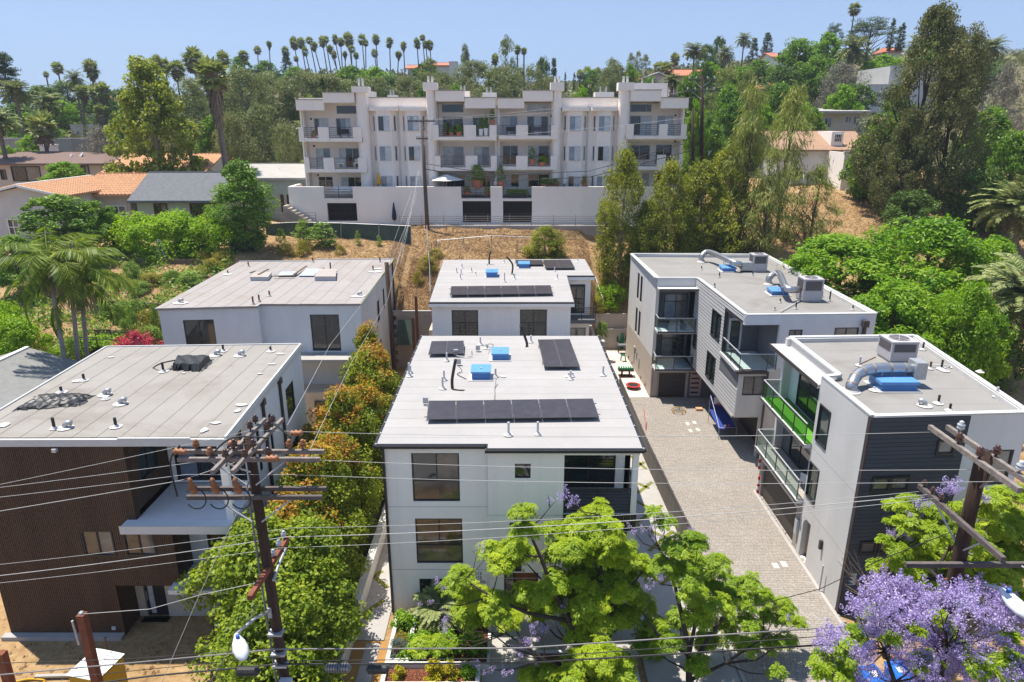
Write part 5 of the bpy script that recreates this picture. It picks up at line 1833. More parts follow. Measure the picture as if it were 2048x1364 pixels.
mb.bar((-21.68,24.05,ZC+0.03),(-22.14,35.4,ZC+0.03),0.09,0.12)
mb.bar((-22.1,35.4,ZC+0.03),(-11.7,35.89,ZC+0.03),0.09,0.10)
mb.bar((-15.3,24.06,ZC+0.02),(-12.5,24.08,ZC+0.02),0.09,0.06)
mb.build('edge_trim',M['white_metal'],hC)
RC=ZC+0.03
zc_=lambda a,b:(a/2.926,420+b/2.926)
for x,y,h in((493,1000,.35),(361,1070,.3),(957,948,.5),(320,1283,.5),(680,1272,.42),(1308,828,.38),(1585,830,.3),(620,1110,.12)):
 vent(hC,*zc_(x,y),RC,h,'pipe_black',0.06,0.2)
for x,y in((615,1085),(706,1138),(383,1278),(1262,853),(1403,855)):
 goose(hC,*zc_(x,y),RC,a=0.2)
for x,y,w_,d_ in((650,865,.4,.2),(450,1005,.5,.5),(1520,962,.3,.2),(1590,905,.5,.25),(1410,1145,.7,.3),(1265,1250,.6,.25),(1195,1292,.35,.5),(1390,1180,.3,.4),(20,1262,.6,.6),(1640,845,.5,.3),(1075,958,.2,.15)):
 patch(hC,*zc_(x,y),RC,w_,d_)
 # tarps
def tarp(label,corners,z,h,seed,box=None):
 rnd=random.Random(seed)
 root=empty('tarp',corners[0],label,'tarp')
 a,b,c,d=[Vector((p[0],p[1],0))for p in corners]
 n,m=22,12
 mb=MB()
 grid=[]
 for j in range(m+1):
  for i in range(n+1):
   s,t_=i/n,j/m
   p=a.lerp(b,s).lerp(d.lerp(c,s),t_)
   edge=min(s,1-s,t_,1-t_)
   zz_=z+h*min(1,max(0.0,edge-0.04)*(9 if h<.3 else 30))+rnd.uniform(0,0.05)*(1 if h<.3 else .5)+(0.07*abs(math.sin(s*23+t_*11+seed))if h<.3 else 0.02*math.sin(s*17+t_*9))
   if edge==0:
    p+=Vector((rnd.uniform(-.12,.12),rnd.uniform(-.12,.12),0))
    zz_=z+rnd.uniform(0.0,0.06)
   grid.append((p.x,p.y,zz_))
 mb.v=grid
 for j in range(m):
  for i in range(n):
   k_=j*(n+1)+i
   mb.f.append((k_,k_+1,k_+n+2,k_+n+1))
   mb.m.append(0)
 mb.build('sheet',M['tarp'],root,smooth=False)
 return root
tarp('crumpled black tarp lying flat at the left of the grey roof',[GZ(*zc_(75,1180),RC),GZ(*zc_(470,1150),RC),GZ(*zc_(555,1085),RC),GZ(*zc_(230,1085),RC)],RC,0.14,3)
r_=tarp('black tarp wrapped over a boxy skylight on the grey roof',[GZ(*zc_(1000,940),RC),GZ(*zc_(1180,945),RC),GZ(*zc_(1250,880),RC),GZ(*zc_(1030,880),RC)],RC,0.33,5)
cable([GZ(*zc_(895,925),RC),GZ(*zc_(925,905),RC+.3),GZ(*zc_(970,890),RC+.35),GZ(*zc_(1030,878),RC+.3)],0.035,'pipe_black','black conduit looping from the tarp on the grey roof','conduit',name='conduit')
# ------------------------------------------------------------------ the grey-blue house behind it
hD=empty('grey_house',(-17,52,0),'plain blue-grey stucco house with pinkish flat roof, left of centre','house')
ZD=9.12
fd1=Face((-23.75,44.3),(-17.3,44.95))
fd2=Face((-17.3,45.5),(-10.45,45.55))
wall(Face((-17.3,45.19),(-17.3,45.5)),M['stucco_cool'],hD,0,ZD-0.12)
o1=(fd1.ux(-22.3),fd1.ux(-20.3),6.0,8.25)
o2=(fd2.ux(-14.0),fd2.ux(-12.0),5.7,8.35)
wall(fd1,M['stucco_cool'],hD,0,ZD-0.12,[o1])
window(fd1,hD,*o1,panes=('pane_dark','pane_dark'),cols=(0.5,))
wall(fd2,M['stucco_cool'],hD,0,ZD-0.12,[o2])
window(fd2,hD,*o2,panes=('pane_dark','pane_dark'),cols=(0.5,))
part_box(hD,'balcony_floor','concrete',-17.3,-9.9,43.9,45.47,5.35,5.6)
part_box(hD,'base_wall','stucco_beige',-17.3,-10.0,43.9,45.47,0,3.2)
wb_=Face((-17.3,43.9),(-10.0,43.9))
window(wb_,hD,3.6,5.0,0.9,2.6,w=0.07)
fd3=Face((-10.45,45.8),(-10.8,61.0))
so=[(fd3.uy(y0),fd3.uy(y1),a,b)for y0,y1,a,b in((51.8,52.9,5.9,7.6),(54.8,55.6,6.2,7.9),(48.0,49.0,2.6,4.6),(52.0,53.0,2.6,4.3))]
wall(fd3,M['stucco_grey'],hD,0,ZD-0.12,so)
for w_ in so:
 window(fd3,hD,*w_,cols=(),panes=('pane_dark',))
c_=fd3.pt(fd3.uy(60.3),0,0.07)
part_box(hD,'downpipe','dark_bronze',c_.x-.06,c_.x+.06,c_.y-.06,c_.y+.06,0.1,ZD-0.1)
fd4=Face((-24.3,60.2),(-23.75,44.55))
wall(fd4,M['stucco_cool'],hD,0,ZD-0.12)
rd=[(-23.9,44.15),(-17.3,44.8),(-17.3,45.4),(-10.35,45.42),(-10.75,61.4),(-17.85,61.2),(-17.85,60.5),(-24.4,60.3)]
mb=MB()
mb.prism(rd,ZD-0.12,ZD-0.006)
mb.build('roof',M['roof_rose'],hD)
# the membrane's ragged front edge
rnd=random.Random(9)
idp=[(-23.92,44.12),(-21.5,44.4),(-21.4,44.35),(-19.6,44.6),(-17.25,44.74),(-17.25,45.36),(-14.6,45.32),(-14.5,45.38),(-12.6,45.34),(-10.33,45.4),(-10.7,61.3),(-17.8,61.1),(-17.8,60.4),(-24.4,60.2)]
roof_sheets(hD,idp,lambda x,y:ZD-0.004,M['roof_rose'],0,1.0)
mb=MB()
mb.bar((-10.34,45.5,ZD+.02),(-10.72,61.3,ZD+.02),0.06,0.08)
mb.build('edge_trim',pm('trim_green',(0.12,0.16,0.07),var=0.2),hD)
mb=MB()
mb.bar((-24.4,60.3,ZD+.04),(-17.85,60.5,ZD+.04),0.1,0.12)
mb.bar((-17.85,61.2,ZD+.04),(-10.75,61.4,ZD+.04),0.1,0.12)
mb.build('edge_trim',M['white_metal'],hD)
RD=ZD+0.03
zd_=lambda a,b:(500+a/4.5475,400+b/4.5475)
for x,y,h in((30,948,.55),(85,925,.5),(178,875,.4),(1120,640,.4),(735,655,.8),(572,565,.4),(1183,565,.45),(-13,604,.4),(-200,673,.3)):
 vent(hD,*zd_(x,y),RD,h,'pipe_rust',0.06,0.14)
for x,y,w_,d_ in((1140,655,1.2,.9),(1165,628,1.0,.7),(985,878,1.4,.9),(740,650,1.1,.6),(-195,678,1.0,.8),(-640,940,1.2,1.0)):
 patch(hD,*zd_(x,y),RD,w_,d_)
for x,y in((985,872),(-640,937)):
 goose(hD,*zd_(x,y),RD)
def flatbox(label,pts,z,h,mat,name,cat,seed=1):
 root=empty(name,pts[0],label,cat)
 mb=MB()
 mb.prism([(p[0],p[1])for p in pts],z,z+h)
 mb.build('curb',M['grey_metal' if mat!='roof_grey' else 'roof_grey'],root)
 c=sum((Vector((p[0],p[1],0))for p in pts),Vector())/len(pts)
 mb=MB()
 mb.prism([(c.x+(p[0]-c.x)*1.04,c.y+(p[1]-c.y)*1.04)for p in pts],z+h,z+h+0.04)
 mb.build('lid',M[mat],root)
 return root
flatbox('low skylight curb with loose boards, leftmost on the pinkish roof',[GZ(*zd_(5,735),RD),GZ(*zd_(165,735),RD),GZ(*zd_(200,690),RD),GZ(*zd_(50,690),RD)],RD,0.28,'stucco_taupe','skylight','skylight')
flatbox('silver-topped skylight, rightmost on the pinkish roof',[GZ(*zd_(590,735),RD),GZ(*zd_(780,735),RD),GZ(*zd_(785,665),RD),GZ(*zd_(640,665),RD)],RD,0.32,'stucco_taupe','skylight','skylight')
for lb,q in(('flat silver sheet beside the right skylight of the pinkish roof',((440,690),(580,690),(650,628),(510,625))),('flat silver sheet between the two skylights of the pinkish roof',((250,692),(410,690),(430,652),(285,652)))):
 mb=MB()
 mb.prism([tuple(GZ(*zd_(*p),RD+.1)[:2])for p in q],RD+0.09,RD+0.12)
 mb.build('metal_sheet',pm('sheet_blue',(0.42,0.47,0.55),rough=0.4,var=0.1,bump=0.02),None,label=lb,cat='metal sheet')
for i,(p,q)in enumerate((((80,705),(170,655)),((5,690),(50,672)),((400,690),(515,612)),((600,690),(670,630)),((215,705),(400,700)))):
 a,b=GZ(*zd_(*p),RD+.1),GZ(*zd_(*q),RD+.1)
 mb=MB()
 mb.bar(a+Vector((0,0,.25 if i<2 else .12)),b+Vector((0,0,.25 if i<2 else .12)),0.16,0.06)
 mb.build('plank',M['timber'],None,label=['weathered plank lying across the left skylight of the pinkish roof','short plank at the left end of the left skylight','long plank leaning between the silver sheets','plank against the right skylight','plank in front of the silver sheet by the left skylight'][i],cat='plank')
 # ------------------------------------------------------------------ the grey three-storey building, rear right
hE=empty('grey_building',(16,50,0),'tall grey building with pale siding and glass balconies, rear of the driveway','building')
ZE=9.72
def planks(fc,parent,u0,u1,z0,z1,step,mat,gapmat,holes=(),proud=0.03,gap=0.06):
 """horizontal boards, one part each (cut at the openings)"""
 z=z0
 while z<z1-0.02:
  zt=min(z1,z+step)-gap
  cuts=[(u0,u1)]
  for h in holes:
   if h[2]<zt and h[3]>z:
    ns=[]
    for a,b in cuts:
     if h[1]<=a or h[0]>=b:
      ns.append((a,b))
     else:
      if a<h[0]:
       ns.append((a,h[0]))
      if b>h[1]:
       ns.append((h[1],b))
    cuts=ns
  mb=MB()
  for a,b in cuts:
  # lower lip stands proud like lap siding
   mb.hexa([fc.pt(a,z,proud),fc.pt(b,z,proud),fc.pt(b,z,0.002),fc.pt(a,z,0.002),fc.pt(a,zt,proud*0.5),fc.pt(b,zt,proud*0.5),fc.pt(b,zt,0.002),fc.pt(a,zt,0.002)])
  if cuts:
   mb.build('plank',mat,parent)
  z+=step
  # left flank
e1=Face((10.72,60.7),(11.06,51.0))
eo=[]
for za,zb_ in((6.5,8.75),(3.5,5.7)):
 for y0 in(56.9,55.7):
  eo.append((e1.uy(y0+0.75),e1.uy(y0),za,zb_))
wall(e1,M['stucco_grey'],hE,3.3,ZE,eo)
wall(e1,M['planter_beige'],hE,0,3.3)
for w_ in eo:
 window(e1,hE,*w_,cols=(),panes=('pane_dark',))
for y_,z_,hgt in((57.2,1.6,1.0),(56.2,1.7,.35),(55.2,1.5,.6)):
 c_=e1.pt(e1.uy(y_),0,0.05)
 part_box(hE,'meter_pipe','grey_metal',c_.x-.03,c_.x+.03,c_.y-.05,c_.y+.05,z_-hgt,z_+.3)
mb=MB()
mb.tube([e1.pt(e1.uy(57.2),1.9,.05),e1.pt(e1.uy(57.0),2.3,.1),e1.pt(e1.uy(56.6),2.3,.1)],0.05,6)
mb.build('flue',M['grey_metal'],hE)
for y_ in(59.5,57.9,54.2,52.6):
 c_=e1.pt(e1.uy(y_),0.35,0.02)
 part_box(hE,'step_light','black_metal',c_.x-.03,c_.x+.01,c_.y-.1,c_.y+.1,.3,.5)
 # balcony bay over the garage
e2=Face((11.06,50.74),(14.02,50.74))
go=(0.62,2.75,0.0,2.1)
wall(e2,M['stucco_taupe'],hE,0,2.55,[go])
mb=MB()
k_=5
for i in range(k_):
 b_=MB()
 e2.box(b_,go[0],go[1],0.06+i*0.41,0.06+i*0.41+0.395,-0.16,-0.12)
 b_.build('garage_panel',M['garage_bronze'],hE)
part_box(hE,'utility_panel','planter_beige',11.2,11.52,50.66,50.735,0.2,2.3)
part_box(hE,'keypad','white_metal',13.86,13.92,50.68,50.735,1.2,1.35)
e3=Face((11.3,52.2),(14.0,52.2))
for z0_,pn in((2.8,('pane_grey','pane_dark')),(5.85,('pane_blue','pane_grey'))):
 wall(e3,M['stucco_dark'],hE,z0_,z0_+3.0,[(0.7,2.55,z0_+0.1,z0_+2.35)],t=0.15)
 window(e3,hE,0.7,2.55,z0_+0.1,z0_+2.35,panes=pn+pn,rows=(0.72,),fw=0.06,name='glass_door')
 part_box(hE,'balcony_floor','white_metal',11.1,14.0,49.75,52.18,z0_-0.22,z0_-0.05)
 part_box(hE,'balcony_deck','stucco_cool',11.16,13.95,49.85,52.18,z0_-0.048,z0_-0.01)
 part_box(hE,'balcony_edge','dark_bronze',11.08,14.0,49.70,49.748,z0_-0.15,z0_-0.03)
 rail_glass(hE,[(11.14,51.0),(11.14,49.82),(13.95,49.82),(13.95,50.6)],z0_-0.04)
 part_box(hE,'side_wall','stucco_dark',11.08,11.28,51.02,52.2,z0_,z0_+2.9)
part_box(hE,'canopy','white_metal',11.05,14.02,49.9,52.2,8.95,9.1)
part_box(hE,'canopy_edge','dark_bronze',11.03,14.02,49.85,49.898,8.98,9.12)
wall(e2,M['stucco_grey'],hE,9.12,ZE,t=0.25)
# siding flank
e4=Face((14.0,50.7),(14.3,40.35))
uy=e4.uy
eo=[(uy(46.3),uy(45.4),6.7,8.6),(uy(45.3),uy(44.4),6.7,8.6),(uy(46.6),uy(45.7),3.5,5.4),(uy(45.6),uy(44.7),3.5,5.4),(uy(50.2),uy(49.4),4.6,5.6)]
bal=(uy(43.9),e4.len+0.01,6.25,9.12)
wall(e4,M['siding_gap'],hE,2.95,ZE,eo+[bal])
planks(e4,hE,0,e4.len,2.97,ZE-0.02,0.245,M['siding_grey'],None,eo+[bal,(uy(43.9),e4.len+0.1,4.95,6.25)])
mb=MB()
e4.box(mb,uy(43.9),e4.len-0.01,4.96,6.0,0.003,0.02)
mb.build('dark_panel',M['stucco_dark'],hE)
for w_ in eo:
 window(e4,hE,*w_,cols=(),panes=('pane_green',),fw=0.06,w=-0.03,proud=0.05)
 # street side
e5=Face((14.3,40.3),(22.5,40.6))
ux=e5.ux
wo5=[(ux(14.62),ux(16.05),4.45,5.75),(ux(17.15),ux(18.0),7.6,8.8),(ux(20.0),ux(21.55),7.5,8.9)]
wall(e5,M['stucco_cool'],hE,6.25,ZE,wo5[1:],u0=ux(16.55))
wall(e5,M['stucco_cool'],hE,9.12,ZE,u1=ux(16.55),name='lintel')
wall(e5,M['stucco_grey'],hE,2.95,6.25,wo5[:1])
wall(e5,M['stucco_grey'],hE,0,2.95,u0=ux(15.95))
for w_ in wo5:
 window(e5,hE,*w_,panes=('pane_grey','pane_grey'),fw=0.07)
part_box(hE,'underside','stucco_taupe',14.2,16.6,40.56,50.6,2.8,2.945)
e6=Face((16.6,50.7),(16.6,40.7))
wall(e6,M['stucco_taupe'],hE,0,2.8,[(e6.uy(46.0),e6.uy(41.4),0.05,2.3)])
for i in range(5):
 b_=MB()
 e6.box(b_,e6.uy(46.0),e6.uy(41.4),0.07+i*0.45,0.07+i*0.45+0.435,-0.16,-0.12)
 b_.build('garage_panel',M['garage_bronze'],hE)
e7=Face((14.05,50.72),(16.6,50.72))
wall(e7,M['stucco_dark'],hE,0,2.95,[(0.12,1.05,0.1,2.3)])
mb=MB()
e7.box(mb,0.13,1.04,0.1,2.29,-0.14,-0.09)
d_=mb.build('door',M['door_pink'],hE)
for i in range(5):
 mb=MB()
 e7.box(mb,0.22,0.85,0.35+i*0.4,0.47+i*0.4,-0.089,-0.08)
 mb.build('door_light',M['pane_dark'],d_)
 # corner balcony
part_box(hE,'balcony_floor','stucco_cool',14.32,16.5,40.33,43.88,6.05,6.24)
part_box(hE,'balcony_edge','white_metal',14.08,14.318,40.2,43.88,6.02,6.22)
part_box(hE,'balcony_edge','dark_bronze',14.02,15.98,40.02,40.28,6.0,6.18)
e8=Face((14.45,43.9),(16.55,43.9))
wall(e8,M['stucco_dark'],hE,6.26,9.1,t=0.12)
mb=MB()
e8.box(mb,0.08,1.0,6.3,8.55,0.004,0.03)
d_=mb.build('door',M['white_metal'],hE)
mb=MB()
e8.box(mb,0.22,0.86,6.45,8.4,0.031,0.036)
mb.build('door_light',M['pane_dark'],d_)
e9=Face((16.55,43.85),(16.55,40.56))
wall(e9,M['stucco_dark'],hE,6.26,9.1,t=0.12)
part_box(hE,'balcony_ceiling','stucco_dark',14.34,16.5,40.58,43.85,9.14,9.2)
rail_glass(hE,[(14.2,43.7),(14.25,40.2),(15.95,40.2),(16.5,40.2)],6.22)
part_box(hE,'downpipe','dark_bronze',16.0,16.1,40.1,40.22,0.1,6.1)
p_=VY(1738,640,40.4)
part_box(hE,'rain_hopper','dark_bronze',21.6,21.95,40.2,40.5,9.0,9.4)
part_box(hE,'downpipe','dark_bronze',21.7,21.85,40.28,40.5,3,9.0)
e10=Face((22.5,40.85),(22.75,60.3))
wall(e10,M['stucco_grey'],hE,0,ZE)
e11=Face((22.5,60.55),(10.72,60.95))
wall(e11,M['stucco_grey'],hE,0,ZE)
re_=[(11.1,51.0),(14.05,51.0),(14.35,40.55),(22.4,40.85),(22.6,60.3),(16.6,60.7),(10.9,60.7)]
mb=MB()
mb.prism(re_,ZE-0.45,ZE-0.26)
mb.build('roof',M['roof_stone'],hE)
roof_sheets(hE,re_,lambda x,y:ZE-0.259,M['roof_stone'],1,1.9)
cop=[(10.95,50.86),(13.98,50.86),(14.16,50.6),(14.40,40.42),(22.5,40.72),(22.66,60.42),(16.6,60.8),(10.72,60.8)]
for i in range(len(cop)):
 a,b=cop[i],cop[(i+1)%len(cop)]
 mb=MB()
 mb.bar((a[0],a[1],ZE+0.04+0.002*(i%2)),(b[0],b[1],ZE+0.04+0.002*(i%2)),0.26,0.08)
 mb.build('coping',M['white_metal'],hE)
RE=ZE-0.22
ze_=lambda a,b:(1240+a/4.2625,490+b/4.2625)
zw_=lambda a,b:(1200+a/2.415,470+b/2.415)
for x,y,h in((490,168,.3),(576,205,.4),(553,253,.3),(869,328,.3),(945,358,.45),(1108,320,.7),(1072,300,.4),(1220,362,.3),(843,365,.2),(868,190,.3),(886,165,.3),(921,190,.3),(737,197,.25)):
 vent(hE,*zw_(x,y),RE,h,'pipe_black',0.05,0.12)
def unit_at(label,fx0,fx1,fy,z,depth,top_y,group=None):
 a,b=GZ(*zw_(fx0,fy),z),GZ(*zw_(fx1,fy),z)
 h=VY(*zw_(fx0,top_y),a.y).z-z
 ac_unit(label,a.x,b.x,a.y,a.y+depth,z,h,group)
 return a,b,h
a,b,h=unit_at('rooftop air conditioner farthest back on the grey building',735,805,180,RE,1.05,100)
duct('silver duct leading to the rear air conditioner of the grey building',[GZ(*zw_(490,132),RE),GZ(*zw_(490,132),RE)+Vector((0,0,.55)),GZ(*zw_(490,132),RE)+Vector((0.6,-.05,.9)),Vector((a.x-1.6,a.y+0.25,RE+.8)),Vector((a.x-0.75,a.y+.3,RE+.5))],0.23,RE,boxend=(a.x-0.85,a.x-0.02,a.y-.05,a.y+.75,RE+.15,RE+.8))
h0,h1=GZ(*zw_(600,180),RE),GZ(*zw_(660,180),RE)
hatch('blue roof hatch farthest back on the grey building',h0.x-.15,h1.x,h0.y,h0.y+1.1,RE,0.42)
a,b,h=unit_at('rooftop air conditioner in the middle of the grey building',975,1070,325,RE,1.15,218)
duct('silver duct leading to the middle air conditioner of the grey building',[GZ(*zw_(815,240),RE),GZ(*zw_(815,240),RE)+Vector((0,0,.55)),GZ(*zw_(815,240),RE)+Vector((.6,-.05,.9)),Vector((a.x-1.0,a.y+.4,RE+.9)),Vector((a.x-0.1,a.y+.5,RE+.75))],0.23,RE)
h0,h1=GZ(*zw_(835,295),RE),GZ(*zw_(915,295),RE)
hatch('blue roof hatch in the middle of the grey building',h0.x-.1,h1.x,h0.y,h0.y+1.1,RE,0.42)
cable([GZ(*zw_(870,370),RE+.1),GZ(*zw_(960,320),RE+.1),GZ(*zw_(975,310),RE+.2)],0.035,'white_metal',name='condensate_pipe',parent=hE)
# ------------------------------------------------------------------ the navy and grey building, front right
hF=empty('navy_building',(18,30,0),'grey and navy building with garage and glass balconies, at the right','building')
ZF=9.62
f1=Face((14.57,30.1),(14.57,25.62))
uy=f1.uy
fo=[(uy(29.75),uy(28.65),6.5,8.4),(uy(29.9),uy(28.9),3.45,5.3),(uy(29.75),uy(28.95),0.08,2.3)]
wall(f1,M['stucco_grey'],hF,0,ZF,fo)
for w_ in fo[:2]:
 window(f1,hF,*w_,cols=(),panes=('pane_green',),w=-0.03,proud=0.03)
 # arched porch recess
part_box(hF,'porch_back','stucco_tan',15.5,15.6,28.9,29.8,0.05,2.4)
part_box(hF,'porch_side','stucco_tan',14.83,15.5,29.78,29.9,0.05,2.4)
part_box(hF,'porch_ceiling','stucco_tan',14.83,15.5,28.9,29.78,2.31,2.4)
for s in range(5):
 a0=s/5*math.pi/2
 a1=(s+1)/5*math.pi/2
 mb=MB()
 r_=0.42
 yc,zc2=29.75-r_,2.3-r_
 # filling pieces of the round corner
 mb.hexa([Vector((14.578,yc+r_*math.sin(a0),zc2+r_*math.cos(a0))),Vector((14.578,yc+r_*math.sin(a1),zc2+r_*math.cos(a1))),Vector((14.578,29.745,2.295)),Vector((14.578,29.74,2.298)),Vector((14.8,yc+r_*math.sin(a0),zc2+r_*math.cos(a0))),Vector((14.8,yc+r_*math.sin(a1),zc2+r_*math.cos(a1))),Vector((14.8,29.745,2.295)),Vector((14.8,29.74,2.298))])
 mb.build('arch_corner',M['stucco_grey'],hF)
for y_,z_ in((27.6,1.9),):
 part_box(hF,'wall_lamp','dark_bronze',14.42,14.565,y_-.07,y_+.07,z_,z_+.45)
mb=MB()
mb.tube([(14.4,26.9,0.06),(14.4,26.9,1.5)],0.04,8)
mb.build('standpipe',M['grey_metal'],hF)
for z in(6.0,2.95):
 mb=MB()
 f1.box(mb,0.02,f1.len-0.02,z-.01,z+.01,0.001,0.004)
 mb.build('joint',M['stucco_taupe'],hF)
 # balconies and garage
f2=Face((15.65,36.0),(15.65,30.1))
for z0_,pn in((3.05,('pane_green','pane_dark')),(6.12,('pane_green','pane_green'))):
 op=(f2.uy(34.9),f2.uy(32.3),z0_+0.02,z0_+2.4)
 wall(f2,M['stucco_dark']if z0_<4 else M['stucco_cool'],hF,z0_,z0_+2.95,[op],t=0.15)
 window(f2,hF,*op,panes=pn,cols=(0.5,),fw=0.07,name='glass_door')
 part_box(hF,'balcony_floor','white_metal',14.22,15.63,30.1,36.2,z0_-0.25,z0_-0.06)
 part_box(hF,'turf','turf' if z0_>4 else 'stucco_taupe',14.32,15.6,30.15,36.1,z0_-0.058,z0_-0.02)
 part_box(hF,'balcony_edge','dark_bronze',14.17,14.217,30.1,36.22,z0_-0.16,z0_-0.08)
 rail_glass(hF,[(15.5,36.12),(14.28,36.12),(14.28,30.2)],z0_-0.05)
 part_box(hF,'balcony_wall','stucco_cool',14.83,15.64,30.1,30.22,z0_,z0_+2.9)
f3=Face((14.6,36.0),(14.6,30.1))
gp=(f3.uy(35.6),f3.uy(30.7),0.02,2.25)
wall(f3,M['stucco_taupe'],hF,0,2.78,[gp])
for i in range(5):
 b_=MB()
 f3.box(b_,gp[0],gp[1],0.07+i*0.436,0.07+i*0.436+0.425,-0.17,-0.13)
 b_.build('garage_panel',M['garage_bronze'],hF)
mb=MB()
f3.box(mb,gp[0]-.06,gp[1]+.06,2.26,2.36,0.003,0.04)
mb.build('garage_trim',M['white_metal'],hF)
part_box(hF,'wall_lamp','black_metal',14.46,14.595,33.1,33.25,2.45,2.6)
part_box(hF,'meter_box','grey_metal',14.44,14.565,30.12,30.4,1.0,1.8)
part_box(hF,'canopy','mastic',14.45,15.45,30.1,36.35,9.0,9.2)
part_box(hF,'canopy_edge','dark_bronze',14.40,14.447,30.1,36.4,9.05,9.24)
# rear wall and ends
f4=Face((15.42,36.35),(15.42,30.35))
wall(f4,M['stucco_grey'],hF,9.21,ZF)
f5=Face((22.6,36.55),(15.2,36.15))
wall(f5,M['stucco_grey'],hF,0,ZF)
f6=Face((21.35,26.0),(22.6,36.5))
wall(f6,M['stucco_grey'],hF,0,ZF)
# street front
f7=Face((14.57,25.36),(21.3,25.78))
ux=f7.ux
def fwin(px0,py0,px1,py1):
 a,b=VY(px0,py0,25.55),VY(px1,py1,25.55)
 return(ux(a.x),ux(b.x),b.z,a.z)
sm=[fwin(1875,879,1907,909),fwin(1740,951,1774,979),fwin(1778,950,1812,978),fwin(1717,1078,1747,1103),fwin(1755,1077,1785,1102)]
big=(ux(19.35),ux(21.0),6.35,8.0)
unav=ux(18.75)
wall(f7,M['siding_gap'],hF,0,ZF,sm,u1=unav)
planks(f7,hF,0.0,unav,0.35,ZF-0.01,0.185,M['siding_navy'],None,sm,proud=0.028,gap=0.02)
wall(f7,M['stucco_cool'],hF,0,ZF,[big],u0=unav)
for w_ in sm:
 window(f7,hF,*w_,cols=(),panes=('pane_grey',),fw=0.09,w=0.0,proud=0.03)
window(f7,hF,*big,panes=('pane_bronze','pane_grey'),fw=0.09)
mb=MB()
mb.box(14.53,14.56,25.34,25.37,0.1,ZF-0.05)
mb.build('corner_bead',M['trim_brown'],hF)
p_=VY(1702,1160,25.3)
part_box(hF,'notice_panel','grey_metal',p_.x-.25,p_.x+.25,25.36,25.44,p_.z-.3,p_.z+.3)
rf=[(14.75,25.55),(21.2,25.95),(22.4,36.3),(15.55,36.0),(15.55,30.25),(14.75,30.05)]
mb=MB()
mb.prism(rf,ZF-0.45,ZF-0.26)
mb.build('roof',M['roof_stone'],hF)
roof_sheets(hF,rf,lambda x,y:ZF-0.259,M['roof_stone'],1,1.8)
cop=[(14.68,25.46),(21.25,25.88),(22.52,36.45),(15.46,36.15),(15.46,30.2),(14.68,30.0)]
for i in range(len(cop)):
 a,b=cop[i],cop[(i+1)%len(cop)]
 mb=MB()
 mb.bar((a[0],a[1],ZF+0.04+0.002*(i%2)),(b[0],b[1],ZF+0.04+0.002*(i%2)),0.26,0.08)
 mb.build('coping',M['white_metal'],hF)
RF=ZF-0.22
zf_=lambda a,b:(1480+a/3.41,660+b/3.41)
a,b=GZ(*zf_(945,222),RF),GZ(*zf_(1190,222),RF)
h=VY(*zf_(1000,85),a.y).z-RF
ac_unit('large rooftop air conditioner on the navy building, fan grille on top',a.x+.5,b.x,a.y-.1,a.y+1.25,RF,h)
d0=GZ(*zf_(755,420),RF)
duct('fat silver duct bending down into the roof of the navy building',[d0,d0+Vector((0,0,.35)),GZ(1717,748,RF+.66),GZ(1745,738,RF+.8),GZ(1795,736,RF+.82),GZ(1826,737,RF+.8)],0.25,RF,boxend=(GZ(1824,738,RF+.8).x,GZ(1824,738,RF+.8).x+.5,GZ(1824,738,RF+.8).y-.35,GZ(1824,738,RF+.8).y+.4,RF+.4,RF+1.2))
h0,h1=GZ(*zf_(970,425),RF),GZ(*zf_(1210,425),RF)
hatch('large blue roof hatch under the fat duct of the navy building',h0.x-.1,h1.x+.05,h0.y,h0.y+1.25,RF,0.5,drop=0.02)
for x,y,h_,m_ in((1245,138,.45,'pipe_black'),(1371,270,.5,'pipe_black'),(1395,282,.2,'pipe_grey'),(1295,268,.4,'pipe_rust'),(1745,460,.5,'pipe_grey'),(1350,505,.42,'pipe_black'),(1428,555,.35,'pipe_black'),(1185,68,.12,'pipe_grey'),(813,245,.5,'pipe_grey'),(1635,290,.15,'pipe_grey'),(912,415,.2,'pipe_grey'),(1450,258,.15,'pipe_grey')):
 vent(hF,*zf_(x,y),RF,h_,m_,0.05,0.19)
goose(hF,*zf_(1258,520),RF,a=2.6)
cable([GZ(*zf_(1215,235),RF+.12),GZ(*zf_(1380,240),RF+.12),GZ(*zf_(1440,245),RF+.1)],0.03,'white_metal',name='condensate_pipe',parent=hF)
cable([GZ(*zf_(815,235),RF+.4),GZ(*zf_(880,205),RF+.45),GZ(*zf_(925,185),RF+.7)],0.03,'pipe_rust',name='gas_pipe',parent=hF)
# white chair on the lower balcony
def stool_chair(label,p,mat,name='chair',rz=0.0,s=1.0):
 root=empty(name,p,label,'chair',rz=rz)
 def pb(nm,*b):
  mb=MB()
  mb.box(*b)
  o=bpy.data.objects.new(nm,mb.mesh(nm,M[mat]))
  COL.objects.link(o)
  o.parent=root
 pb('seat',-.22,.22,-.22,.22,.42,.46)
 pb('backrest',-.21,.21,.19,.23,.46,.9)
 for sx in(-1,1):
  for sy in(-1,1):
   pb('leg',sx*.19-.02,sx*.19+.02,sy*.19-.02,sy*.19+.02,0,.42)
 return root
stool_chair('white plastic chair on the lower balcony of the navy building',(15.1,31.2,3.03),'plastic_white',rz=2.2)
# ------------------------------------------------------------------ white flats on the hill
AP=empty('white_apartments',(-2,85,10.4),'long white stucco flats with stepped balconies on the hill','apartment building')
YF=77.4
YG=74.6
def X_(px,py,y=YF):
 return VY(px,py,y).x
def Z_(py,y=YF):
 return VY(1024,py,y).z
fa=Face((X_(606,300),YF),(X_(1364,300),YF))
UA=lambda px,py=300:fa.ux(VY(px,py,YF).x)
zroof=Z_(196)
zlow=10.4
opn=[]
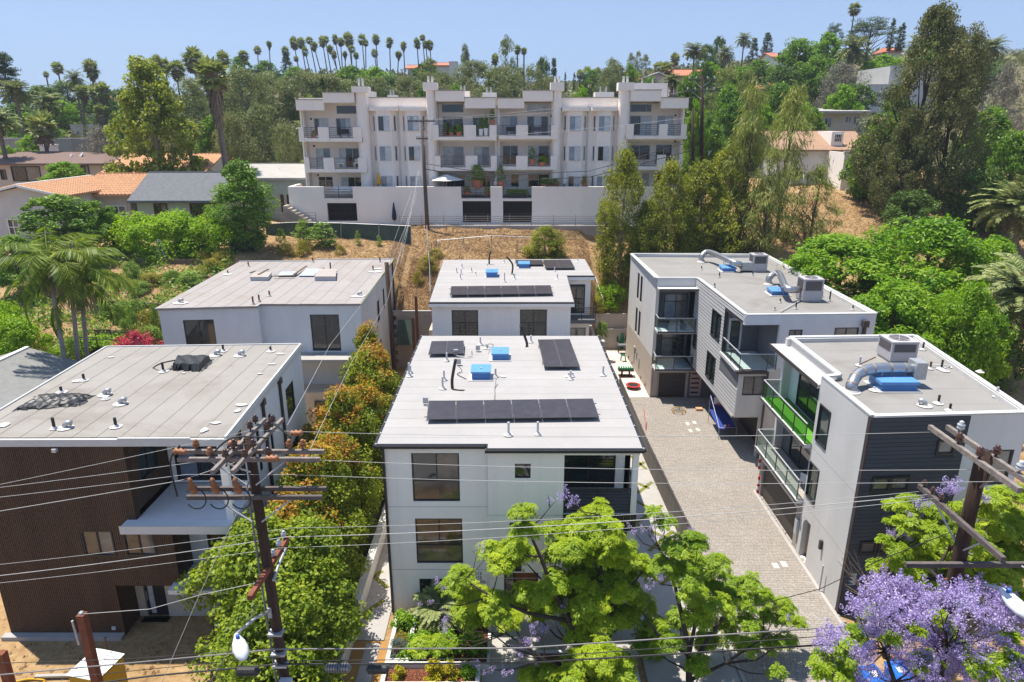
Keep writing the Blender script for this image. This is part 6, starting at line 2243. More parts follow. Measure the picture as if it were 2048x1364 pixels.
# bays: (kind, left px, right px) measured along the front
win_list=[]
def apx(px0,py0,px1,py1):
 return(UA(px0,py0),UA(px1,py1),Z_(py1),Z_(py0))
BT_,BM_,BL_=(232,285),(295,345),(352,374)
# sliding doors behind the balconies; three floors
doors=[(627,236,659,271,'dcc'),(671,236,703,271,'dgc'),(631,296,663,333,'cg'),(677,296,720,335,'cdd'),(636,353,667,374,'dd'),(682,354,724,374,'cdd'),(885,233,927,271,'dd'),(945,233,977,271,'ddd'),(886,293,928,331,'cg'),(948,293,979,331,'cg'),(888,352,930,374,'dd'),(948,352,980,374,'dd'),(1004,232,1035,270,'cg'),(1054,232,1096,270,'dcd'),(1005,291,1036,329,'dd'),(1056,291,1098,329,'cd'),(1006,348,1038,374,'cd'),(1056,348,1098,374,'dd'),(1260,231,1302,270,'dc'),(1315,231,1345,270,'gc'),(1258,290,1299,320,'dd'),(1312,289,1342,328,'dd'),(1285,347,1297,374,'c'),(1309,346,1330,374,'d'),]
clere=[(672,211,715,228),(883,208,927,225),(1054,208,1097,224),(1261,208,1303,224)]
bays=[(758,232,781,262),(817,232,840,262),(761,293,785,322),(820,293,841,322),(767,353,788,374),(822,353,843,374),(1141,230,1163,258),(1198,230,1219,258),(1141,289,1162,317),(1197,289,1217,316),(1141,347,1160,374),(1195,347,1214,374)]
YB=YF+1.5
fb2=Face((X_(600,300,YB),YB),(X_(1370,300,YB),YB))
apb=lambda px0,py0,px1,py1:(fb2.ux(VY(px0,py0,YB).x),fb2.ux(VY(px1,py1,YB).x),Z_(py1,YB),Z_(py0,YB))
recess=[(UA(609),UA(719),zlow-.01,Z_(207)),(UA(877),UA(990),zlow-.01,Z_(204)),(UA(1000),UA(1101),zlow-.01,Z_(204)),(UA(1255),UA(1360),zlow-.01,Z_(204))]
wall(fa,M['stucco_apt'],AP,zlow,zroof,recess,t=0.3)
PK={'d':'pane_dark','c':'pane_curtain','g':'pane_blue'}
holes=[apb(*d[:4])for d in doors]
chole=[apb(*c)for c in clere]
for rc_ in recess:
 x0_,x1_=fa.pt(rc_[0],0).x,fa.pt(rc_[1],0).x
 u0_,u1_=fb2.ux(x0_),fb2.ux(x1_)
 wall(fb2,M['stucco_apt'],AP,zlow,rc_[3]+.4,[h for h in holes+chole if u0_<h[0]<u1_],t=.2,u0=u0_,u1=u1_)
 for x_ in(x0_-.2,x1_):
  part_box(AP,'side_wall','stucco_apt',x_,x_+.2,YF+.3,YB,zlow,rc_[3]+.3)
 part_box(AP,'soffit','stucco_apt',x0_,x1_,YF+.3,YB,rc_[3]+.05,rc_[3]+.3)
 for yy in(277,337):
  part_box(AP,'floor_slab','stucco_apt',x0_,x1_,YF+.005,YB,Z_(yy)-.3,Z_(yy)-.005)
for d,h in zip(doors,holes):
 n_=len(d[4])
 window(fb2,AP,*h,frame=M['white_metal'],panes=tuple(PK[c]for c in d[4]),cols=tuple((i+1)/n_ for i in range(n_-1)),fw=0.06,name='glass_door')
for i,h in enumerate(chole):
 window(fb2,AP,*h,frame=M['white_metal'],panes=('pane_dark',)if i!=2 else('pane_curtain',),cols=(0.75,)if i==3 else(),fw=0.05)
 # bay windows: bowed boxes on the plain wall fields
for(l,r_,fld)in((744,802,0),(803,858,0),(1120,1176,1),(1178,1232,1)):
 u0,u1=UA(l+4),UA(r_-4)
 du=(u1-u0)
 poly=[fa.pt(u0,0,0.01),fa.pt(u0+du*0.22,0,0.75),fa.pt(u1-du*0.22,0,0.75),fa.pt(u1,0,0.01)]
 mb=MB()
 mb.prism([(p.x,p.y)for p in poly],zlow,Z_(222))
 mb.build('bay',M['stucco_apt'],AP)
 mb=MB()
 po=[fa.pt(u0-.2,0,0.01),fa.pt(u0-0.1,0,0.95),fa.pt(u1+0.1,0,0.95),fa.pt(u1+.2,0,0.01)]
 mb.prism([(p.x,p.y)for p in po],Z_(222),[Z_(215)]*4)
 mb.build('bay_roof',M['stucco_apt'],AP)
 fb=Face(tuple(poly[1][:2]),tuple(poly[2][:2]))
 for fl_,(pa,pb_)in enumerate(((232,262),(292,321),(351,374))):
  m_=fb.len/2
  w_=min(0.62,fb.len*0.46)
  window(fb,AP,m_-w_,m_+w_,Z_(pb_),Z_(pa),frame=M['white_metal'],panes=(('pane_blue','pane_curtain')if(l+fl_)%3 else('pane_dark','pane_curtain')),fw=0.05,w=0.03)
  for(q0,q1)in((poly[0],poly[1]),(poly[2],poly[3])):
   fs_=Face(tuple(q0[:2]),tuple(q1[:2]))
   window(fs_,AP,fs_.len*0.36,fs_.len*0.66,Z_(pb_),Z_(pa),frame=M['white_metal'],panes=('pane_dark',),cols=(),fw=0.04,w=0.03)
   # piers between the fields, rounded flue stacks with caps
for px0,px1,top in((720,744,186),(857,876,182),(1102,1120,182),(1232,1254,182)):
 mb=MB()
 u0,u1=UA(px0),UA(px1)
 um=(u0+u1)/2
 r_=(u1-u0)/2
 pts_=[fa.pt(um+r_*math.cos(a),0,0.55+0.6*math.sin(a))for a in np.linspace(math.pi,0,9)]+[fa.pt(u1,0,0.012),fa.pt(u0,0,0.012)]
 mb.prism([(p.x,p.y)for p in reversed(pts_)],zlow,Z_(top))
 mb.build('chimney',M['stucco_apt'],AP)
 mb=MB()
 fa.box(mb,um-r_-0.22,um+r_+0.22,Z_(top),Z_(top-16+(4 if px0==720 else 0)),-0.2,1.3)
 c_=mb.build('chimney_cap',M['stucco_apt'],AP)
 for s in(-.2,.2):
  p=fa.pt(um+s,Z_(top-14),0.5)
  mb=MB()
  mb.tube([p,p+Vector((0,0,.75))],0.12,8)
  mb.build('flue',M['white_metal'],c_)
  # parapet hoods over the balconies: upper, projecting
for px0,px1,a,b_,w0 in((659,720,186,206,1.15),(605,660,200,221,1.0),(876,932,182,203,1.15),(932,992,196,217,1.0),(996,1048,197,217,1.0),(1045,1103,182,203,1.15),(1252,1312,181,203,1.15),(1312,1366,196,217,1.0)):
 mb=MB()
 fa.box(mb,UA(px0)+0.012,UA(px1)-0.012,Z_(b_),Z_(a)-0.03,0.012,w0)
 mb.build('parapet_hood',M['stucco_apt'],AP)
 mb=MB()
 fa.box(mb,UA(px0)-0.03,UA(px1)+0.03,Z_(a)-0.03,Z_(a)+0.06,-0.3,w0+0.06)
 mb.build('coping',M['stucco_taupe'],AP)
for px0,px1 in((744,857),(1120,1232)):
 mb=MB()
 fa.box(mb,UA(px0),UA(px1),zroof+0.004,zroof+0.1,-0.32,0.08)
 mb.build('coping',M['stucco_taupe'],AP)
 # balconies: slab, stucco panels and rails; (slab px0, px1, y rail top, y floor), panels
def balcony(px0,px1,ytop,yfl,panels,rails,proj=1.35):
 zt,zf=Z_(ytop),Z_(yfl)
 mb=MB()
 fa.box(mb,UA(px0),UA(px1),zf-0.35,zf,0.01,proj)
 bo=mb.build('balcony',M['stucco_apt'],AP)
 for a,b_ in panels:
  mb=MB()
  fa.box(mb,UA(a),UA(b_),zf-0.36,zt,proj-0.22,proj+0.08)
  mb.build('balcony_panel',M['stucco_apt'],bo)
 for a,b_ in rails:
  mb=MB()
  u0,u1=UA(a)+.01,UA(b_)-.01
  fa.box(mb,u0,u1,zt-0.06,zt-0.01,proj-.12,proj-.06)
  for q in range(5):
   z=zf+(zt-zf)*(q+0.4)/5.4
   fa.box(mb,u0,u1,z-.018,z+.018,proj-.11,proj-.07)
  for q in range(3):
   uu=u0+(u1-u0)*q/2
   fa.box(mb,uu-.02,uu+.02,zf,zt,proj-.115,proj-.065)
  mb.build('balcony_rail',M['dark_bronze'],bo)
for dy,rows_ in((0,1),(60.5,2)):
 s=6 if dy else 0
 balcony(608+s,733+(4 if dy else-2),254+dy,277+dy-1,[(608+s,618+s),(646+s,667+s),(716+s-2,731+s)],[(618+s,646+s),(667+s,714+s)])
 s=2 if dy else 0
 balcony(869+s,994,250+dy,273+dy,[(869+s,881+s),(930+s,954+s),(980+s,994)],[(881+s,930+s),(954+s,980+s)])
 balcony(998,1113,250+dy,271+dy,[(1032,1055),(1100,1113)],[(998,1032),(1055,1100)])
 balcony(1247,1366-(3 if dy else 0),248+dy,271+dy,[(1247,1261),(1310,1327),(1353,1364-(3 if dy else 0))],[(1261,1310),(1327,1353)])
 # flat roof, sides, rooftop boxes
u0,u1=0.02,fa.len-0.02
mb=MB()
fa.box(mb,u0,u1,zroof-0.5,zroof-0.2,-14.6,-0.31)
mb.build('roof',M['roof_grey'],AP)
for uu in(0.0,fa.len-0.3):
 mb=MB()
 fa.box(mb,uu,uu+0.3,zlow,zroof-.01,-14.9,-0.31)
 mb.build('wall',M['stucco_apt'],AP)
mb=MB()
fa.box(mb,0.31,fa.len-0.31,zlow,zroof-.02,-14.9,-14.61)
mb.build('wall',M['stucco_apt'],AP)
for px0,px1,top,dep in((720,748,183,-3.0),(775,793,190,-6),(965,993,185,-4),(1190,1228,184,-5),(1262,1334,166,-9),(914,939,182,-2)):
 mb=MB()
 y_=YF-dep
 a,b_=VY(px0,195,y_),VY(px1,195,y_)
 zt=VY(px0,top,y_).z
 mb.box(a.x,b_.x,y_,y_+1.6,zroof-0.25,zt)
 o=mb.build('rooftop_box',M['stucco_apt'],AP)
 for s in(0.3,0.6):
  xx=a.x+(b_.x-a.x)*s
  mb=MB()
  mb.tube([(xx,y_+.5,zt),(xx,y_+.5,zt+.6)],.1,8)
  mb.build('flue',M['galvanised'],o)
  # downpipes and wall lamps
for px in(800,1174,995):
 u_=UA(px)
 mb=MB()
 fa.box(mb,u_-.06,u_+.06,zlow,Z_(212),0.01,0.14)
 mb.build('downpipe',M['white_metal'],AP)
for px,py in((622,238),(628,292),(636,350),(726,290),(726,232),(873,288),(983,232),(1103,232),(1104,285),(1351,231),(1350,283),(1253,285)):
 p=VY(px,py,YF-.1)
 part_box(AP,'wall_lamp','black_metal',p.x-.09,p.x+.09,YF-.2,YF-.01,p.z-.1,p.z+.1)
 # garden wall with barred garage openings
fg=Face((VY(578,400,YG).x,YG),(VY(1360,400,YG).x,YG))
UG=lambda px,py=410:fg.ux(VY(px,py,YG).x)
ZG=lambda py:VY(1024,py,YG).z
gw=empty('garage_wall',(0,YG,10.4),'long white wall with barred garage openings below the flats','wall')
gar=[(UG(654),UG(713),ZG(442),ZG(406)),(UG(925),UG(982),ZG(446),ZG(402)),(UG(1006),UG(1064),ZG(446),ZG(402))]
notch=[(UG(650),UG(707),ZG(397),ZG(372)+.1),(UG(923),UG(981),ZG(397),ZG(372)+.1),(UG(1005),UG(1063),ZG(397),ZG(372)+.1)]
wall(fg,M['stucco_apt'],gw,9.6,ZG(373.5),gar+notch,t=0.35)
for g in gar:
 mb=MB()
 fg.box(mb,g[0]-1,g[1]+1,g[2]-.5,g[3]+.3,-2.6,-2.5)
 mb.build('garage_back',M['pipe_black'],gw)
 for q in range(17):
  uu=g[0]+(g[1]-g[0])*q/16
  mb=MB()
  fg.box(mb,uu-.016,uu+.016,g[2],g[3],-.16,-.12)
  mb.build('bar',M['dark_bronze'],gw)
 for zz_ in(g[2]+0.1,g[2]+(g[3]-g[2])*.42,g[3]-.06):
  mb=MB()
  fg.box(mb,g[0],g[1],zz_-.03,zz_+.03,-.118,-.08)
  mb.build('rail',M['dark_bronze'],gw)
for g in notch:
 mb=MB()
 for q in range(4):
  z=g[2]+0.15+q*0.27
  fg.box(mb,g[0],g[1],z-.02,z+.02,-.14,-.1)
 for q in range(3):
  uu=g[0]+(g[1]-g[0])*q/2
  fg.box(mb,uu-.025,uu+.025,g[2],g[3]-.1,-.15,-.09)
 mb.build('railing',M['dark_bronze'],gw)
mb=MB()
mb.box(fg.p.x+.3,fg.pt(fg.len,0).x-.1,YG+.36,YB-.02,ZG(397)-.35,ZG(397)-.05)
mb.build('terrace',M['concrete'],gw)
mb=MB()
mb.box(fg.p.x,fg.p.x+.35,YG+.36,YF+4,9.6,ZG(373.5))
mb.build('wall',M['stucco_apt'],gw)
# ramp and walkway railing in front of the garages
wk=empty('walkway_railing',(0,73.4,10.4),'long low grey railing along the walkway below the flats','railing')
xa,xb=VY(800,448,73.4).x,VY(1370,448,73.4).x
n_=13
for q in range(5):
 mb=MB()
 mb.bar((xa,73.4,10.45+.14+q*.22),(xb,73.4,10.45+.14+q*.22),.04,.045)
 mb.build('rail',M['stucco_taupe'],wk)
for q in range(n_+1):
 x=xa+(xb-xa)*q/n_
 part_box(wk,'post','stucco_taupe',x-.03,x+.03,73.37,73.43,10.35,11.6)
mb=MB()
x0_,x1_=VY(860,452,73.2).x,VY(1400,452,73.2).x
mb.prism([(x0_,73.1),(x1_,73.1),(x1_,74.55),(x0_,74.55)],6.5,10.5)
mb.build('walkway',M['concrete_grey'],None,label='stained concrete walkway and retaining wall under the garages',cat='retaining wall',kind='structure')
# stairs at the left end
st=empty('stairs',(VY(600,440,73.5).x,73.5,10.3),'white stair with metal handrails at the left end of the garage wall','stairs')
for i in range(9):
 x0_=VY(572,440,73.6).x+i*.38
 part_box(st,'step','planter_beige',x0_,x0_+.37,73.0,74.4,9.8,12.6-i*.26)
for y_ in(72.95,):
 for q in range(4):
  mb=MB()
  mb.bar((VY(560,430,y_).x,y_,11.9-q*.27),(VY(632,430,y_).x,y_,11.9-q*.27),.05,.05)
  mb.build('handrail',M['stucco_taupe'],st)
 for px in(562,596,631):
  x=VY(px,430,y_).x
  part_box(st,'post','stucco_taupe',x-.03,x+.03,y_-.03,y_+.03,9.9,11.9)
 mb=MB()
 mb.bar((VY(605,418,y_).x,y_,11.9),(VY(650,437,y_).x,y_,10.6),.05,.05)
 mb.build('handrail',M['stucco_taupe'],st)
def parasol(label,px,py0,py1,y,mat,open_=False):
 a=VY(px,py1,y)
 b=VY(px,py0,y)
 root=empty('parasol',(a.x,y,a.z),label,'parasol')
 h=b.z-a.z
 mb=MB()
 mb.tube([a,b],.035,6)
 mb.build('pole',M['white_metal'],root)
 mb=MB()
 if open_:
  mb.lathe((b.x,b.y,b.z),[(1.9,-.55),(1.0,-.28),(.06,0)],8)
 else:
  mb.lathe((a.x,a.y,a.z),[(.10,h*.12),(.24,h*.2),(.26,h*.35),(.16,h*.7),(.05,h)],9)
 mb.build('canopy',M[mat],root)
 return root
parasol('closed amber parasol on the terrace below the flats',758,345,374,76.2,'fabric_amber')
parasol('open cream parasol on the terrace below the flats',893,349,374,76.0,'fabric_cream',True)
parasol('closed pale parasol right of the potted plants on the terrace',1130,339,374,76.0,'fabric_cream')
parasol('closed navy parasol standing before the white garage wall',789,405,446,73.9,'fabric_navy')
parasol('closed white parasol between the terrace plants',992,355,374,76.0,'fabric_cream')
# terrace furniture and pots
def pot_plant(label,px,py,y,w,h,key='lowplant',var=0,pot='planter_beige'):
 p=VY(px,py,y)
 root=empty('potted_plant',p,label,'potted plant')
 mb=MB()
 mb.lathe(p,[(w*.28,0),(w*.36,h*.35),(w*.33,h*.36)],10)
 mb.build('pot',M[pot],root)
 tm,cm,H,R=TREE[key][var%len(TREE[key])]
 o=bpy.data.objects.new('foliage',cm)
 COL.objects.link(o)
 o.parent=root
 o.location=(0,0,h*.25)
 o.scale=(w/(2*R),w/(2*R),h*.8/H)
 return root
for i,(px,py,y,w,h,k_,lb)in enumerate(((890,272,76.7,.7,1.3,'shrub','potted plant at the left of the top balcony left of centre'),(903,272,76.2,.7,1.0,'shrub','middle pot on the top balcony left of centre'),(918,272,76.2,.9,1.2,'lowplant','leafy pot at the right of the top balcony left of centre'),(962,271,76.2,.7,1.9,'sapling','tall plant in a white pot, upper balcony corner'),(972,271,76.2,.7,2.1,'sapling','taller plant in a white pot, upper balcony corner'),(985,251,76.4,.8,1.6,'sapling','yellow-green plant standing behind the upper balcony panel'),(955,375,75.9,2.0,2.4,'shrub','leafy climbing plant on the terrace before the dark doors'),(935,390,75.2,1.0,1.0,'goldshrub','small reddish potted plant on the terrace railing'),(974,391,75.2,.8,.9,'yellowplant','yellow flowering pot on the terrace edge'),(1002,380,75.6,1.0,2.6,'sapling','tall banana-like plant on the terrace'),(1090,374,75.9,1.6,1.0,'shrub','green plant at the right end of the terrace box'),(1110,374,75.9,1.4,.9,'goldshrub','yellow-green plant beside the white wall on the terrace'),(1169,374,75.9,.9,1.2,'goldshrub','spiky plant above the long white garage wall'),(628,276,76.2,.6,.8,'goldshrub','small pot on the leftmost upper balcony'),(1065,330,76.2,1.0,1.8,'sapling','palm-like pot plant on the middle balcony right of centre'),(1085,331,76.2,1.2,1.0,'lowplant','low plants on the middle balcony right of centre'))):
 pot_plant(lb,px,py,y,w,h,k_,i,'plastic_white' if i in(3,4)else 'clay_red')
bx=empty('planter_box',(VY(1035,393,75.2).x,75.2,ZG(395)),'black planter box full of green herbs on the terrace','planter')
p0,p1=VY(1014,394,75.2),VY(1054,394,75.2)
part_box(bx,'box','black_metal',p0.x,p1.x,74.95,75.5,ZG(397),ZG(389))
for i in range(5):
 o=bpy.data.objects.new('foliage',TREE['lowplant'][0][1])
 COL.objects.link(o)
 o.parent=bx
 o.location=(p0.x+(p1.x-p0.x)*(i+.5)/5-bx.location.x,0,ZG(389)-bx.location.z-.1)
 o.scale=(.9,.7,1.1)
def bench(label,px0,px1,py,y,mat,h=.75,name='garden_bench',cat='bench'):
 a,b=VY(px0,py,y),VY(px1,py,y)
 root=empty(name,a,label,cat)
 part_box(root,'seat',mat,a.x,b.x,y-.3,y+.3,a.z+h*.5,a.z+h*.6)
 part_box(root,'backrest',mat,a.x,b.x,y+.25,y+.33,a.z+h*.6,a.z+h*1.1)
 for x in(a.x+.05,b.x-.05):
  for yy in(y-.25,y+.25):
   part_box(root,'leg',mat,x-.03,x+.03,yy-.03,yy+.03,a.z,a.z+h*.5)
bench('white cushioned bench on the terrace at the left end of the flats',668,704,389,75.9,'fabric_cream')
bench('metal bench with cushions on the leftmost upper balcony',680,698,275,76.3,'black_metal')
bench('grey armchair on the left middle balcony',677,690,334,76.3,'fabric_cream')
bench('pale armchair at the right of the left middle balcony',709,720,334,76.3,'fabric_cream')
bench('dark table on the upper balcony right of centre',1012,1030,270,76.3,'black_metal')
bench('dark sofa on the upper balcony nearest the middle chimney',1062,1094,270,76.3,'stucco_dark')
bench('pale sofa on the terrace behind the reddish pot',940,968,390,76.0,'fabric_cream')
# ------------------------------------------------------------------ houses around
def gable(name,label,x0,x1,y0,y1,zb,ze,zr,axis,wmat,rmat,over=0.5,cat='house',wins=(),tiles=None,rows=None,trim='trim_white',chimney=None,hip=False):
 """walls, two roof slopes (each a part) and windows on the street face (u0, u1, v0, v1 fractions / metres)"""
 root=empty(name,((x0+x1)/2,(y0+y1)/2,zb),label,cat)
 fc=Face((x0,y0),(x1,y0))
 ho=[(w[0]*fc.len,w[1]*fc.len,zb+w[2],zb+w[3])for w in wins]
 wall(fc,M[wmat],root,zb-2,ze,ho)
 for h in ho:
  window(fc,root,*h,frame=M[trim],panes=('pane_dark','pane_grey'),rows=(0.5,)if rows else(),fw=0.1,w=-0.02,proud=0.05)
 for a,b in(((x0,y1),(x0,y0+.25)),((x1,y0+.25),(x1,y1)),((x1-.25,y1+.25),(x0,y1+.25))):
  wall(Face(a,b),M[wmat],root,zb-2,ze)
 o=over
 th=0.16
 if axis=='x':
  ym=(y0+y1)/2
  hx=(x1-x0)*0.22 if hip else 0
  sl=[((x0-o,y0-o,ze-.1),(x1+o,y0-o,ze-.1),(x1+o-hx,ym,zr),(x0-o+hx,ym,zr)),((x1+o,y1+o,ze-.1),(x0-o,y1+o,ze-.1),(x0-o+hx,ym,zr),(x1+o-hx,ym,zr))]
  ends=[]if hip else[[(x0,y0),(x0,y1),(x0,ym)],[(x1,y1),(x1,y0),(x1,ym)]]
  if hip:
   sl+=[((x0-o,y1+o,ze-.1),(x0-o,y0-o,ze-.1),(x0-o+hx,ym,zr),(x0-o+hx,ym,zr)),((x1+o,y0-o,ze-.1),(x1+o,y1+o,ze-.1),(x1+o-hx,ym,zr),(x1+o-hx,ym,zr))]
 else:
  xm=(x0+x1)/2
  sl=[((x0-o,y1+o,ze-.1),(x0-o,y0-o,ze-.1),(xm,y0-o,zr),(xm,y1+o,zr)),((x1+o,y0-o,ze-.1),(x1+o,y1+o,ze-.1),(xm,y1+o,zr),(xm,y0-o,zr))]
  ends=[[(x0,y0),(x1,y0),(xm,y0)],[(x1,y1),(x0,y1),(xm,y1)]]
 for e in ends:
  mb=MB()
  i=len(mb.v)
  mb.v+=[(e[0][0],e[0][1],ze-.01),(e[1][0],e[1][1],ze-.01),(e[2][0],e[2][1],zr-.12)]
  mb.f.append((0,1,2))
  mb.m.append(0)
  mb.build('gable_wall',M[wmat],root)
 for s in sl:
  mb=MB()
  dz=Vector((0,0,th))
  P=[Vector(p)for p in s]
  mb.hexa(P+[p+dz for p in P])
  ro=mb.build('roof_slope',M[rmat],root)
  if tiles:
  # barrel tiles: courses of half-round ribs running down the slope
   a,b,c,d=[p+dz for p in P]
   L_=(b-a).length
   n=max(2,int(L_/tiles))
   courses=max(2,int((d-a).length/0.45))
   nrm=(b-a).cross(d-a).normalized()
   vv=[]
   for i in range(n):
    s0,s1=(i+.08)/n,(i+.92)/n
    sm=(s0+s1)/2
    for k in range(courses):
     t0,t1=k/courses,(k+1.0)/courses
     def Q(ss,tt,h):
      return a.lerp(b,ss).lerp(d.lerp(c,ss),tt)+nrm*h
     lo,hi=0.10,0.055
     vv.append([Q(s0,t0,.01),Q(sm,t0,lo),Q(sm,t1,hi),Q(s0,t1,.005)])
     vv.append([Q(sm,t0,lo),Q(s1,t0,.01),Q(s1,t1,.005),Q(sm,t1,hi)])
     vv.append([Q(s0,t0,.01),Q(s1,t0,.01),Q(sm,t0,lo),Q(sm,t0,lo)])
   tm_=np_mesh('tiles',np.array([[tuple(p)for p in q]for q in vv]),[M[rmat]])
   tag(put('tile_field',tm_,ro),kind='stuff')
 mb=MB()
 if axis=='x':
  ym=(y0+y1)/2
  mb.bar((x0-o+(0 if not hip else(x1-x0)*.22),ym,zr+th),(x1+o-(0 if not hip else(x1-x0)*.22),ym,zr+th),.25,.12)
  mb.bar((x0-o,y0-o-.03,ze-.06),(x1+o,y0-o-.03,ze-.06),.06,.2)
 else:
  xm=(x0+x1)/2
  mb.bar((xm,y0-o,zr+th),(xm,y1+o,zr+th),.25,.12)
  for q in(0,1):
   xe=(x0-o,x1+o)[q]
   mb.bar((xe,y0-o-.03,ze-.05),(xm,y0-o-.03,zr+.06),.06,.2)
 mb.build('ridge_and_fascia',M[rmat]if axis=='x' else M[trim],root)
 if chimney:
  cx,cy,cw,ch=chimney
  part_box(root,'chimney',wmat,cx-cw,cx+cw,cy-cw,cy+cw,ze,zr+ch)
 return root
def xr(px0,px1,py,y):
 return VY(px0,py,y).x,VY(px1,py,y).x
def zz(py,y):
 return VY(1024,py,y).z
x0,x1=xr(272,440,400,70)
gable('bungalow','sage bungalow with a plain grey shingle roof above the bright hedge',x0,x1,70,79,10.6,zz(401,70),zz(347,74.5),'x','stucco_sage','shingle_grey',.6,wins=((.2,.36,1.0,2.6),(.63,.95,.8,2.6)),rows=1,trim='trim_brown')
x0,x1=xr(166,258,392,71)
gable('tiled_house','house with orange barrel-tile roof touching the grey-roofed bungalow',x0,x1,71,79,10.6,zz(389,71),zz(350,75),'x','stucco_tan','clay',.5,wins=((.55,.9,1.2,2.3),),tiles=.38)
x0,x1=xr(-40,128,395,66)
gable('tiled_house','grey-sided house with orange gable roof at the left edge, above the palms',x0,x1,66,77,9.8,zz(392,66),zz(372,66),'y','stucco_grey','clay',.5,wins=((.26,.40,.8,2.4),),rows=1,tiles=.4)
x0,x1=xr(215,404,345,82)
gable('tiled_house','house with orange tiled gable roof behind the sycamore',x0,x1,82,93,12.4,zz(346,82),zz(310,87.5),'x','stucco_cream','clay',.6,tiles=.45)
x0,x1=xr(-90,200,330,86)
gable('brown_roofed_house','beige two-storey house with a low brown hip roof at the left edge',x0,x1,86,100,12.5,zz(327,86),zz(306,93),'x','stucco_beige','shingle_brown',.8,wins=((.38,.58,1.6,3.4),(.3,.34,1.8,3.0),(.74,.80,1.9,3.4),(.86,.92,1.9,3.5)),hip=True,trim='black_metal')
x0,x1=xr(452,612,360,79)
gable('white_roofed_house','low building with pale roof and brown-trimmed windows left of the flats',x0,x1,79,90,10.8,zz(356,79),zz(330,84.5),'x','stucco_sage','concrete',.5,wins=((.66,.7,.3,2.4),(.74,.8,.6,2.4),(.84,.89,.2,2.4),(.93,.98,.6,2.4)),trim='trim_brown')
def block(name,label,px0,px1,ytop,Y,depth,wmat,zb=None,wins=(),cat='building',roof='roof_grey',cope='white_metal'):
 a,b=VY(px0,ytop,Y),VY(px1,ytop,Y)
 zt=a.z
 zb=hz((a.x+b.x)/2,Y)if zb is None else zb
 root=empty(name,((a.x+b.x)/2,Y,zb),label,cat)
 fc=Face((a.x,Y),(b.x,Y))
 ho=[(fc.ux(VY(w[0],w[1],Y).x),fc.ux(VY(w[2],w[3],Y).x),zz(w[3],Y),zz(w[1],Y))for w in wins]
 wall(fc,M[wmat],root,zb-3,zt,ho)
 for h in ho:
  window(fc,root,*h,frame=M['white_metal'],panes=('pane_dark','pane_grey'),fw=.08)
 for p,q in(((a.x,Y+depth),(a.x,Y+.25)),((b.x,Y+.25),(b.x,Y+depth)),((b.x-.25,Y+depth+.25),(a.x,Y+depth+.25))):
  wall(Face(p,q),M[wmat],root,zb-3,zt)
 part_box(root,'roof',roof,a.x+.26,b.x-.26,Y+.26,Y+depth-.02,zt-.5,zt-.25)
 mb=MB()
 fc.box(mb,-.08,fc.len+.08,zt+.002,zt+.14,-.33,.08)
 mb.build('coping',M[cope],root)
 return root
block('grey_block','long grey flat-roofed building behind the brown roof at the left',-40,142,278,106,9,'stucco_taupe',wins=((67,292,73,303),))
block('arched_block','grey stucco building with an arched opening on the left hill',140,232,250,128,10,'stucco_grey',wins=((152,262,160,270),))
block('hill_block','grey flat building higher on the left hill, partly behind the sycamore',150,248,231,140,9,'stucco_grey')
x0,x1=xr(205,250,215,165)
gable('hill_house','white house with red roof seen left of the sycamore top',x0,x1,165,174,hz(-92,165),zz(203,165),zz(193,169),'x','stucco_white','clay_red',.5,wins=((.3,.5,1.2,2.6),))
x0,x1=xr(98,135,205,160)
gable('hill_house','house with red roof between the palms at the far left',x0,x1,160,168,hz(-105,160),zz(207,160),zz(200,164),'x','stucco_pink','clay_red',.5)
x0,x1=xr(866,908,140,215)
gable('villa','cream villa with red roof on the ridge above the flats',x0,x1,215,226,hz(-20,215),zz(131,215),zz(126,220),'x','stucco_cream','clay_red',.6,wins=((.55,.66,1.5,3.6),(.8,.88,1.5,3.4)))
block('villa_tower','small cream tower with red cap beside the ridge villa',898,915,124,214,4,'stucco_cream',cope='clay_red')
x0,x1=xr(815,838,138,205)
gable('ridge_house','red roof showing among ridge palms left of the villa',x0,x1,205,212,hz(-30,205),zz(137,205),zz(131,208),'x','stucco_cream','clay_red',.6)
x0,x1=xr(1292,1338,165,150)
gable('pink_house','pink house with a red gable roof right of the chimneys',x0,x1,150,160,hz(42,150),zz(155,150),zz(146,150),'y','stucco_pink','clay_red',.5,wins=((.3,.55,1.5,3.2),))
x0,x1=xr(1350,1440,160,160)
gable('red_roof_house','long salmon roof below the date palms on the right hill',x0,x1,160,170,hz(60,160),zz(152,160),zz(141,165),'x','stucco_pink','clay_red',.6,wins=((.6,.85,.6,1.6),))
x0,x1=xr(1545,1585,125,185)
gable('hill_house','white house with blue windows below the pointed conifer',x0,x1,185,195,hz(95,185),zz(114,185),zz(107,190),'x','stucco_white','clay_red',.5,wins=((.2,.45,1.0,3.2),(.6,.85,1.0,3.2)))
x0,x1=xr(1772,1800,110,190)
gable('pavilion','small pavilion with red tiled cap near the cypresses',x0,x1,190,195,hz(130,190),zz(104,190),zz(97,192.5),'x','stucco_cream','clay_red',.7,wins=((.15,.3,1,2.4),(.42,.57,1,2.4),(.7,.85,1,2.4)),hip=True)
x0,x1=xr(1555,1625,185,145)
gable('red_roof_house','red roof among green trees on the right slope, beyond the she-oaks',x0,x1,145,154,hz(75,145),zz(176,145),zz(168,150),'x','stucco_cream','clay_red',.6)
x0,x1=xr(1480,1530,180,140)
gable('red_roof_house','small orange roof with white wall, left of the she-oak top',x0,x1,140,148,hz(62,140),zz(178,140),zz(172,144),'x','stucco_white','clay_red',.5,wins=((.3,.6,.5,1.8),))
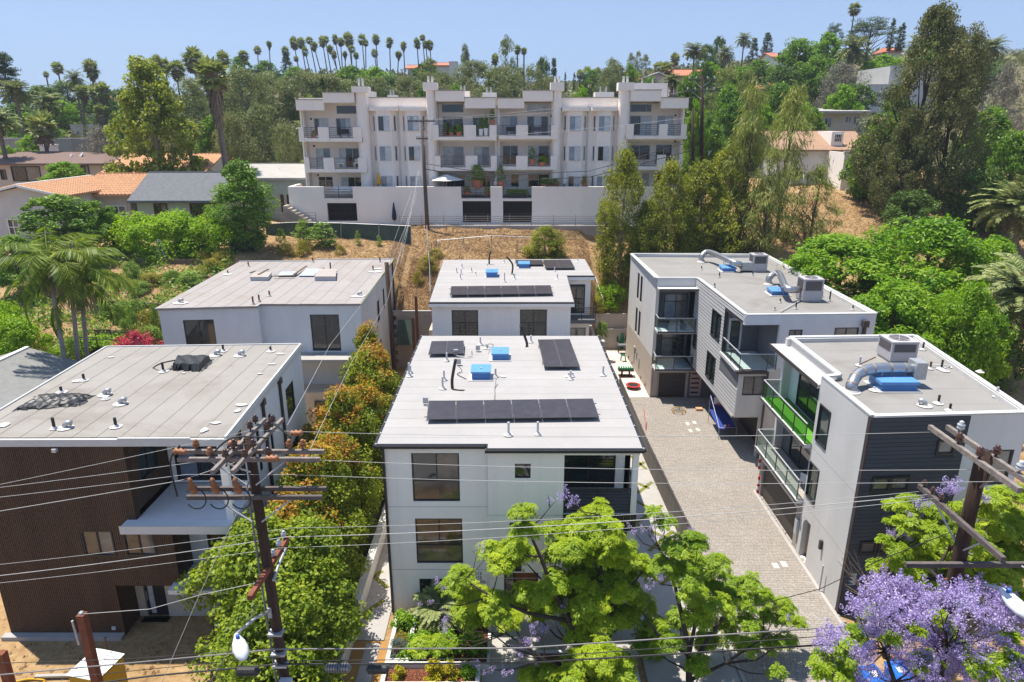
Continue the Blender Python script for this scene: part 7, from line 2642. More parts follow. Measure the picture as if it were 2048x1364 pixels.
block('beige_flats','beige two-storey flats with pale flat roof behind the brown-roofed cottage',1638,1738,228,112,12,'stucco_beige',wins=((1692,232,1702,246),(1708,232,1718,250),(1650,235,1662,255)),roof='concrete')
mb=MB()
a,b=VY(1632,222,111),VY(1742,222,111)
mb.prism([(a.x,110.4),(b.x,110.4),(b.x,118),(a.x,118)],[a.z-.3,a.z-.3,a.z+.2,a.z+.2],[a.z,a.z,a.z+.5,a.z+.5])
mb.build('eaves_roof',M['concrete'],bpy.data.objects['beige_flats'])
block('modern_block','modern white block, tall upper part, beside the big tree',1782,1900,132,132,12,'stucco_grey',cope='concrete')
block('modern_wing','lower white wing with balcony openings beside the modern block',1735,1790,170,130,8,'stucco_grey',wins=((1748,186,1776,194),(1742,205,1770,214)))
block('grey_cottage','small grey cottage right of the flats, behind the poles',1366,1432,277,98,8,'stucco_cool',wins=((1402,288,1420,297),))
# cottage with tan roof and dormer
x0,x1=xr(1556,1735,300,92)
ct=gable('tan_roofed_cottage','white cottage with tan shingle roof and a dormer window on the right slope',x0,x1,92,103,12.8,zz(300,92),zz(264,97.5),'x','stucco_cool','shingle_tan',.6,wins=((.2,.3,1,2.6),(.45,.55,1,2.6)),rows=1)
p0,p1=VY(1662,284,92.6),VY(1688,268,92.6)
part_box(ct,'dormer','stucco_white',p0.x,p1.x,92.6,97.0,p0.z-.6,p1.z+.3)
fdm=Face((p0.x,92.6),(p1.x,92.6))
window(fdm,ct,.35,fdm.len-.25,p0.z,p1.z,frame=M['trim_white'],cols=(.25,.5,.75),rows=(.5,),w=.06,fw=.06)
cw=block('cottage_wing','white two-storey wing with small balcony below the tan roof',1690,1775,305,87,6,'stucco_white',zb=12.6,wins=((1702,316,1718,332),(1732,316,1754,328),(1712,355,1724,372),(1738,355,1752,370)),roof='shingle_tan',cat='house')
a,b=VY(1700,350,86),VY(1722,334,86)
part_box(cw,'balcony_floor','timber',a.x,b.x,86.0,86.98,a.z-.12,a.z)
for i in range(9):
 x=a.x+(b.x-a.x)*i/8
 part_box(cw,'baluster','timber',x-.03,x+.03,86.0,86.06,a.z,b.z)
part_box(cw,'handrail','timber',a.x,b.x,85.97,86.09,b.z,b.z+.08)
wl=empty('terrace_wall',(VY(1740,380,85).x,85,12.3),'low beige wall under the cottage, above the dry slope','wall')
a,b=VY(1690,385,85),VY(1790,385,85)
part_box(wl,'wall','planter_beige',a.x,b.x,84.8,85.1,a.z-1.5,a.z+.45)
pf=empty('picket_fence',(VY(1550,365,84).x,84,12),'white picket fence glimpsed between the she-oak trunks','fence')
a,b=VY(1525,365,84),VY(1575,365,84)
for i in range(22):
 x=a.x+(b.x-a.x)*i/21
 part_box(pf,'picket','trim_white',x-.05,x+.05,84,84.04,a.z-1.0,a.z+.5)
part_box(pf,'rail','trim_white',a.x,b.x,84.045,84.08,a.z+.1,a.z+.2)
# shingled neighbour roof at the left, in front of the palms
x0,x1=-36.0,-27.0
nb=gable('shingled_house','pale grey shingle roof peeking from behind the grey flat roof, far left',-37,-24.3,33.2,40.5,0,5.3,7.3,'y','stucco_tan','shingle_pale',.5)
gable('shingled_shed','low shed roof of grey shingles at the left edge',-34,-24.6,28.5,32.4,0,3.6,5.0,'x','stucco_tan','shingle_pale',.4)
# ------------------------------------------------------------------ walls, fences and terraces
rw=empty('block_wall',(-8.5,58,0),'brown block retaining wall at the foot of the dry slope, left of the rear house','retaining wall')
for j in range(13):
 for i in range(9):
  x=-10.4+i*.45+(.22 if j%2 else 0)
  mb=MB()
  mb.box(x+.005,min(x+.445,-6.35),57.75,57.95,j*.4+.005,j*.4+.395)
  mb.build('block',M['concrete_brown'],rw)
part_box(rw,'coping','concrete_grey',-10.45,-6.3,57.72,57.98,5.2,5.28)
gp_=empty('green_panel',(-8.9,57.3,0),'green screened panel leaning against the block wall','panel')
mb=MB()
a,b=VY(792,690,56.6),VY(829,640,57.4)
mb.quad((a.x,56.6,a.z),(VY(826,690,56.6).x,56.6,a.z),(b.x,57.5,b.z),(VY(796,640,57.4).x,57.5,b.z))
mb.build('screen',M['fence_screen'],gp_)
for i,(px,y0_,y1_,Yp,lb)in enumerate(((828,692,636,52.5,'short rusty steel post left of the rear house'),(836,690,593,54.5,'tall rusty steel post left of the rear house'))):
 a,b=VY(px,y0_,Yp),VY(px,y1_,Yp)
 r_=empty('steel_post',(a.x,Yp,0),lb,'post')
 for nm,bb in(('flange',(a.x-.1,a.x+.1,Yp-.11,Yp-.09)),('flange',(a.x-.1,a.x+.1,Yp+.09,Yp+.11)),('web',(a.x-.012,a.x+.012,Yp-.09,Yp+.09))):
  part_box(r_,nm,'pipe_rust',*bb,0,b.z)
lwB=empty('side_wall',(-6.9,53,0),'stepped white side wall at the left corner of the rear house','wall')
for i,(y0_,y1_,h_)in enumerate(((48.0,51.5,4.6),(51.5,55.0,5.4),(55.0,57.7,6.3))):
 part_box(lwB,'wall','planter_beige',-6.55,-6.3,y0_,y1_,0,h_)
rwB=empty('side_wall',(7.2,56,0),'stepped white garden wall right of the rear house, by the patio','wall')
for i,(y0_,y1_,h_)in enumerate(((50.5,54.0,1.3),(54.0,57.5,2.2),(57.5,60.5,3.2))):
 part_box(rwB,'wall','planter_beige',7.15+(60-y0_)*.1-.3,7.4+(60-y0_)*.1-.3,y0_,y1_,0,h_)
pbx=empty('patio_planter',(8.0,60.5,0),'beige planter box with a small shrub at the back of the patio','planter')
part_box(pbx,'wall','planter_beige',7.3,8.5,58.9,60.4,0,1.7)
part_box(pbx,'coping','planter_white',7.25,8.55,58.85,60.45,1.7,1.78)
bwl=empty('patio_wall',(9.8,62.8,0),'beige retaining wall closing the patio at the back','retaining wall')
for i in range(3):
 part_box(bwl,'panel','planter_beige',8.2+i*.95,8.2+i*.95+.94,62.75,63.0,0,2.1)
part_box(bwl,'tan_wall','stucco_tan',7.6,11.1,63.2,63.45,0,3.5)
# green screen fence on the slope
gf_=empty('screen_fence',(VY(530,480,70).x,70,9.2),'green mesh screen fence above the dry slope behind the pinkish roof','fence')
pts=[VY(532,486,71),VY(603,487,70.5),VY(682,490,70),VY(758,494,69.6),VY(822,500,69)]
tops=[VY(532,447,71),VY(603,444,70.5),VY(682,446,70),VY(758,449,69.6),VY(822,452,69)]
for i in range(4):
 mb=MB()
 n_=6
 for k in range(n_):
  s0,s1=k/n_,(k+1)/n_
  w0=.09*math.sin(s0*9+i)
  w1=.09*math.sin(s1*9+i)
  mb.quad(pts[i].lerp(pts[i+1],s0)+Vector((0,w0,0)),pts[i].lerp(pts[i+1],s1)+Vector((0,w1,0)),tops[i].lerp(tops[i+1],s1)+Vector((0,-w1,-.05)),tops[i].lerp(tops[i+1],s0)+Vector((0,-w0,-.05)))
 mb.build('screen',M['fence_screen'],gf_)
for i in range(5):
 mb=MB()
 mb.tube([pts[i]-Vector((0,.06,.8)),tops[i]-Vector((0,.06,-.1))],.04,6)
 mb.build('post',M['galvanised'],gf_)
mb=MB()
mb.tube([q+Vector((0,-.06,0))for q in tops],.03,6)
mb.build('top_rail',M['galvanised'],gf_)
mb=MB()
a,b=VY(680,482,71.5),VY(800,485,71)
mb.box(a.x,b.x,71.2,71.5,8.5,9.6)
mb.build('garden_wall',M['concrete_brown'],None,label='low brown concrete wall behind the green screen fence',cat='wall')
def chain_link(label,P,h,sp=2.4):
 root=empty('chain_link_fence',P[0],label,'fence')
 for i in range(len(P)-1):
  a,b=Vector(P[i]),Vector(P[i+1])
  L_=(b-a).length
  mb=MB()
  mb.tube([a+Vector((0,0,h)),b+Vector((0,0,h))],.03,6)
  mb.build('top_rail',M['galvanised'],root)
  k=max(1,round(L_/sp))
  for j in range(k+(1 if i==len(P)-2 else 0)):
   p=a.lerp(b,j/k)
   mb=MB()
   mb.tube([p-Vector((0,0,.4)),p+Vector((0,0,h+.05))],.035,6)
   mb.build('post',M['galvanised'],root)
  mb=MB()
  n=int(L_/.28)
  for j in range(n):
   for s in(-1,1):
    p,q=a.lerp(b,j/n),a.lerp(b,max(0,min(1,(j+s*h/.28)/n)))
    hh=min(h,abs((q-p).length/.28)*.28)
    mb.bar(p+Vector((0,0,0)),q+Vector((0,0,h)),.006,.006)
  o=mb.build('wire_mesh',M['galvanised'],root)
  tag(o,kind='stuff')
 return root
g=lambda x,y:Vector((x,y,hz(x,y)))
chain_link('chain-link fence running up the slope left of the rear house',[g(-7.2,58.6),g(-7.6,62),g(-8.2,66),g(-8.7,70)],1.7)
chain_link('chain-link fence across the slope behind the rear house',[g(-7.4,66.5),g(-2,66.3),g(3,66.2),g(8.2,66.0),g(8.8,63.6)],1.5)
# timber terraces, steps and vegetable beds in the garden on the left
def timber(label,pts,h=.35,w=.12):
 root=empty('terrace_timber',pts[0],label,'timber edging')
 for i in range(len(pts)-1):
  a,b=Vector(pts[i]),Vector(pts[i+1])
  for k in range(2):
   mb=MB()
   mb.bar(a+Vector((0,0,.08+k*h/2)),b+Vector((0,0,.08+k*h/2)),w,h/2-.015)
   mb.build('beam',M['timber'],root)
def gp2(px,py,Y):
 x=VY(px,py,Y).x
 return Vector((x,Y,hz(x,Y)))
timber('long timber edging of the top garden terrace, under the hedge',[gp2(275,535,60.5),gp2(330,535,60.5),gp2(415,540,60.2)],.5)
timber('timber edging of the middle garden terrace',[gp2(275,549,58),gp2(340,549,58),gp2(408,551,57.8)],.3)
timber('timber edging beside the garden stair',[gp2(215,600,53.5),gp2(300,603,53.2),gp2(345,607,53)],.5)
timber('lowest timber edging above the vegetable beds',[gp2(185,640,49.5),gp2(240,640,49.5),gp2(262,652,48.6)],.4)
sr=empty('garden_stair',gp2(412,560,57.0),'small timber garden stair at the corner of the pinkish roof','stairs')
for i in range(6):
 p=gp2(412-i*1.5,552+i*6,58-i*.55)
 part_box(sr,'step','timber',p.x-.5,p.x+.5,p.y-.12,p.y+.12,p.z-.1,p.z+.12)
def raised_bed(label,px,py,Y,w,d,n,mat='timber',seed=0,poles=True):
 c=gp2(px,py,Y)
 root=empty('vegetable_bed',c,label,'vegetable bed')
 for b in((-w,w,-d-.05,-d),(-w,w,d,d+.05),(-w-.05,-w,-d,d),(w,w+.05,-d,d)):
  part_box(root,'board',mat,c.x+b[0],c.x+b[1],c.y+b[2],c.y+b[3],c.z-.5,c.z+.4)
 part_box(root,'soil','mulch',c.x-w,c.x+w,c.y-d,c.y+d,c.z-.5,c.z+.3)
 if poles:
  for sx in(-1,1):
   for sy in(-1,1):
    part_box(root,'stake','dark_bronze',c.x+sx*w-.03,c.x+sx*w+.03,c.y+sy*d-.03,c.y+sy*d+.03,c.z,c.z+1.3)
  for sy in(-1,1):
   mb=MB()
   mb.bar((c.x-w,c.y+sy*d,c.z+1.3),(c.x+w,c.y+sy*d,c.z+1.3),.05,.05)
   mb.build('crossbar',M['dark_bronze'],root)
 rnd=random.Random(seed)
 for i in range(n):
  o=bpy.data.objects.new('crop',TREE['cropplant'][0][1])
  COL.objects.link(o)
  o.parent=root
  o.location=(rnd.uniform(-w,w)*.8,rnd.uniform(-d,d)*.75,.25)
  s=rnd.uniform(.7,1.2)
  o.scale=(s,s,s)
  o.rotation_euler=(0,0,rnd.random()*6)
raised_bed('staked vegetable bed full of green crops, left of the pink bush',215,662,47.2,1.5,.9,12,seed=1)
raised_bed('vegetable bed of green crops behind the palm trunks',178,662,47.5,1.0,.9,8,seed=2)
raised_bed('overgrown lower vegetable bed below the palm crowns',190,705,43.5,1.7,1.0,12,seed=3,poles=False)
raised_bed('leafy bed at the foot of the palm trunks',130,712,42,1.6,1.0,10,seed=4)
tb=empty('blue_crate',gp2(72,702,42.5),'blue crate beside the wire garden fence','crate')
p=gp2(72,702,42.5)
part_box(tb,'box','fabric_blue',p.x-.5,p.x+.5,p.y-.4,p.y+.4,p.z,p.z+.8)
part_box(tb,'lid','timber',p.x-.55,p.x+.55,p.y-.45,p.y+.45,p.z+.8,p.z+.88)
sl_=empty('stepladder',gp2(325,530,61),'grey stepladder standing before the tall hedge','stepladder')
p=gp2(325,530,61)
for s in(-1,1):
 mb=MB()
 mb.bar(p+Vector((s*.5,-.2,0)),p+Vector((s*.08,0,1.9)),.06,.06)
 mb.build('leg',M['grey_metal'],sl_)
 mb=MB()
 mb.bar(p+Vector((s*.4,.5,0)),p+Vector((s*.06,.05,1.9)),.05,.05)
 mb.build('leg',M['grey_metal'],sl_)
for i in range(4):
 mb=MB()
 f_=(i+.7)/5
 mb.bar(p+Vector((-.5+.42*f_,-.2+.2*f_,1.9*f_)),p+Vector((.5-.42*f_,-.2+.2*f_,1.9*f_)),.08,.03)
 mb.build('rung',M['grey_metal'],sl_)
 # ------------------------------------------------------------------ small things about the driveway
c=GZ(1266,776,0.09)
r_=empty('trampoline',(c.x,c.y,.08),'small round trampoline with a red rim beside the fence','trampoline')
mb=MB()
n_=24
for i in range(n_):
 a0,a1=i*6.2832/n_,(i+1)*6.2832/n_
 mb.bar((c.x+.52*math.cos(a0),c.y+.52*math.sin(a0),.36),(c.x+.52*math.cos(a1),c.y+.52*math.sin(a1),.36),.17,.05)
mb.build('rim_pad',M['plastic_red'],r_)
mb=MB()
mb.lathe((c.x,c.y,.35),[(.44,0),(.44,.01)],24)
mb.build('mat',M['black_metal'],r_)
for i in range(6):
 a0=i*6.2832/6
 mb=MB()
 mb.tube([(c.x+.5*math.cos(a0),c.y+.5*math.sin(a0),.08),(c.x+.5*math.cos(a0),c.y+.5*math.sin(a0),.35)],.02,6)
 mb.build('leg',M['black_metal'],r_)
c=GZ(1357,824,0.09)
r_=empty('round_net',(c.x,c.y,.08),'round net game with yellow rim standing on the pavers','net game')
mb=MB()
for i in range(20):
 a0,a1=i*6.2832/20,(i+1)*6.2832/20
 for zq in(.28,):
  mb.bar((c.x+.5*math.cos(a0),c.y+.5*math.sin(a0),zq),(c.x+.5*math.cos(a1),c.y+.5*math.sin(a1),zq),.03,.03)
mb.build('rim',M['plastic_yellow'],r_)
for i in range(5):
 a0=i*6.2832/5
 mb=MB()
 mb.tube([(c.x+.56*math.cos(a0),c.y+.56*math.sin(a0),.085),(c.x+.5*math.cos(a0),c.y+.5*math.sin(a0),.28)],.035,6)
 mb.build('leg',M['plastic_yellow'],r_)
mb=MB()
for i in range(-4,5):
 w_=math.sqrt(max(0,.25-(i*.11)**2))
 mb.bar((c.x-w_,c.y+i*.11,.275),(c.x+w_,c.y+i*.11,.275),.008,.008)
 mb.bar((c.x+i*.11,c.y-w_,.272),(c.x+i*.11,c.y+w_,.272),.008,.008)
mb.build('net',M['black_metal'],r_)
c=GZ(1251,752,0.09)
r_=empty('football_table',(c.x,c.y,.08),'green-topped table football game beside the tall grey wall','table game')
part_box(r_,'cabinet','plastic_green',c.x-.62,c.x+.62,c.y-.3,c.y+.3,.72,.9)
part_box(r_,'frame','trim_brown',c.x-.66,c.x+.66,c.y-.34,c.y+.34,.62,.72)
for i in range(6):
 x=c.x-.5+i*.2
 part_box(r_,'player_rod','plastic_white',x-.03,x+.03,c.y-.25,c.y+.25,.905,.95)
for s in(-1,1):
 mb=MB()
 mb.bar((c.x+s*.35,c.y,.08),(c.x+s*.3,c.y,.62),.12,.3)
 mb.build('leg',M['trim_brown'],r_)
part_box(r_,'foot','trim_brown',c.x-.6,c.x+.6,c.y-.3,c.y+.3,.08,.16)
c=GZ(1243,698,0.09)
r_=empty('cactus_ornament',(c.x,c.y,.08),'green cactus-shaped ornament with red flower on the patio','ornament')
mb=MB()
mb.tube([(c.x,c.y,.08),(c.x,c.y,.7),(c.x,c.y,1.7)],[.16,.2,.17],10)
mb.build('stem',M['plastic_green'],r_,smooth=True)
for s in(-1,1):
 mb=MB()
 mb.tube([(c.x,c.y,.9+.1*s),(c.x+s*.4,c.y,.95+.1*s),(c.x+s*.45,c.y,1.45+.1*s)],[.1,.12,.11],8)
 mb.build('arm',M['plastic_green'],r_,smooth=True)
mb=MB()
mb.lathe((c.x+.45,c.y,1.52),[(.06,0),(.14,.1),(.05,.18)],8)
mb.build('flower',M['plastic_red'],r_)
c=GZ(1246,722,0.09)
r_=empty('stool',(c.x,c.y,.08),'green metal stool on the patio near the cactus ornament','stool')
part_box(r_,'seat','plastic_green',c.x-.2,c.x+.2,c.y-.2,c.y+.2,.62,.66)
for sx in(-1,1):
 for sy in(-1,1):
  mb=MB()
  mb.bar((c.x+sx*.24,c.y+sy*.24,.08),(c.x+sx*.16,c.y+sy*.16,.62),.05,.05)
  mb.build('leg',M['plastic_green'],r_)
c=GZ(1245,706,0.09)
r_=empty('grill',(c.x,c.y,.08),'small dark grill table behind the green stool','grill')
part_box(r_,'top','stucco_dark',c.x-.45,c.x+.45,c.y-.3,c.y+.3,.8,.95)
for sx in(-1,1):
 for sy in(-1,1):
  part_box(r_,'leg','black_metal',c.x+sx*.4-.03,c.x+sx*.4+.03,c.y+sy*.25-.03,c.y+sy*.25+.03,.08,.8)
  # two-hoop basketball game under the overhang
c=GZ(1458,878,.09)
r_=empty('basketball_game',(c.x-.3,c.y,.08),'blue folding basketball arcade game with red hoop under the overhang','basketball game')
x0,x1,yf,yb=c.x-.75,c.x+.45,c.y,c.y+2.6
mb=MB()
mb.quad((x0,yf,.85),(x1,yf,.85),(x1,yb,1.25),(x0,yb,1.25))
mb.quad((x0-.02,yf,.8),(x0,yf,.85),(x0,yb,1.25),(x0-.02,yb,1.2))
mb.build('ball_ramp',M['fabric_blue'],r_)
mb=MB()
mb.quad((x0,yb,1.1),(x1,yb,1.1),(x1,yb+.02,2.3),(x0,yb+.02,2.3))
mb.build('back_cloth',M['fabric_blue'],r_)
part_box(r_,'backboard','plastic_white',(x0+x1)/2-.35,(x0+x1)/2+.35,yb-.1,yb-.06,1.65,2.15)
mb=MB()
for i in range(14):
 a0,a1=i*6.2832/14,(i+1)*6.2832/14
 mb.bar(((x0+x1)/2+.2*math.cos(a0),yb-.32+.2*math.sin(a0),1.72),((x0+x1)/2+.2*math.cos(a1),yb-.32+.2*math.sin(a1),1.72),.03,.03)
mb.build('hoop',M['plastic_red'],r_)
for x in(x0,x1):
 for y,h_ in((yf,.95),(yb,2.35)):
  mb=MB()
  mb.tube([(x,y,.085),(x,y,h_)],.022,6)
  mb.build('leg',M['galvanised'],r_)
 mb=MB()
 mb.tube([(x,yf,.95),(x,yb,2.3)],.018,6)
 mb.build('side_bar',M['galvanised'],r_)
mb=MB()
mb.tube([(x0,yf,.95),(x1,yf,.95)],.025,6)
mb.build('front_bar',M['galvanised'],r_)
for i,dx in enumerate((-.15,.12)):
 mb=MB()
 q=Vector(((x0+x1)/2+dx,yf+.2,1.0))
 mb.lathe(q,[(.01,-.1),(.075,-.06),(.1,0),(.075,.06),(.01,.1)],10)
 mb.build('ball',M['plastic_red' if i else 'plastic_white'],None,smooth=True,label=['small white ball on the blue basketball ramp','small red ball on the blue basketball ramp'][i],cat='ball')
 # brick step, striped guards, stick
c=GZ(1398,820,.09)
part_box(None,'step_block','clay',c.x-.25,c.x+.25,c.y-.2,c.y+.2,.08,.25)
tag(bpy.context.scene.objects['step_block'],'single orange brick block near the garage door','brick')
mb=MB()
a,b=GZ(1288,845,.1),GZ(1292,862,.1)
mb.tube([a+Vector((0,.3,.9)),b],.025,6)
mb.build('stick',M['plastic_red'],None,label='red stick leaning by the brown driveway fence',cat='stick')
for i,(px,py,lb)in enumerate(((1500,985,'red and white guard post left of the garage door'),(1512,905,'red and white guard strip by the balcony of the navy building'))):
 Yq=35.7 if i==0 else 36.3
 p=Vector((14.54,35.8 if i==0 else 36.0,0.09 if i==0 else 1.55))
 r_=empty('guard_post',p,lb,'post')
 for k in range(5):
  part_box(r_,'band','plastic_red' if k%2==0 else 'plastic_white',p.x-.05,p.x+.05,p.y-.05,p.y+.05,p.z+k*.22,p.z+k*.22+.22)
def wheelie_bin(label,c,w,d,h,mat,rz=0.0,logo=True,group=None):
 root=empty('wheelie_bin',c,label,'bin',group,rz=rz)
 def add(nm,mb,mt,parent=root,smooth=False):
  o=bpy.data.objects.new(nm,mb.mesh(nm,M[mt],smooth))
  COL.objects.link(o)
  o.parent=parent
  return o
 mb=MB()
 mb.hexa([(-w*.42,-d*.42,.06),(w*.42,-d*.42,.06),(w*.42,d*.42,.06),(-w*.42,d*.42,.06),(-w/2,-d/2,h),(w/2,-d/2,h),(w/2,d/2,h),(-w/2,d/2,h)])
 add('body',mb,mat)
 mb=MB()
 mb.hexa([(-w*.53,-d*.56,h),(w*.53,-d*.56,h),(w*.53,d*.53,h),(-w*.53,d*.53,h),(-w*.46,-d*.42,h+.09),(w*.46,-d*.42,h+.09),(w*.46,d*.5,h+.12),(-w*.46,d*.5,h+.12)])
 add('lid',mb,mat)
 mb=MB()
 mb.tube([(-w*.45,d*.6,h),(w*.45,d*.6,h)],.025,6)
 add('handle',mb,'black_metal')
 for s in(-1,1):
  mb=MB()
  mb.tube([(s*w*.45-.03,d*.45,.12),(s*w*.45+.03,d*.45,.12)],.12,12)
  add('wheel',mb,'black_metal')
 if logo:
  mb=MB()
  mb.quad((-.15,-.16,h+.106),(.15,-.16,h+.106),(.15,.12,h+.118),(-.15,.12,h+.118))
  add('sticker',mb,'ink_white')
 return root
c=GZ(1752,1352,1.0)
wheelie_bin('blue recycling bin with white lid sticker, left of a pair',(c.x-.1,c.y,.02),.75,.8,1.0,'plastic_blue',.15)
c=GZ(1800,1343,1.0)
wheelie_bin('blue recycling bin with white lid sticker, right of a pair under purple blossom',(c.x,c.y,.02),.75,.8,1.0,'plastic_blue',.05)
c=GZ(1722,1215,1.0)
wheelie_bin('dark grey bin at the corner of the navy building',(c.x+.25,c.y-.15,.02),.7,.75,1.0,'plastic_grey',-.2,False)
# portable toilet
c=GZ(205,1352,2.25)
r_=empty('portable_toilet',(c.x,c.y,0),'yellow portable toilet with white ribbed roof on the bare lot','portable toilet',rz=0.0)
q=[VY(0,0,20)]*0
cor=[GZ(140,1345,2.2),GZ(187,1356,2.2),GZ(240,1305,2.2),GZ(192,1293,2.2)]
A_,B_,D_=cor[0],cor[1],cor[3]
cx,cy=sum(p.x for p in cor)/4,sum(p.y for p in cor)/4
ex=(cor[2]-cor[1]).normalized()
ey=Vector((-ex.y,ex.x,0))
hw,hd=.62,.60
def TP(a,b,z):
 v=Vector((cx,cy,0))+ex*a+ey*b
 return(v.x,v.y,z)
mb=MB()
mb.hexa([TP(-hw,-hd,.15),TP(hw,-hd,.15),TP(hw,hd,.15),TP(-hw,hd,.15),TP(-hw,-hd,2.1),TP(hw,-hd,2.1),TP(hw,hd,2.1),TP(-hw,hd,2.1)])
mb.build('cabin',M['plastic_yellow'],r_)
mb=MB()
mb.hexa([TP(-hw-.06,-hd-.06,2.1),TP(hw+.06,-hd-.06,2.1),TP(hw+.06,hd+.06,2.1),TP(-hw-.06,hd+.06,2.1),TP(-hw*.8,-hd*.35,2.32),TP(hw*.8,-hd*.35,2.32),TP(hw*.8,hd*.35,2.32),TP(-hw*.8,hd*.35,2.32)])
ro_=mb.build('roof',M['plastic_white'],r_)
for i in range(7):
 a=-hw+(i+.5)*2*hw/7
 for s in(-1,1):
  mb=MB()
  mb.bar(Vector(TP(a,s*(hd+.02),2.125)),Vector(TP(a*.85,s*hd*.38,2.335)),.035,.03)
  mb.build('rib',M['plastic_white'],ro_)
mb=MB()
mb.tube([TP(-hw*.85,-hd*.8,2.1),TP(-hw*.85,-hd*.8,2.45)],.07,10)
mb.build('vent_pipe',M['plastic_white'],r_)
mb=MB()
mb.hexa([TP(-hw*.8,-hd-.03,.2),TP(hw*.8,-hd-.03,.2),TP(hw*.8,-hd-.002,.2),TP(-hw*.8,-hd-.002,.2),TP(-hw*.8,-hd-.03,2.0),TP(hw*.8,-hd-.03,2.0),TP(hw*.8,-hd-.002,2.0),TP(-hw*.8,-hd-.002,2.0)])
mb.build('door',M['plastic_yellow'],r_)
mb=MB()
mb.hexa([TP(-hw-.03,-hd-.03,0),TP(hw+.03,-hd-.03,0),TP(hw+.03,hd+.03,0),TP(-hw-.03,hd+.03,0),TP(-hw-.03,-hd-.03,.15),TP(hw+.03,-hd-.03,.15),TP(hw+.03,hd+.03,.15),TP(-hw-.03,hd+.03,.15)])
mb.build('skid',M['plastic_grey'],r_)
# yellow hose and planks on the lot
p=[GZ(x,y,.06)for x,y in((30,1364),(60,1358),(90,1362),(70,1372),(40,1372))]
cable(p,.05,'plastic_yellow','coil of yellow hose on the dirt lot','hose',name='hose')
a,b=GZ(70,1352,.15),GZ(145,1350,.15)
mb=MB()
mb.bar(a,b,.14,.06)
mb.build('plank',M['concrete'],None,label='pale plank lying left of the portable toilet',cat='plank')
a=VY(208,1272,23.0)
mb=MB()
mb.bar((a.x,23.0,0.0),(a.x+.25,22.7,1.1),.07,.07)
mb.build('stake',M['timber'],None,label='wooden stake leaning in the dirt before the slatted wall',cat='stake')
def dirt_clods():
 rng=np.random.default_rng(5)
 n=900
 X=rng.uniform(-24,-7.5,n)
 Y=rng.uniform(17,23.6,n)
 C=np.stack([X,Y,np.full(n,.015)],axis=1)
 V=[]
 base=np.array([[1,0,0],[0,1,0],[-1,0,0],[0,-1,0],[0,0,.9]])
 s=rng.uniform(.02,.10,n)**1.0
 a=rng.random(n)*6
 for i in range(n):
  b=rot_z(base,a[i])*s[i]+C[i]
  for k in range(4):
   V.append([b[k],b[(k+1)%4],b[4],b[4]])
 return np.array(V)
tag(put('dirt_clods',np_mesh('dirt_clods',dirt_clods(),[M['dirt']])),'loose clods of soil on the bare lot','soil',kind='stuff')
# ------------------------------------------------------------------ utility poles and wires
def insulator(parent,p,mat='porcelain_brown',s=1.0,up=(0,0,1)):
 mb=MB()
 mb.lathe(p,[(.02*s,0),(.02*s,.06*s),(.07*s,.07*s),(.08*s,.10*s),(.04*s,.12*s),(.075*s,.14*s),(.08*s,.17*s),(.035*s,.20*s),(.05*s,.23*s),(.02*s,.25*s)],10,axis=up)
 return mb.build('insulator',M[mat],parent,smooth=True)
def arm(parent,a,b,mat='arm_wood',w=.09,h=.11,name='crossarm'):
 mb=MB()
 mb.bar(a,b,w,h)
 return mb.build(name,M[mat],parent)
def brace(parent,a,b,r=.022,mat='grey_metal'):
 mb=MB()
 mb.tube([a,b],r,6)
 return mb.build('brace',M[mat],parent)
def street_lamp(parent_label,a,pts,head_dir,label,s=1.0):
 """bracket arm and cobra-head lamp: the lamp hangs from the pole, so it is a thing of its own"""
 root=empty('street_lamp',pts[0],label,'street lamp')
 mb=MB()
 mb.tube(pts,.04,8)
 mb.build('bracket',M['galvanised'],root,smooth=True)
 p=Vector(pts[-1])
 d=Vector(head_dir).normalized()
 side=d.cross(Vector((0,0,1))).normalized()
 up=side.cross(d).normalized()
 L=.78*s
 prof=[(0,.05,.05),(.12,.09,.08),(.3,.16,.12),(.55,.20,.14),(.8,.17,.12),(.95,.09,.08),(1.0,.02,.02)]
 mb=MB()
 n=14
 for t,w,h in prof:
  c=p+d*L*t
  for j in range(n):
   a_=j*6.2832/n
   mb.v.append(tuple(c+side*math.cos(a_)*w*s+up*math.sin(a_)*h*s*(1 if math.sin(a_)>0 else .6)))
 for i in range(len(prof)-1):
  for j in range(n):
   mb.f.append((i*n+j,i*n+(j+1)%n,(i+1)*n+(j+1)%n,(i+1)*n+j))
   mb.m.append(0)
 mb.build('housing',M['lamp_shell'],root,smooth=True)
 mb=MB()
 c=p+d*L*.55-up*.075*s
 mb.lathe(c,[(.13*s,0),(.13*s,.03)],14)
 mb.build('lens',M['pane_curtain'],root)
 mb=MB()
 mb.lathe(p+d*L*.22+up*.09*s,[(.05,0),(.05,.09),(.03,.10)],10)
 mb.build('photocell',M['lamp_blue'],root)
 mb=MB()
 q=Vector(pts[0])
 mb.bar(q-Vector((0,0,.22)),q+Vector((0,0,.1)),.1,.06)
 mb.build('wall_plate',M['galvanised'],root)
 return root
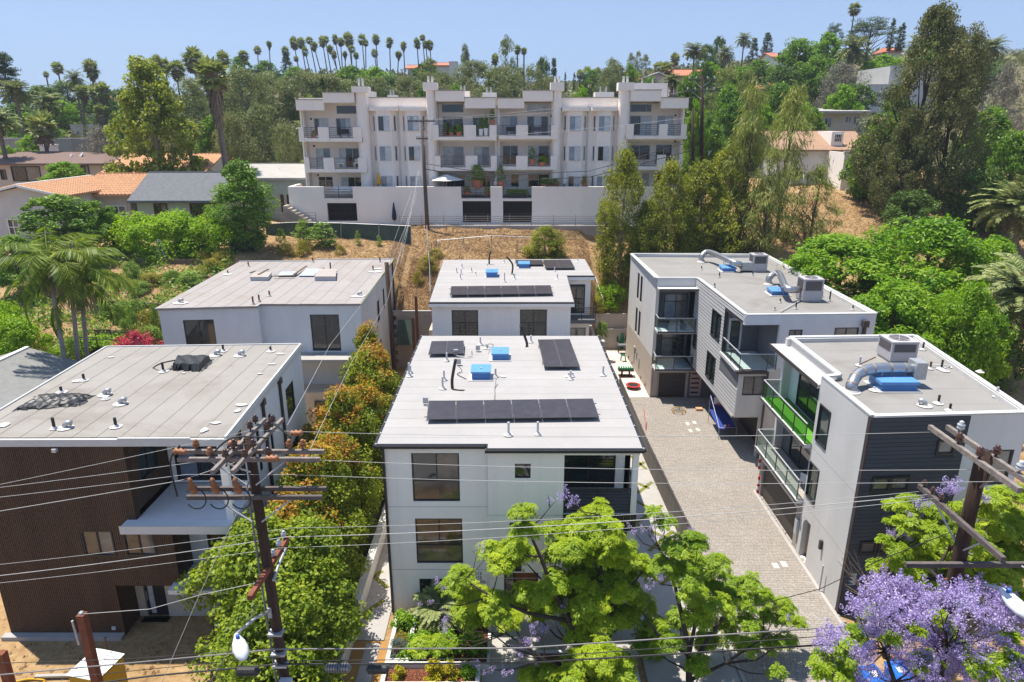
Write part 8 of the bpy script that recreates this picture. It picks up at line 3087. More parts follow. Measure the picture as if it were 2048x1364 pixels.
 # left pole, at the street in front of the slatted house
PL=Vector((-6.55,16.0,0))
TL=Vector((-6.80,16.0,13.25))
pole=empty('utility_pole',PL,'large wooden utility pole with stacked crossarms, left foreground','utility pole')
mb=MB()
mb.tube([PL.lerp(TL,i/8)for i in range(9)],[.175-.05*i/8 for i in range(9)],14)
mb.build('shaft',M['pole_wood'],pole,smooth=True)
def atz(z):
 return PL.lerp(TL,z/TL.z)
za=12.75
c=atz(za)
for s in(-1,1):
 arm(pole,(c.x-1.9+.1,c.y+s*.22,za),(c.x+1.85,c.y+s*.22,za),'arm_wood')
zb_=11.65
c2=atz(zb_)
for s in(-1,1):
 arm(pole,(c2.x-1.75,c2.y+s*.22,zb_),(c2.x+1.8,c2.y+s*.22,zb_),'arm_dark')
zt=13.05
c3=atz(zt)
for s in(-1,1):
 arm(pole,(c3.x+s*.24-.12,c3.y-1.45,zt),(c3.x+s*.24+.1,c3.y+1.6,zt),'arm_wood')
for s in(-1,1):
 brace(pole,(c.x+s*.95,c.y-.22,za-.05),(c.x+s*.12,c.y-.2,za-.75))
 brace(pole,(c2.x+s*1.0,c2.y-.22,zb_-.05),(c2.x+s*.13,c2.y-.2,zb_-.75))
 brace(pole,(c3.x-.24,c3.y+s*.9,zt-.05),(c3.x,c3.y+s*.16,zt-.7))
for dx,dy in((-.95,-.22),(-.4,-.22),(.55,-.22),(.95,.22),(1.3,.22),(-1.5,.22)):
 insulator(pole,(c.x+dx,c.y+dy,za+.07),'porcelain_brown' if abs(dx)<.8 else 'polymer_orange',1.15)
for dy in(-.9,-.35,.75,1.15):
 for s in(-1,1):
  insulator(pole,(c3.x+s*.24,c3.y+dy,zt+.07),'porcelain_brown',1.1)
  # dead-end insulators and the three arresters with looping leads
for dx,dy,dz,dirv in((-1.55,-.2,za+.2,(-1,0,.1)),(.9,.5,zt+.1,(1,0,0)),(-.35,.3,zt-.1,(-1,0,0)),(.5,-.35,zt-.2,(1,0,0))):
 mb=MB()
 mb.lathe((c.x+dx,c.y+dy,dz),[(.03,0),(.09,.05),(.05,.1),(.1,.16),(.05,.22),(.1,.28),(.04,.34)],10,axis=dirv)
 mb.build('insulator',M['polymer_orange'],pole,smooth=True)
for k in range(3):
 x=c2.x-1.45+k*.58
 q=Vector((x,c2.y-.35,zb_+.18))
 mb=MB()
 mb.lathe(q,[(.04,0),(.08,.04),(.08,.14),(.12,.18),(.06,.24),(.10,.29),(.04,.36),(.07,.42),(.02,.5)],12,axis=(-.15,-.1,1))
 mb.build('arrester',M['polymer_orange'],pole,smooth=True)
 ring=[q+Vector((.26*math.cos(a)+.02,-.04,-.12+.30*math.sin(a)))for a in np.linspace(-2.6,2.4,12)]
 cable(ring,.018,'wire_dark',name='lead',parent=pole)
for a_,b_ in(((-1.75,-.1,.35),(-1.9,-.35,-1.0)),((-.9,-.3,.15),(.5,.1,.45)),((-.5,-.4,-.1),(.25,-.1,.35)),((.3,.9,.4),(.95,.4,.3))):
 p0=c+Vector(a_)
 p1=c+Vector(b_)
 m_=(p0+p1)/2+Vector((-.15,-.05,.28))
 cable([p0,m_,p1],.024,'wire_dark',name='lead',parent=pole)
 # lower red arm across the street direction, conduits
zr_=9.35
c4=atz(zr_)
arm(pole,(c4.x-.02,c4.y-1.3,zr_),(c4.x+.12,c4.y+1.35,zr_),'arm_red',.13,.15)
for dy in(.35,.8,1.25):
 insulator(pole,(c4.x+.06,c4.y+dy,zr_+.08),'porcelain_grey',1.0)
cable([(c4.x+.2,c4.y+.9,zr_-.05),(c4.x+.2,c4.y+.2,zr_-.15),(c4.x+.2,c4.y-.2,zr_-.3)],.045,'galvanised',name='conduit',parent=pole)
cable([atz(12.0)+Vector((-.2,-.05,0)),atz(8.5)+Vector((-.22,-.05,0)),atz(1.0)+Vector((-.24,-.05,0))],.03,'wire_grey',name='conduit',parent=pole)
for z in(7.2,6.5,6.1):
 q=atz(z)
 part_box(pole,'clamp','galvanised',q.x-.2,q.x+.2,q.y-.24,q.y+.02,z,z+.07)
q=atz(5.7)
part_box(pole,'terminal_box','grey_metal',q.x-.02,q.x+.32,q.y-.42,q.y-.2,5.0,5.75)
b0=atz(8.05)
lampdir=GZ(497,1318,7.4)-b0
h1=VY(472,1268,14.75)
street_lamp(pole,b0,[b0+Vector((-.05,-.2,0)),b0.lerp(h1,.5)+Vector((0,0,.05)),h1],VY(497,1335,14.0)-VY(480,1280,14.6)+Vector((-.0,0,.0)),'pale street lamp on a bracket of the left utility pole',1.0)
# right pole
PR=Vector((10.72,14.0,0))
TR=Vector((10.72,14.0,13.9))
pole2=empty('utility_pole',PR,'wooden utility pole with crossarms rising through the purple jacaranda','utility pole')
mb=MB()
mb.tube([PR.lerp(TR,i/8)for i in range(9)],[.20-.05*i/8 for i in range(9)],14)
mb.build('shaft',M['pole_wood'],pole2,smooth=True)
z1=13.75
for s in(-1,1):
 arm(pole2,(10.72+s*.22,12.5,z1),(10.72+s*.22-.05,15.6,z1),'arm_wood',.1,.12)
for s,dy in((1,1.2),(-1,.55),(1,-.1),(1,-.85),(-1,-.2)):
 insulator(pole2,(10.72+s*.22,14+dy,z1+.06),'porcelain_grey' if abs(dy)>.8 else 'porcelain_brown',1.15)
brace(pole2,(10.5,13.2,z1-.05),(10.72,13.86,z1-.7),.03,'arm_wood')
z2=12.15
arm(pole2,(10.45,12.4,z2),(10.42,15.5,z2),'arm_dark',.1,.12)
for dy in(1.35,1.0,.65):
 insulator(pole2,(10.44,14+dy,z2+.06),'porcelain_brown',.8)
brace(pole2,(10.45,14.9,z2-.05),(10.68,14.12,z2-.8))
brace(pole2,(10.45,13.1,z2-.05),(10.68,13.88,z2-.8))
z3=11.05
arm(pole2,(9.3,13.75,z3),(12.2,13.75,z3),'arm_dark',.1,.11)
brace(pole2,(9.8,13.78,z3-.03),(10.6,13.85,z3-.85),.03,'arm_wood')
for k in range(9):
 a=k*2.4
 mb=MB()
 q=Vector((10.72+.2*math.cos(a),14+.2*math.sin(a),8.5+k*.5))
 mb.tube([q,q+Vector((.1*math.cos(a),.1*math.sin(a),0))],.018,5)
 mb.build('step_bolt',M['polymer_orange'],pole2)
b0=Vector((10.78,13.85,10.35))
h1=VY(2002,1178,12.6)
street_lamp(pole2,b0,[b0,b0.lerp(h1,.5)+Vector((0,0,.12)),h1],VY(2045,1225,12.0)-h1,'pale street lamp on a curved bracket of the right utility pole',1.0)
cable([Vector((12.0,13.7,z3)),Vector((12.3,13.5,z3-.2)),Vector((11.9,13.3,z3-.35)),Vector((12.4,13.0,z3-1.2))],.025,'wire_pale',name='lead',parent=pole2)
def span(label,pts,r,mat,sag=0.0,group=None,cat='overhead wire',name='overhead_wire'):
 P=[Vector(p)for p in pts]
 Q=[]
 for i in range(len(P)-1):
  n=14
  L=(P[i+1]-P[i]).length
  for k in range(n+(1 if i==len(P)-2 else 0)):
   t=k/n
   q=P[i].lerp(P[i+1],t)
   q.z-=sag*4*t*(1-t)*(L/18.0)**2
   Q.append(q)
 mb=MB()
 mb.tube(Q,r,5)
 return mb.build(name,M[mat],None,smooth=True,label=label,cat=cat,group=group)
G_='wires strung between the two street poles'
# high-voltage wires: left street - left pole - right pole - on
e=lambda px,py,y:VY(px,py,y)
span('top overhead wire meeting the far tip of the right pole arm',[e(-60,981,16.0),e(505,860,17.4),e(1873,864,15.5)],.0065,'wire_pale',.16,G_)
span('overhead wire, second from the top between the street poles',[e(-60,982,15.6),e(442,917,16.3),e(611,919,16.2),e(1940,939,14.1),e(2200,945,14.1)],.0065,'wire_pale',.16,G_)
span('overhead wire, third from the top between the street poles',[e(-60,1001,15.3),e(373,949,15.8),e(576,949,15.8),e(1995,963,13.2),e(2200,966,13.2)],.0065,'wire_pale',.16,G_)
span('overhead wire ending at the left tip of the left pole arms',[e(-60,1032,15.2),e(361,961,15.7),e(470,925,15.9)],.009,'wire_pale',.1)
span('upper of three secondary wires at the red crossarm',[e(-60,1135,17.0),e(580,1056,17.2),e(1860,981,15.4)],.0065,'wire_pale',.22,G_)
span('twisted middle wire at the red crossarm',[e(-60,1158,16.6),e(571,1074,16.8),e(1868,988,15.05)],.011,'wire_pale',.22,G_)
span('lower of three secondary wires at the red crossarm',[e(-60,1172,16.2),e(558,1096,16.35),e(1876,996,14.7)],.0065,'wire_pale',.22,G_)
# telephone cables low down
span('thick dark telephone cable, upper, across the bottom of the picture',[e(-60,1355,15.5),e(560,1298,15.7),e(1042,1296,15.4),e(1700,1252,14.4),e(2200,1225,13.8)],.02,'wire_grey',.02)
span('thick dark telephone cable, lower, across the bottom of the picture',[e(-60,1400,15.5),e(300,1352,15.6),e(560,1328,15.7),e(1042,1326,15.4),e(1800,1280,14.2),e(2200,1250,13.6)],.026,'wire_dark',.02)
span('thin telephone line just above the lower dark cable',[e(560,1322,15.72),e(1042,1316,15.42),e(1700,1268,14.4),e(2200,1240,13.9)],.012,'wire_dark',.05)
span('thin telephone wire left of the pole, above the portable toilet',[e(-60,1328,15.5),e(250,1318,15.5),e(560,1296,15.7)],.010,'wire_dark',.1)
span('thin slack wire left of the pole, below the thick cable',[e(-60,1375,15.5),e(280,1340,15.5),e(560,1312,15.7)],.010,'wire_dark',.1)
for(px0,px1,py,lb)in((650,702,1336,'grey splice case on the cable, left of a pair'),(733,778,1338,'ribbed black splice case on the cable, right of a pair'),(472,520,1342,'black splice case on the cable left of the pole')):
 a,b=e(px0,py,15.4),e(px1,py,15.4)
 r_=empty('splice_case',a,lb,'cable splice')
 mb=MB()
 mb.tube([a,a.lerp(b,.1),a.lerp(b,.9),b],[.05,.13,.13,.05],10)
 mb.build('case',M['plastic_grey' if px0==650 else 'wire_dark'],r_,smooth=False)
 mb=MB()
 for k in range(8):
  q=a.lerp(b,.12+k*.1)
  d=(b-a).normalized()
  mb.tube([q-d*.01,q+d*.01],.14,10)
 mb.build('ribs',M['wire_dark'],r_)
 # guys and drops
span('guy wire slanting down left from the left pole top',[e(500,968,15.8),e(392,1205,15.2),e(300,1420,14.8)],.008,'wire_pale',0,cat='guy wire',name='guy_wire')
span('second guy wire from the end of the red crossarm',[e(514,1212,14.8),e(420,1364,14.4),e(380,1430,14.3)],.009,'wire_grey',0,cat='guy wire',name='guy_wire')
span('service wire drooping from the brown post to the left pole',[e(165,1228,19.5),e(300,1218,18.5),e(400,1190,17.6),e(548,1158,16.2)],.011,'wire_pale',.05)
span('service wire sagging from the right pole towards the driveway',[e(1490,1216,20.0),e(1640,1178,17.8),e(1760,1120,15.6),e(1900,1065,14.2)],.012,'wire_dark',.05)
span('long thin service wire rising from the left pole over the flats',[e(575,850,17.4),e(660,690,30),e(760,560,44),e(838,340,72)],.008,'wire_pale',.02)
span('second thin service wire rising from the left pole over the hedge',[e(610,920,16.2),e(700,730,30),e(775,600,44),e(842,330,72)],.008,'wire_pale',.02)
# brown temporary posts on the lot
for(px,pyt,Y,lb)in((163,1228,19.5,'rusty brown power post beside the portable toilet'),(2,1305,19.2,'rusty brown post at the lower left corner')):
 t_=e(px,pyt,Y)
 r_=empty('power_post',(t_.x,Y,0),lb,'post')
 mb=MB()
 mb.box(t_.x-.13,t_.x+.13,Y-.13,Y+.13,0,t_.z)
 mb.build('shaft',M['post_red'],r_)
 if px>100:
  mb=MB()
  mb.tube([(t_.x-.3,Y-.1,t_.z-.2),(t_.x-.25,Y-.1,t_.z-1.2)],.04,8)
  mb.build('conduit',M['galvanised'],r_)
  mb=MB()
  mb.lathe((t_.x,Y,t_.z),[(.1,0),(.08,.08),(.02,.12)],8)
  mb.build('weatherhead',M['galvanised'],r_)
  # poles up the hill
def hill_pole(label,px,ytop,ybase,Y,r,arms,mat='pole_wood',lean=0):
 t_=e(px,ytop,Y)
 b_=e(px+lean,ybase,Y)
 root=empty('utility_pole',(b_.x,Y,b_.z),label,'utility pole')
 mb=MB()
 mb.tube([b_-Vector((0,0,.5)),t_],[r*1.2,r*.8],10)
 mb.build('shaft',M[mat],root,smooth=True)
 for dz,w in arms:
  q=t_-Vector((0,0,dz))
  mb=MB()
  mb.bar(q-Vector((w/2,.12,0)),q+Vector((w/2,-.12,0)),.12,.14)
  mb.build('crossarm',M['arm_dark'],root)
  for s in(-.45,-.2,.2,.45):
   insulator(root,q+Vector((w*s,-.12,.07)),'porcelain_grey',1.2)
  for s in(-1,1):
   mb=MB()
   mb.tube([q+Vector((s*w*.3,-.12,-.05)),q+Vector((0,-.12,-.8))],.03,5)
   mb.build('brace',M['grey_metal'],root)
 return t_
tm_=hill_pole('dark utility pole standing in front of the white flats',843,238,455,72.8,.19,((.2,2.8),(1.9,1.2)),'arm_dark',lean=12)
t2=hill_pole('tall brown utility pole among the trees right of the flats',1404,150,330,78,.2,((.5,3.0),(1.6,3.2)))
t3=hill_pole('shorter utility pole with a grey patch right of the flats',1386,218,350,74,.17,())
tD=e(773,525,47)
r_=empty('utility_pole',(tD.x,47,0),'bare brown pole at the corner of the blue-grey house','utility pole')
mb=MB()
mb.tube([(tD.x+.2,47,0),tD],[.2,.15],12)
mb.build('shaft',M['pole_wood'],r_,smooth=True)
hw_='wires from the hill pole across the white flats'
span('upper pale wire across the flats to the tall hill pole',[tm_+Vector((1.2,-.1,0)),t2+Vector((-1.2,0,-1.6))],.014,'wire_pale',.12,hw_)
span('middle pale wire across the flats to the tall hill pole',[tm_+Vector((.5,-.1,-.1)),t2+Vector((-.6,0,-2.2))],.014,'wire_pale',.12,hw_)
span('lower pale wire across the flats to the shorter hill pole',[tm_+Vector((.3,-.1,-2)),t3+Vector((0,0,-.8))],.018,'wire_pale',.12,hw_)
span('black cable across the flats just above the terrace',[e(848,327,72.8),e(1000,350,73.2),e(1180,342,73.6),e(1386,282,74)],.035,'wire_dark',.02)
span('lower black cable across the flats above the terrace',[e(849,338,72.8),e(1000,362,73.2),e(1180,354,73.6),e(1386,300,74)],.045,'wire_dark',.02)
for i,(x0,y0,x1,y1,lb)in enumerate(((836,340,800,530,'leftmost of the service wires falling from the hill pole to the corner pole'),(838,345,790,545,'second of the service wires falling from the hill pole to the corner pole'),(841,350,783,560,'third of the service wires falling from the hill pole to the corner pole'),(845,356,777,532,'thick twisted service cable from the hill pole to the corner pole'))):
 span(lb,[e(x0,y0,72.6),e(x1,y1,48)],.022 if i==3 else .009,'wire_grey' if i==3 else 'wire_pale',.2)
 # ------------------------------------------------------------------ trees and plants
def TY(kind,var,px,ytop,Y,wpx,label,name,ybase=None,group=None,rz=0.0,cat='tree'):
 """a tree whose top is seen at (px, ytop) at distance Y, wpx pixels wide; it stands on the terrain there"""
 t_=VY(px,ytop,Y)
 zb=hz(t_.x,Y)if ybase is None else VY(px,ybase,Y).z
 h=max(1.0,t_.z-zb)
 w=metres(wpx,Y,t_.z)
 return place_tree(kind,var,(t_.x,Y,zb),h,w,label,name,cat,group,rz)
 # clipped row of trees between the slatted house and the central house
row=[(-9.7,43.4,8.4,3.4,0,'red-tipped hedge tree, farthest back, before the blue-grey house corner'),(-8.9,40.4,8.0,4.4,0,'red-tipped hedge tree, second from the back of the row'),(-8.6,37.2,6.5,3.9,0,'red-tipped hedge tree, third from the back of the row'),(-9.1,34.0,7.6,4.3,0,'red-tipped hedge tree, fourth from the back, level with the grey roof corner'),(-8.8,30.7,6.6,4.0,0,'red-tipped hedge tree in the middle of the row beside the central house'),(-9.0,27.4,7.4,4.5,0,'red-tipped hedge tree beside the front corner of the central house'),(-9.4,24.9,6.2,4.4,0,'hedge tree behind the crossarms of the left pole'),(-9.9,22.9,6.6,5.6,1,'full golden-green tree left of the left pole shaft'),(-8.6,20.4,5.4,4.8,1,'green hedge tree at the foot of the left pole, nearest the street'),(-8.3,23.2,6.2,4.4,1,'green hedge tree right of the left pole shaft')]
for i,(x,y,h,w,g_,lb)in enumerate(row):
 place_tree('hedgegreen' if g_ else 'hedgerow',i,(x,y,0),h,w*1.05,lb,'hedge_tree',group='hedge trees between the slatted house and the central house',rz=i*1.3)
 # jacarandas at the street
def blob(px,py,rpx,Y):
 c=VY(px,py,Y)
 return(tuple(c),metres(rpx,Y,c.z))
rj=random.Random(4)
main=[(1045,1022,26),(1052,1055,30),(1030,1090,30),(985,1100,34),(1000,1130,34),(915,1155,34),(900,1180,30),(955,1195,40),(990,1215,44),(940,1230,40),(1020,1240,30),(1110,1065,34),(1165,1050,40),(1195,1025,36),(1215,1060,40),(1150,1095,40),(1115,1110,38),(1190,1100,42),(1235,1105,42),(1270,1140,44),(1220,1150,42),(1165,1145,40),(1110,1160,36),(1080,1185,34),(1130,1200,36),(1185,1195,40),(1250,1190,44),(1280,1205,34),(1150,1240,34),(1200,1245,38),(1160,1270,30),(1235,1240,30)]
main+=[(rj.uniform(985,1275),rj.uniform(1085,1265),rj.uniform(20,32))for _ in range(22)]
low=[(845,1290,26),(880,1285,26),(1205,1310,44),(1160,1330,40),(1245,1340,44),(1105,1345,34),(1060,1350,28),(1215,1355,44),(1140,1360,36)]
blobs=[blob(a,b,r*.90,22.6+rj.uniform(-.9,1.1))for a,b,r in main]+[blob(a,b,r*.90,20.9+rj.uniform(-.6,.6))for a,b,r in low]
fl_=[(878,1172,14,3),(1108,1005,18,4),(1132,996,18,4),(1143,1010,16,3),(892,1090,0,0),(955,1098,16,3),(850,1205,14,2),(895,1228,14,2),(1067,1248,16,4),(1080,1270,18,4),(1050,1290,18,4),(1040,1310,16,4),(1126,1212,10,2),(1192,1238,10,2),(965,1340,18,4),(1010,1340,16,3),(888,1250,14,3),(890,1275,16,4),(825,1175,0,0)]
flo=[]
for a,b,r,k in fl_:
 if k:
  c,rr=blob(a,b,r,22.0 if b<1240 else 21.0)
  flo.append((c,rr,k))
B0=(2.9,21.6,.2)
trunks=[([(2.9,21.6,.2),(2.7,21.7,1.4),(2.2,21.9,2.6),(1.6,22.2,3.8),(1.1,22.6,5.0),(.6,22.7,6.2)],.15,.05),([(2.8,21.65,1.2),(3.3,22.0,2.6),(3.5,22.5,4.0),(3.6,22.9,5.4),(3.4,23.0,6.6)],.12,.04),([(2.2,21.9,2.6),(.6,21.6,3.2),(-.8,21.8,3.8),(-1.8,22.0,4.4)],.09,.03),([(2.9,21.6,.4),(1.2,21.0,1.6),(-.2,21.2,2.6)],.09,.03),([(3.3,22.0,2.6),(4.4,22.2,3.6),(5.0,22.4,4.4)],.08,.03)]
jacaranda('jacaranda','bright green jacaranda with few purple clusters before the central house',B0,blobs,'jacaranda',trunks,21,flo)
second=[(1308,1025,16),(1330,1045,20),(1345,1090,32),(1385,1085,34),(1375,1115,38),(1335,1130,36),(1370,1150,40),(1410,1140,36),(1440,1130,34),(1425,1175,40),(1385,1190,40),(1460,1165,34),(1500,1170,30),(1525,1195,32),(1565,1215,30),(1480,1205,36),(1440,1215,38),(1400,1235,40),(1360,1235,36),(1540,1235,32),(1590,1250,24),(1490,1245,34),(1450,1260,36),(1410,1280,34),(1570,1280,28),(1530,1280,30),(1490,1290,30),(1310,1255,34),(1290,1285,36),(1340,1285,36),(1300,1320,38),(1350,1325,36),(1390,1330,32),(1290,1352,36),(1440,1345,28),(1500,1350,24),(1555,1350,20)]
blobs=[blob(a,b,r*.86,21.9+rj.uniform(-1.2,1.2))for a,b,r in second]
flo=[]
for a,b,r,k in((1312,1160,12,2),(1300,1178,12,2),(1395,1078,14,3),(1408,1095,12,2),(1295,1068,14,3),(1320,1075,12,2),(1400,1330,10,1),(1265,1060,12,2),(1580,1235,12,2)):
 c,rr=blob(a,b,r,22.0)
 flo.append((c,rr,k))
B1=(6.9,21.2,0.05)
trunks=[([(6.9,21.2,0),(6.8,21.3,1.5),(6.5,21.6,3.0),(6.2,21.9,4.2),(5.6,22.2,5.6)],.14,.04),([(6.85,21.25,.8),(7.6,21.5,2.2),(8.4,21.8,3.4),(9.0,22.0,4.0)],.11,.04),([(6.8,21.3,1.5),(5.6,21.5,2.3),(5.0,21.6,3.2)],.09,.03),([(6.9,21.2,.4),(8.2,21.2,1.2),(9.6,21.4,2.2)],.08,.03),([(6.8,21.3,1.5),(7.2,21.9,3.4),(7.0,22.3,4.8)],.09,.03)]
jacaranda('jacaranda','open green jacaranda leaning over the paver driveway',B1,blobs,'jacaranda_deep',trunks,22,flo,per_m=7.5)
# purple jacaranda, bottom right
pf_=[(1770,1165,26),(1740,1190,30),(1800,1180,30),(1840,1195,36),(1760,1215,32),(1715,1225,22),(1880,1215,34),(1910,1190,26),(1960,1195,34),(2000,1205,30),(1820,1225,36),(1790,1250,34),(1860,1245,34),(1930,1230,36),(1985,1240,36),(2030,1250,34),(1900,1265,30),(1960,1275,34),(2010,1290,30),(1800,1300,26),(1840,1285,28),(1750,1262,20),(1870,1300,24),(1940,1310,28),(1900,1345,40),(1860,1350,30),(1940,1350,26),(2040,1320,28),(1660,1280,20),(1720,1310,20),(1690,1335,26),(1665,1355,26),(1740,1300,20),(1645,1290,12),(1800,1330,18),(1850,1340,26),(1920,1325,26),(1985,1335,28),(2035,1355,28),(1755,1350,18),(1830,1365,24),(1970,1365,26),(1700,1365,20)]
flo=[]
for a,b,r in pf_:
 c,rr=blob(a,b,r,12.6+rj.uniform(-.7,.7))
 flo.append((c,rr*1.05,int(6+r*.30)))
gb=[(1700,1300,22),(1650,1310,18),(1680,1345,20),(1640,1340,16),(1835,1265,16),(1880,1235,14),(1960,1330,26),(2020,1330,26),(1990,1350,26),(1920,1290,14),(1855,1320,20),(1830,1330,20),(1750,1230,12),(2030,1280,18),(1780,1275,14),(1715,1265,12)]
blobs=[blob(a,b,r,12.7+rj.uniform(-.6,.5))for a,b,r in gb]
trunks=[([(9.8,12.3,0),(9.7,12.4,4),(9.6,12.4,6.6),(9.5,12.5,8.4)],.2,.08),([(9.7,12.4,6.0),(10.6,12.4,7.6),(11.2,12.6,8.8)],.12,.04),([(9.7,12.4,5.6),(8.6,12.5,7.4),(7.9,12.6,8.6)],.11,.03),([(9.6,12.4,6.6),(9.9,12.6,8.4),(10.0,12.8,9.6)],.09,.03),([(9.6,12.4,6.8),(8.9,12.7,8.6),(8.6,12.8,9.4)],.08,.03)]
jp=jacaranda('jacaranda','purple-flowering jacaranda filling the lower right corner',(9.8,12.3,0),blobs,'jacaranda_deep',trunks,23,flo,per_m=12)
# bare shoots on its left
mb=MB()
for i in range(26):
 a=VY(1745+rj.uniform(-15,25),1215+rj.uniform(-30,20),12.7)
 b=VY(1690+rj.uniform(-15,90),1130+rj.uniform(-40,60),12.8+rj.uniform(-.4,.4))
 m_=a.lerp(b,.55)+Vector((rj.uniform(-.1,.1),0,-.08))
 mb.tube([a,m_,b],[.009,.007,.004],4,caps=False)
mb.build('bare_shoots',pm('twig',(0.26,0.19,0.12),var=.2),jp)
grn=[(1790,1010,24),(1815,1000,24),(1840,1040,34),(1800,1050,30),(1870,1020,24),(1870,1070,36),(1830,1090,36),(1790,1100,26),(1860,1120,40),(1820,1140,34),(1790,1130,20),(1900,1100,30),(1900,1160,34),(1930,1060,34),(1960,1020,34),(1990,1000,36),(2030,990,36),(1950,1090,40),(1990,1060,42),(2030,1040,42),(1980,1120,40),(2020,1100,42),(1950,1150,40),(2000,1160,40),(2040,1140,40),(1910,1130,34),(1920,1020,24),(1770,1080,16),(1850,1170,30),(2035,1200,36),(1975,1190,30),(1758,1128,16),(2045,1070,34)]
blobs=[blob(a,b,r*.92,22.6+rj.uniform(-.9,.9))for a,b,r in grn]
flo=[]
for a,b,r,k in((1905,975,16,5),(1895,988,16,4),(1842,1010,14,4),(1830,1035,12,3),(1822,1055,12,3),(1855,1060,10,2),(1968,1000,12,3),(1785,1070,12,3),(1815,1075,10,2)):
 c,rr=blob(a,b,r,22.3)
 flo.append((c,rr,k*2))
trunks=[([(15.4,22.8,0),(15.3,22.8,2.0),(15.0,22.8,3.8),(14.6,22.8,5.2)],.15,.05),([(15.3,22.8,2.0),(16.4,22.8,3.8),(17.0,22.8,5.2)],.12,.04),([(15.2,22.8,2.8),(14.0,22.7,3.8)],.1,.03)]
jacaranda('jacaranda','green jacaranda behind the right utility pole, before the navy wall',(15.4,22.8,0),blobs,'jacaranda',trunks,24,flo)
# garden plants round the central house
for i,(x,y,k,s,lb)in enumerate(((-4.6,24.1,'lowplant',1.7,'strap-leaved plant at the house end of the narrow planter'),(-4.6,23.1,'goldshrub',.45,'small reddish plant in the narrow planter'),(-4.6,22.5,'blueshrub',.4,'small grey plant near the street end of the narrow planter'),(-4.4,21.3,'yellowplant',1.0,'lime groundcover at the corner of the long planter'),(-3.0,21.3,'yellowplant',1.6,'bright yellow plant in the long street planter'),(-2.4,21.4,'yellowplant',1.3,'second yellow plant in the long street planter'),(-1.7,21.4,'lowplant',1.1,'low green plant at the right end of the long planter'),(-3.7,23.0,'lowplant',2.0,'fern-like plant in the sunken mulch bed'),(-2.7,22.7,'lowplant',2.2,'leafy plant at the front of the sunken bed'),(-1.6,22.9,'lowplant',1.8,'green plant at the right of the sunken bed'),(-4.0,22.4,'lowplant',1.7,'green plant beside the corner of the white planters'),(1.8,20.6,'lowplant',1.4,'low plant in the wide mulch bed, left'),(3.9,21.6,'lowplant',1.3,'low plant in the wide mulch bed, right'))):
 tmh=TREE[k][0][2]*s*.8
 place_tree(k,i,(x,y,.42 if y<22 or x<-4.2 else .22),tmh,TREE[k][0][3]*2*s*.8,lb,'garden_plant','plant','plants in the front beds',rz=i,parts=('stem','foliage'),sink=.03)
palm('feather',1,(-3.1,24.6,.2),(-3.1,24.6,.75),2.9,'young palm with yellow-green fronds under the left front windows','young_palm',r=.09)
# king palms in the garden at left
for i,(px,py,Y,bx_,w,lb)in enumerate(((95,520,41.0,128,5.4,'king palm with arching fronds, left of the three'),(140,545,42.0,150,5.0,'king palm with arching fronds, middle of the three'),(160,560,43.2,172,4.8,'king palm with arching fronds, right of the three'))):
 t_=VY(px,py,Y)
 zb=hz(t_.x,Y)
 bxx=VY(bx_,735,Y).x
 r_=palm('king',i,(bxx,Y,zb-.2),t_,w*1.35,lb,'king_palm','king palms in the hillside garden',r=.17)
 # hanging flower strands under the crownshaft
 rng=np.random.default_rng(30+i)
 n=220
 a=rng.random(n)*6.28
 rr_=rng.uniform(.15,.75,n)
 C=np.stack([np.cos(a)*rr_,np.sin(a)*rr_,-1.1-rng.random(n)*1.1],axis=1)
 D=unit(np.stack([np.cos(a)*.15,np.sin(a)*.15,-np.ones(n)],axis=1))
 S=unit(np.cross(D,rng.normal(size=(n,3))))
 o=bpy.data.objects.new('flower_strands',np_mesh('flower_strands',kites(C,D*.4,S*.02),[LF['yellow']if False else M['dead_frond']]))
 COL.objects.link(o)
 o.parent=r_
 o.location=t_-Vector((bxx,Y,zb-.2))
 # shrubs in the terraced garden
shr=[('shrub',257,525,57.5,34,'round green shrub under the palm fronds, top terrace'),('shrub',272,563,55.5,46,'wide grey-green shrub in the middle of the terraced garden'),('goldshrub',300,548,57,46,'yellowish shrub on the middle terrace'),('shrub',344,540,57.5,26,'small round shrub left of the leafy bush by the roof corner'),('shrub',377,545,57,50,'leafy green bush at the left corner of the pinkish roof'),('shrub',240,600,51.5,38,'green shrub in a pair, left, below the timber edging'),('shrub',268,600,51.2,36,'green shrub in a pair, right, below the timber edging'),('goldshrub',292,620,49.5,44,'yellow-green shrub beside the blue-grey house corner'),('shrub',306,608,49.3,24,'tall thin shrub by the blue-grey wall corner'),('shrub',300,648,47,50,'green shrub behind the pink bush'),('pinkshrub',268,664,46.0,88,'pink flowering bush before the vegetable beds'),('shrub',250,632,49,24,'bright green small shrub above the pink bush'),('goldshrub',440,505,61.0,40,'olive shrub behind the left back corner of the pinkish roof'),('goldshrub',405,515,61.0,34,'small olive shrub under the hedge end'),('goldshrub',425,535,59.5,38,'dry olive shrub beside the roof corner'),('shrub',205,605,52,30,'green shrub under the right king palm fronds'),('shrub',140,675,45,40,'leafy shrub between the palm trunks'),('goldshrub',60,660,47,40,'yellow-green shrub left of the palm trunks')]
for i,(k,px,yt,Y,w,lb)in enumerate(shr):
 TY(k,i,px,yt-3,Y,w*1.25,lb,'garden_shrub',group='shrubs in the terraced garden',rz=i,cat='shrub')
TY('blueshrub',0,500,455,65,60,'grey-blue shrub between the laurel and the green fence','grey_shrub',cat='shrub')
TY('blueshrub',1,478,470,64,46,'grey-blue shrub at the foot of the laurel tree','grey_shrub',cat='shrub')
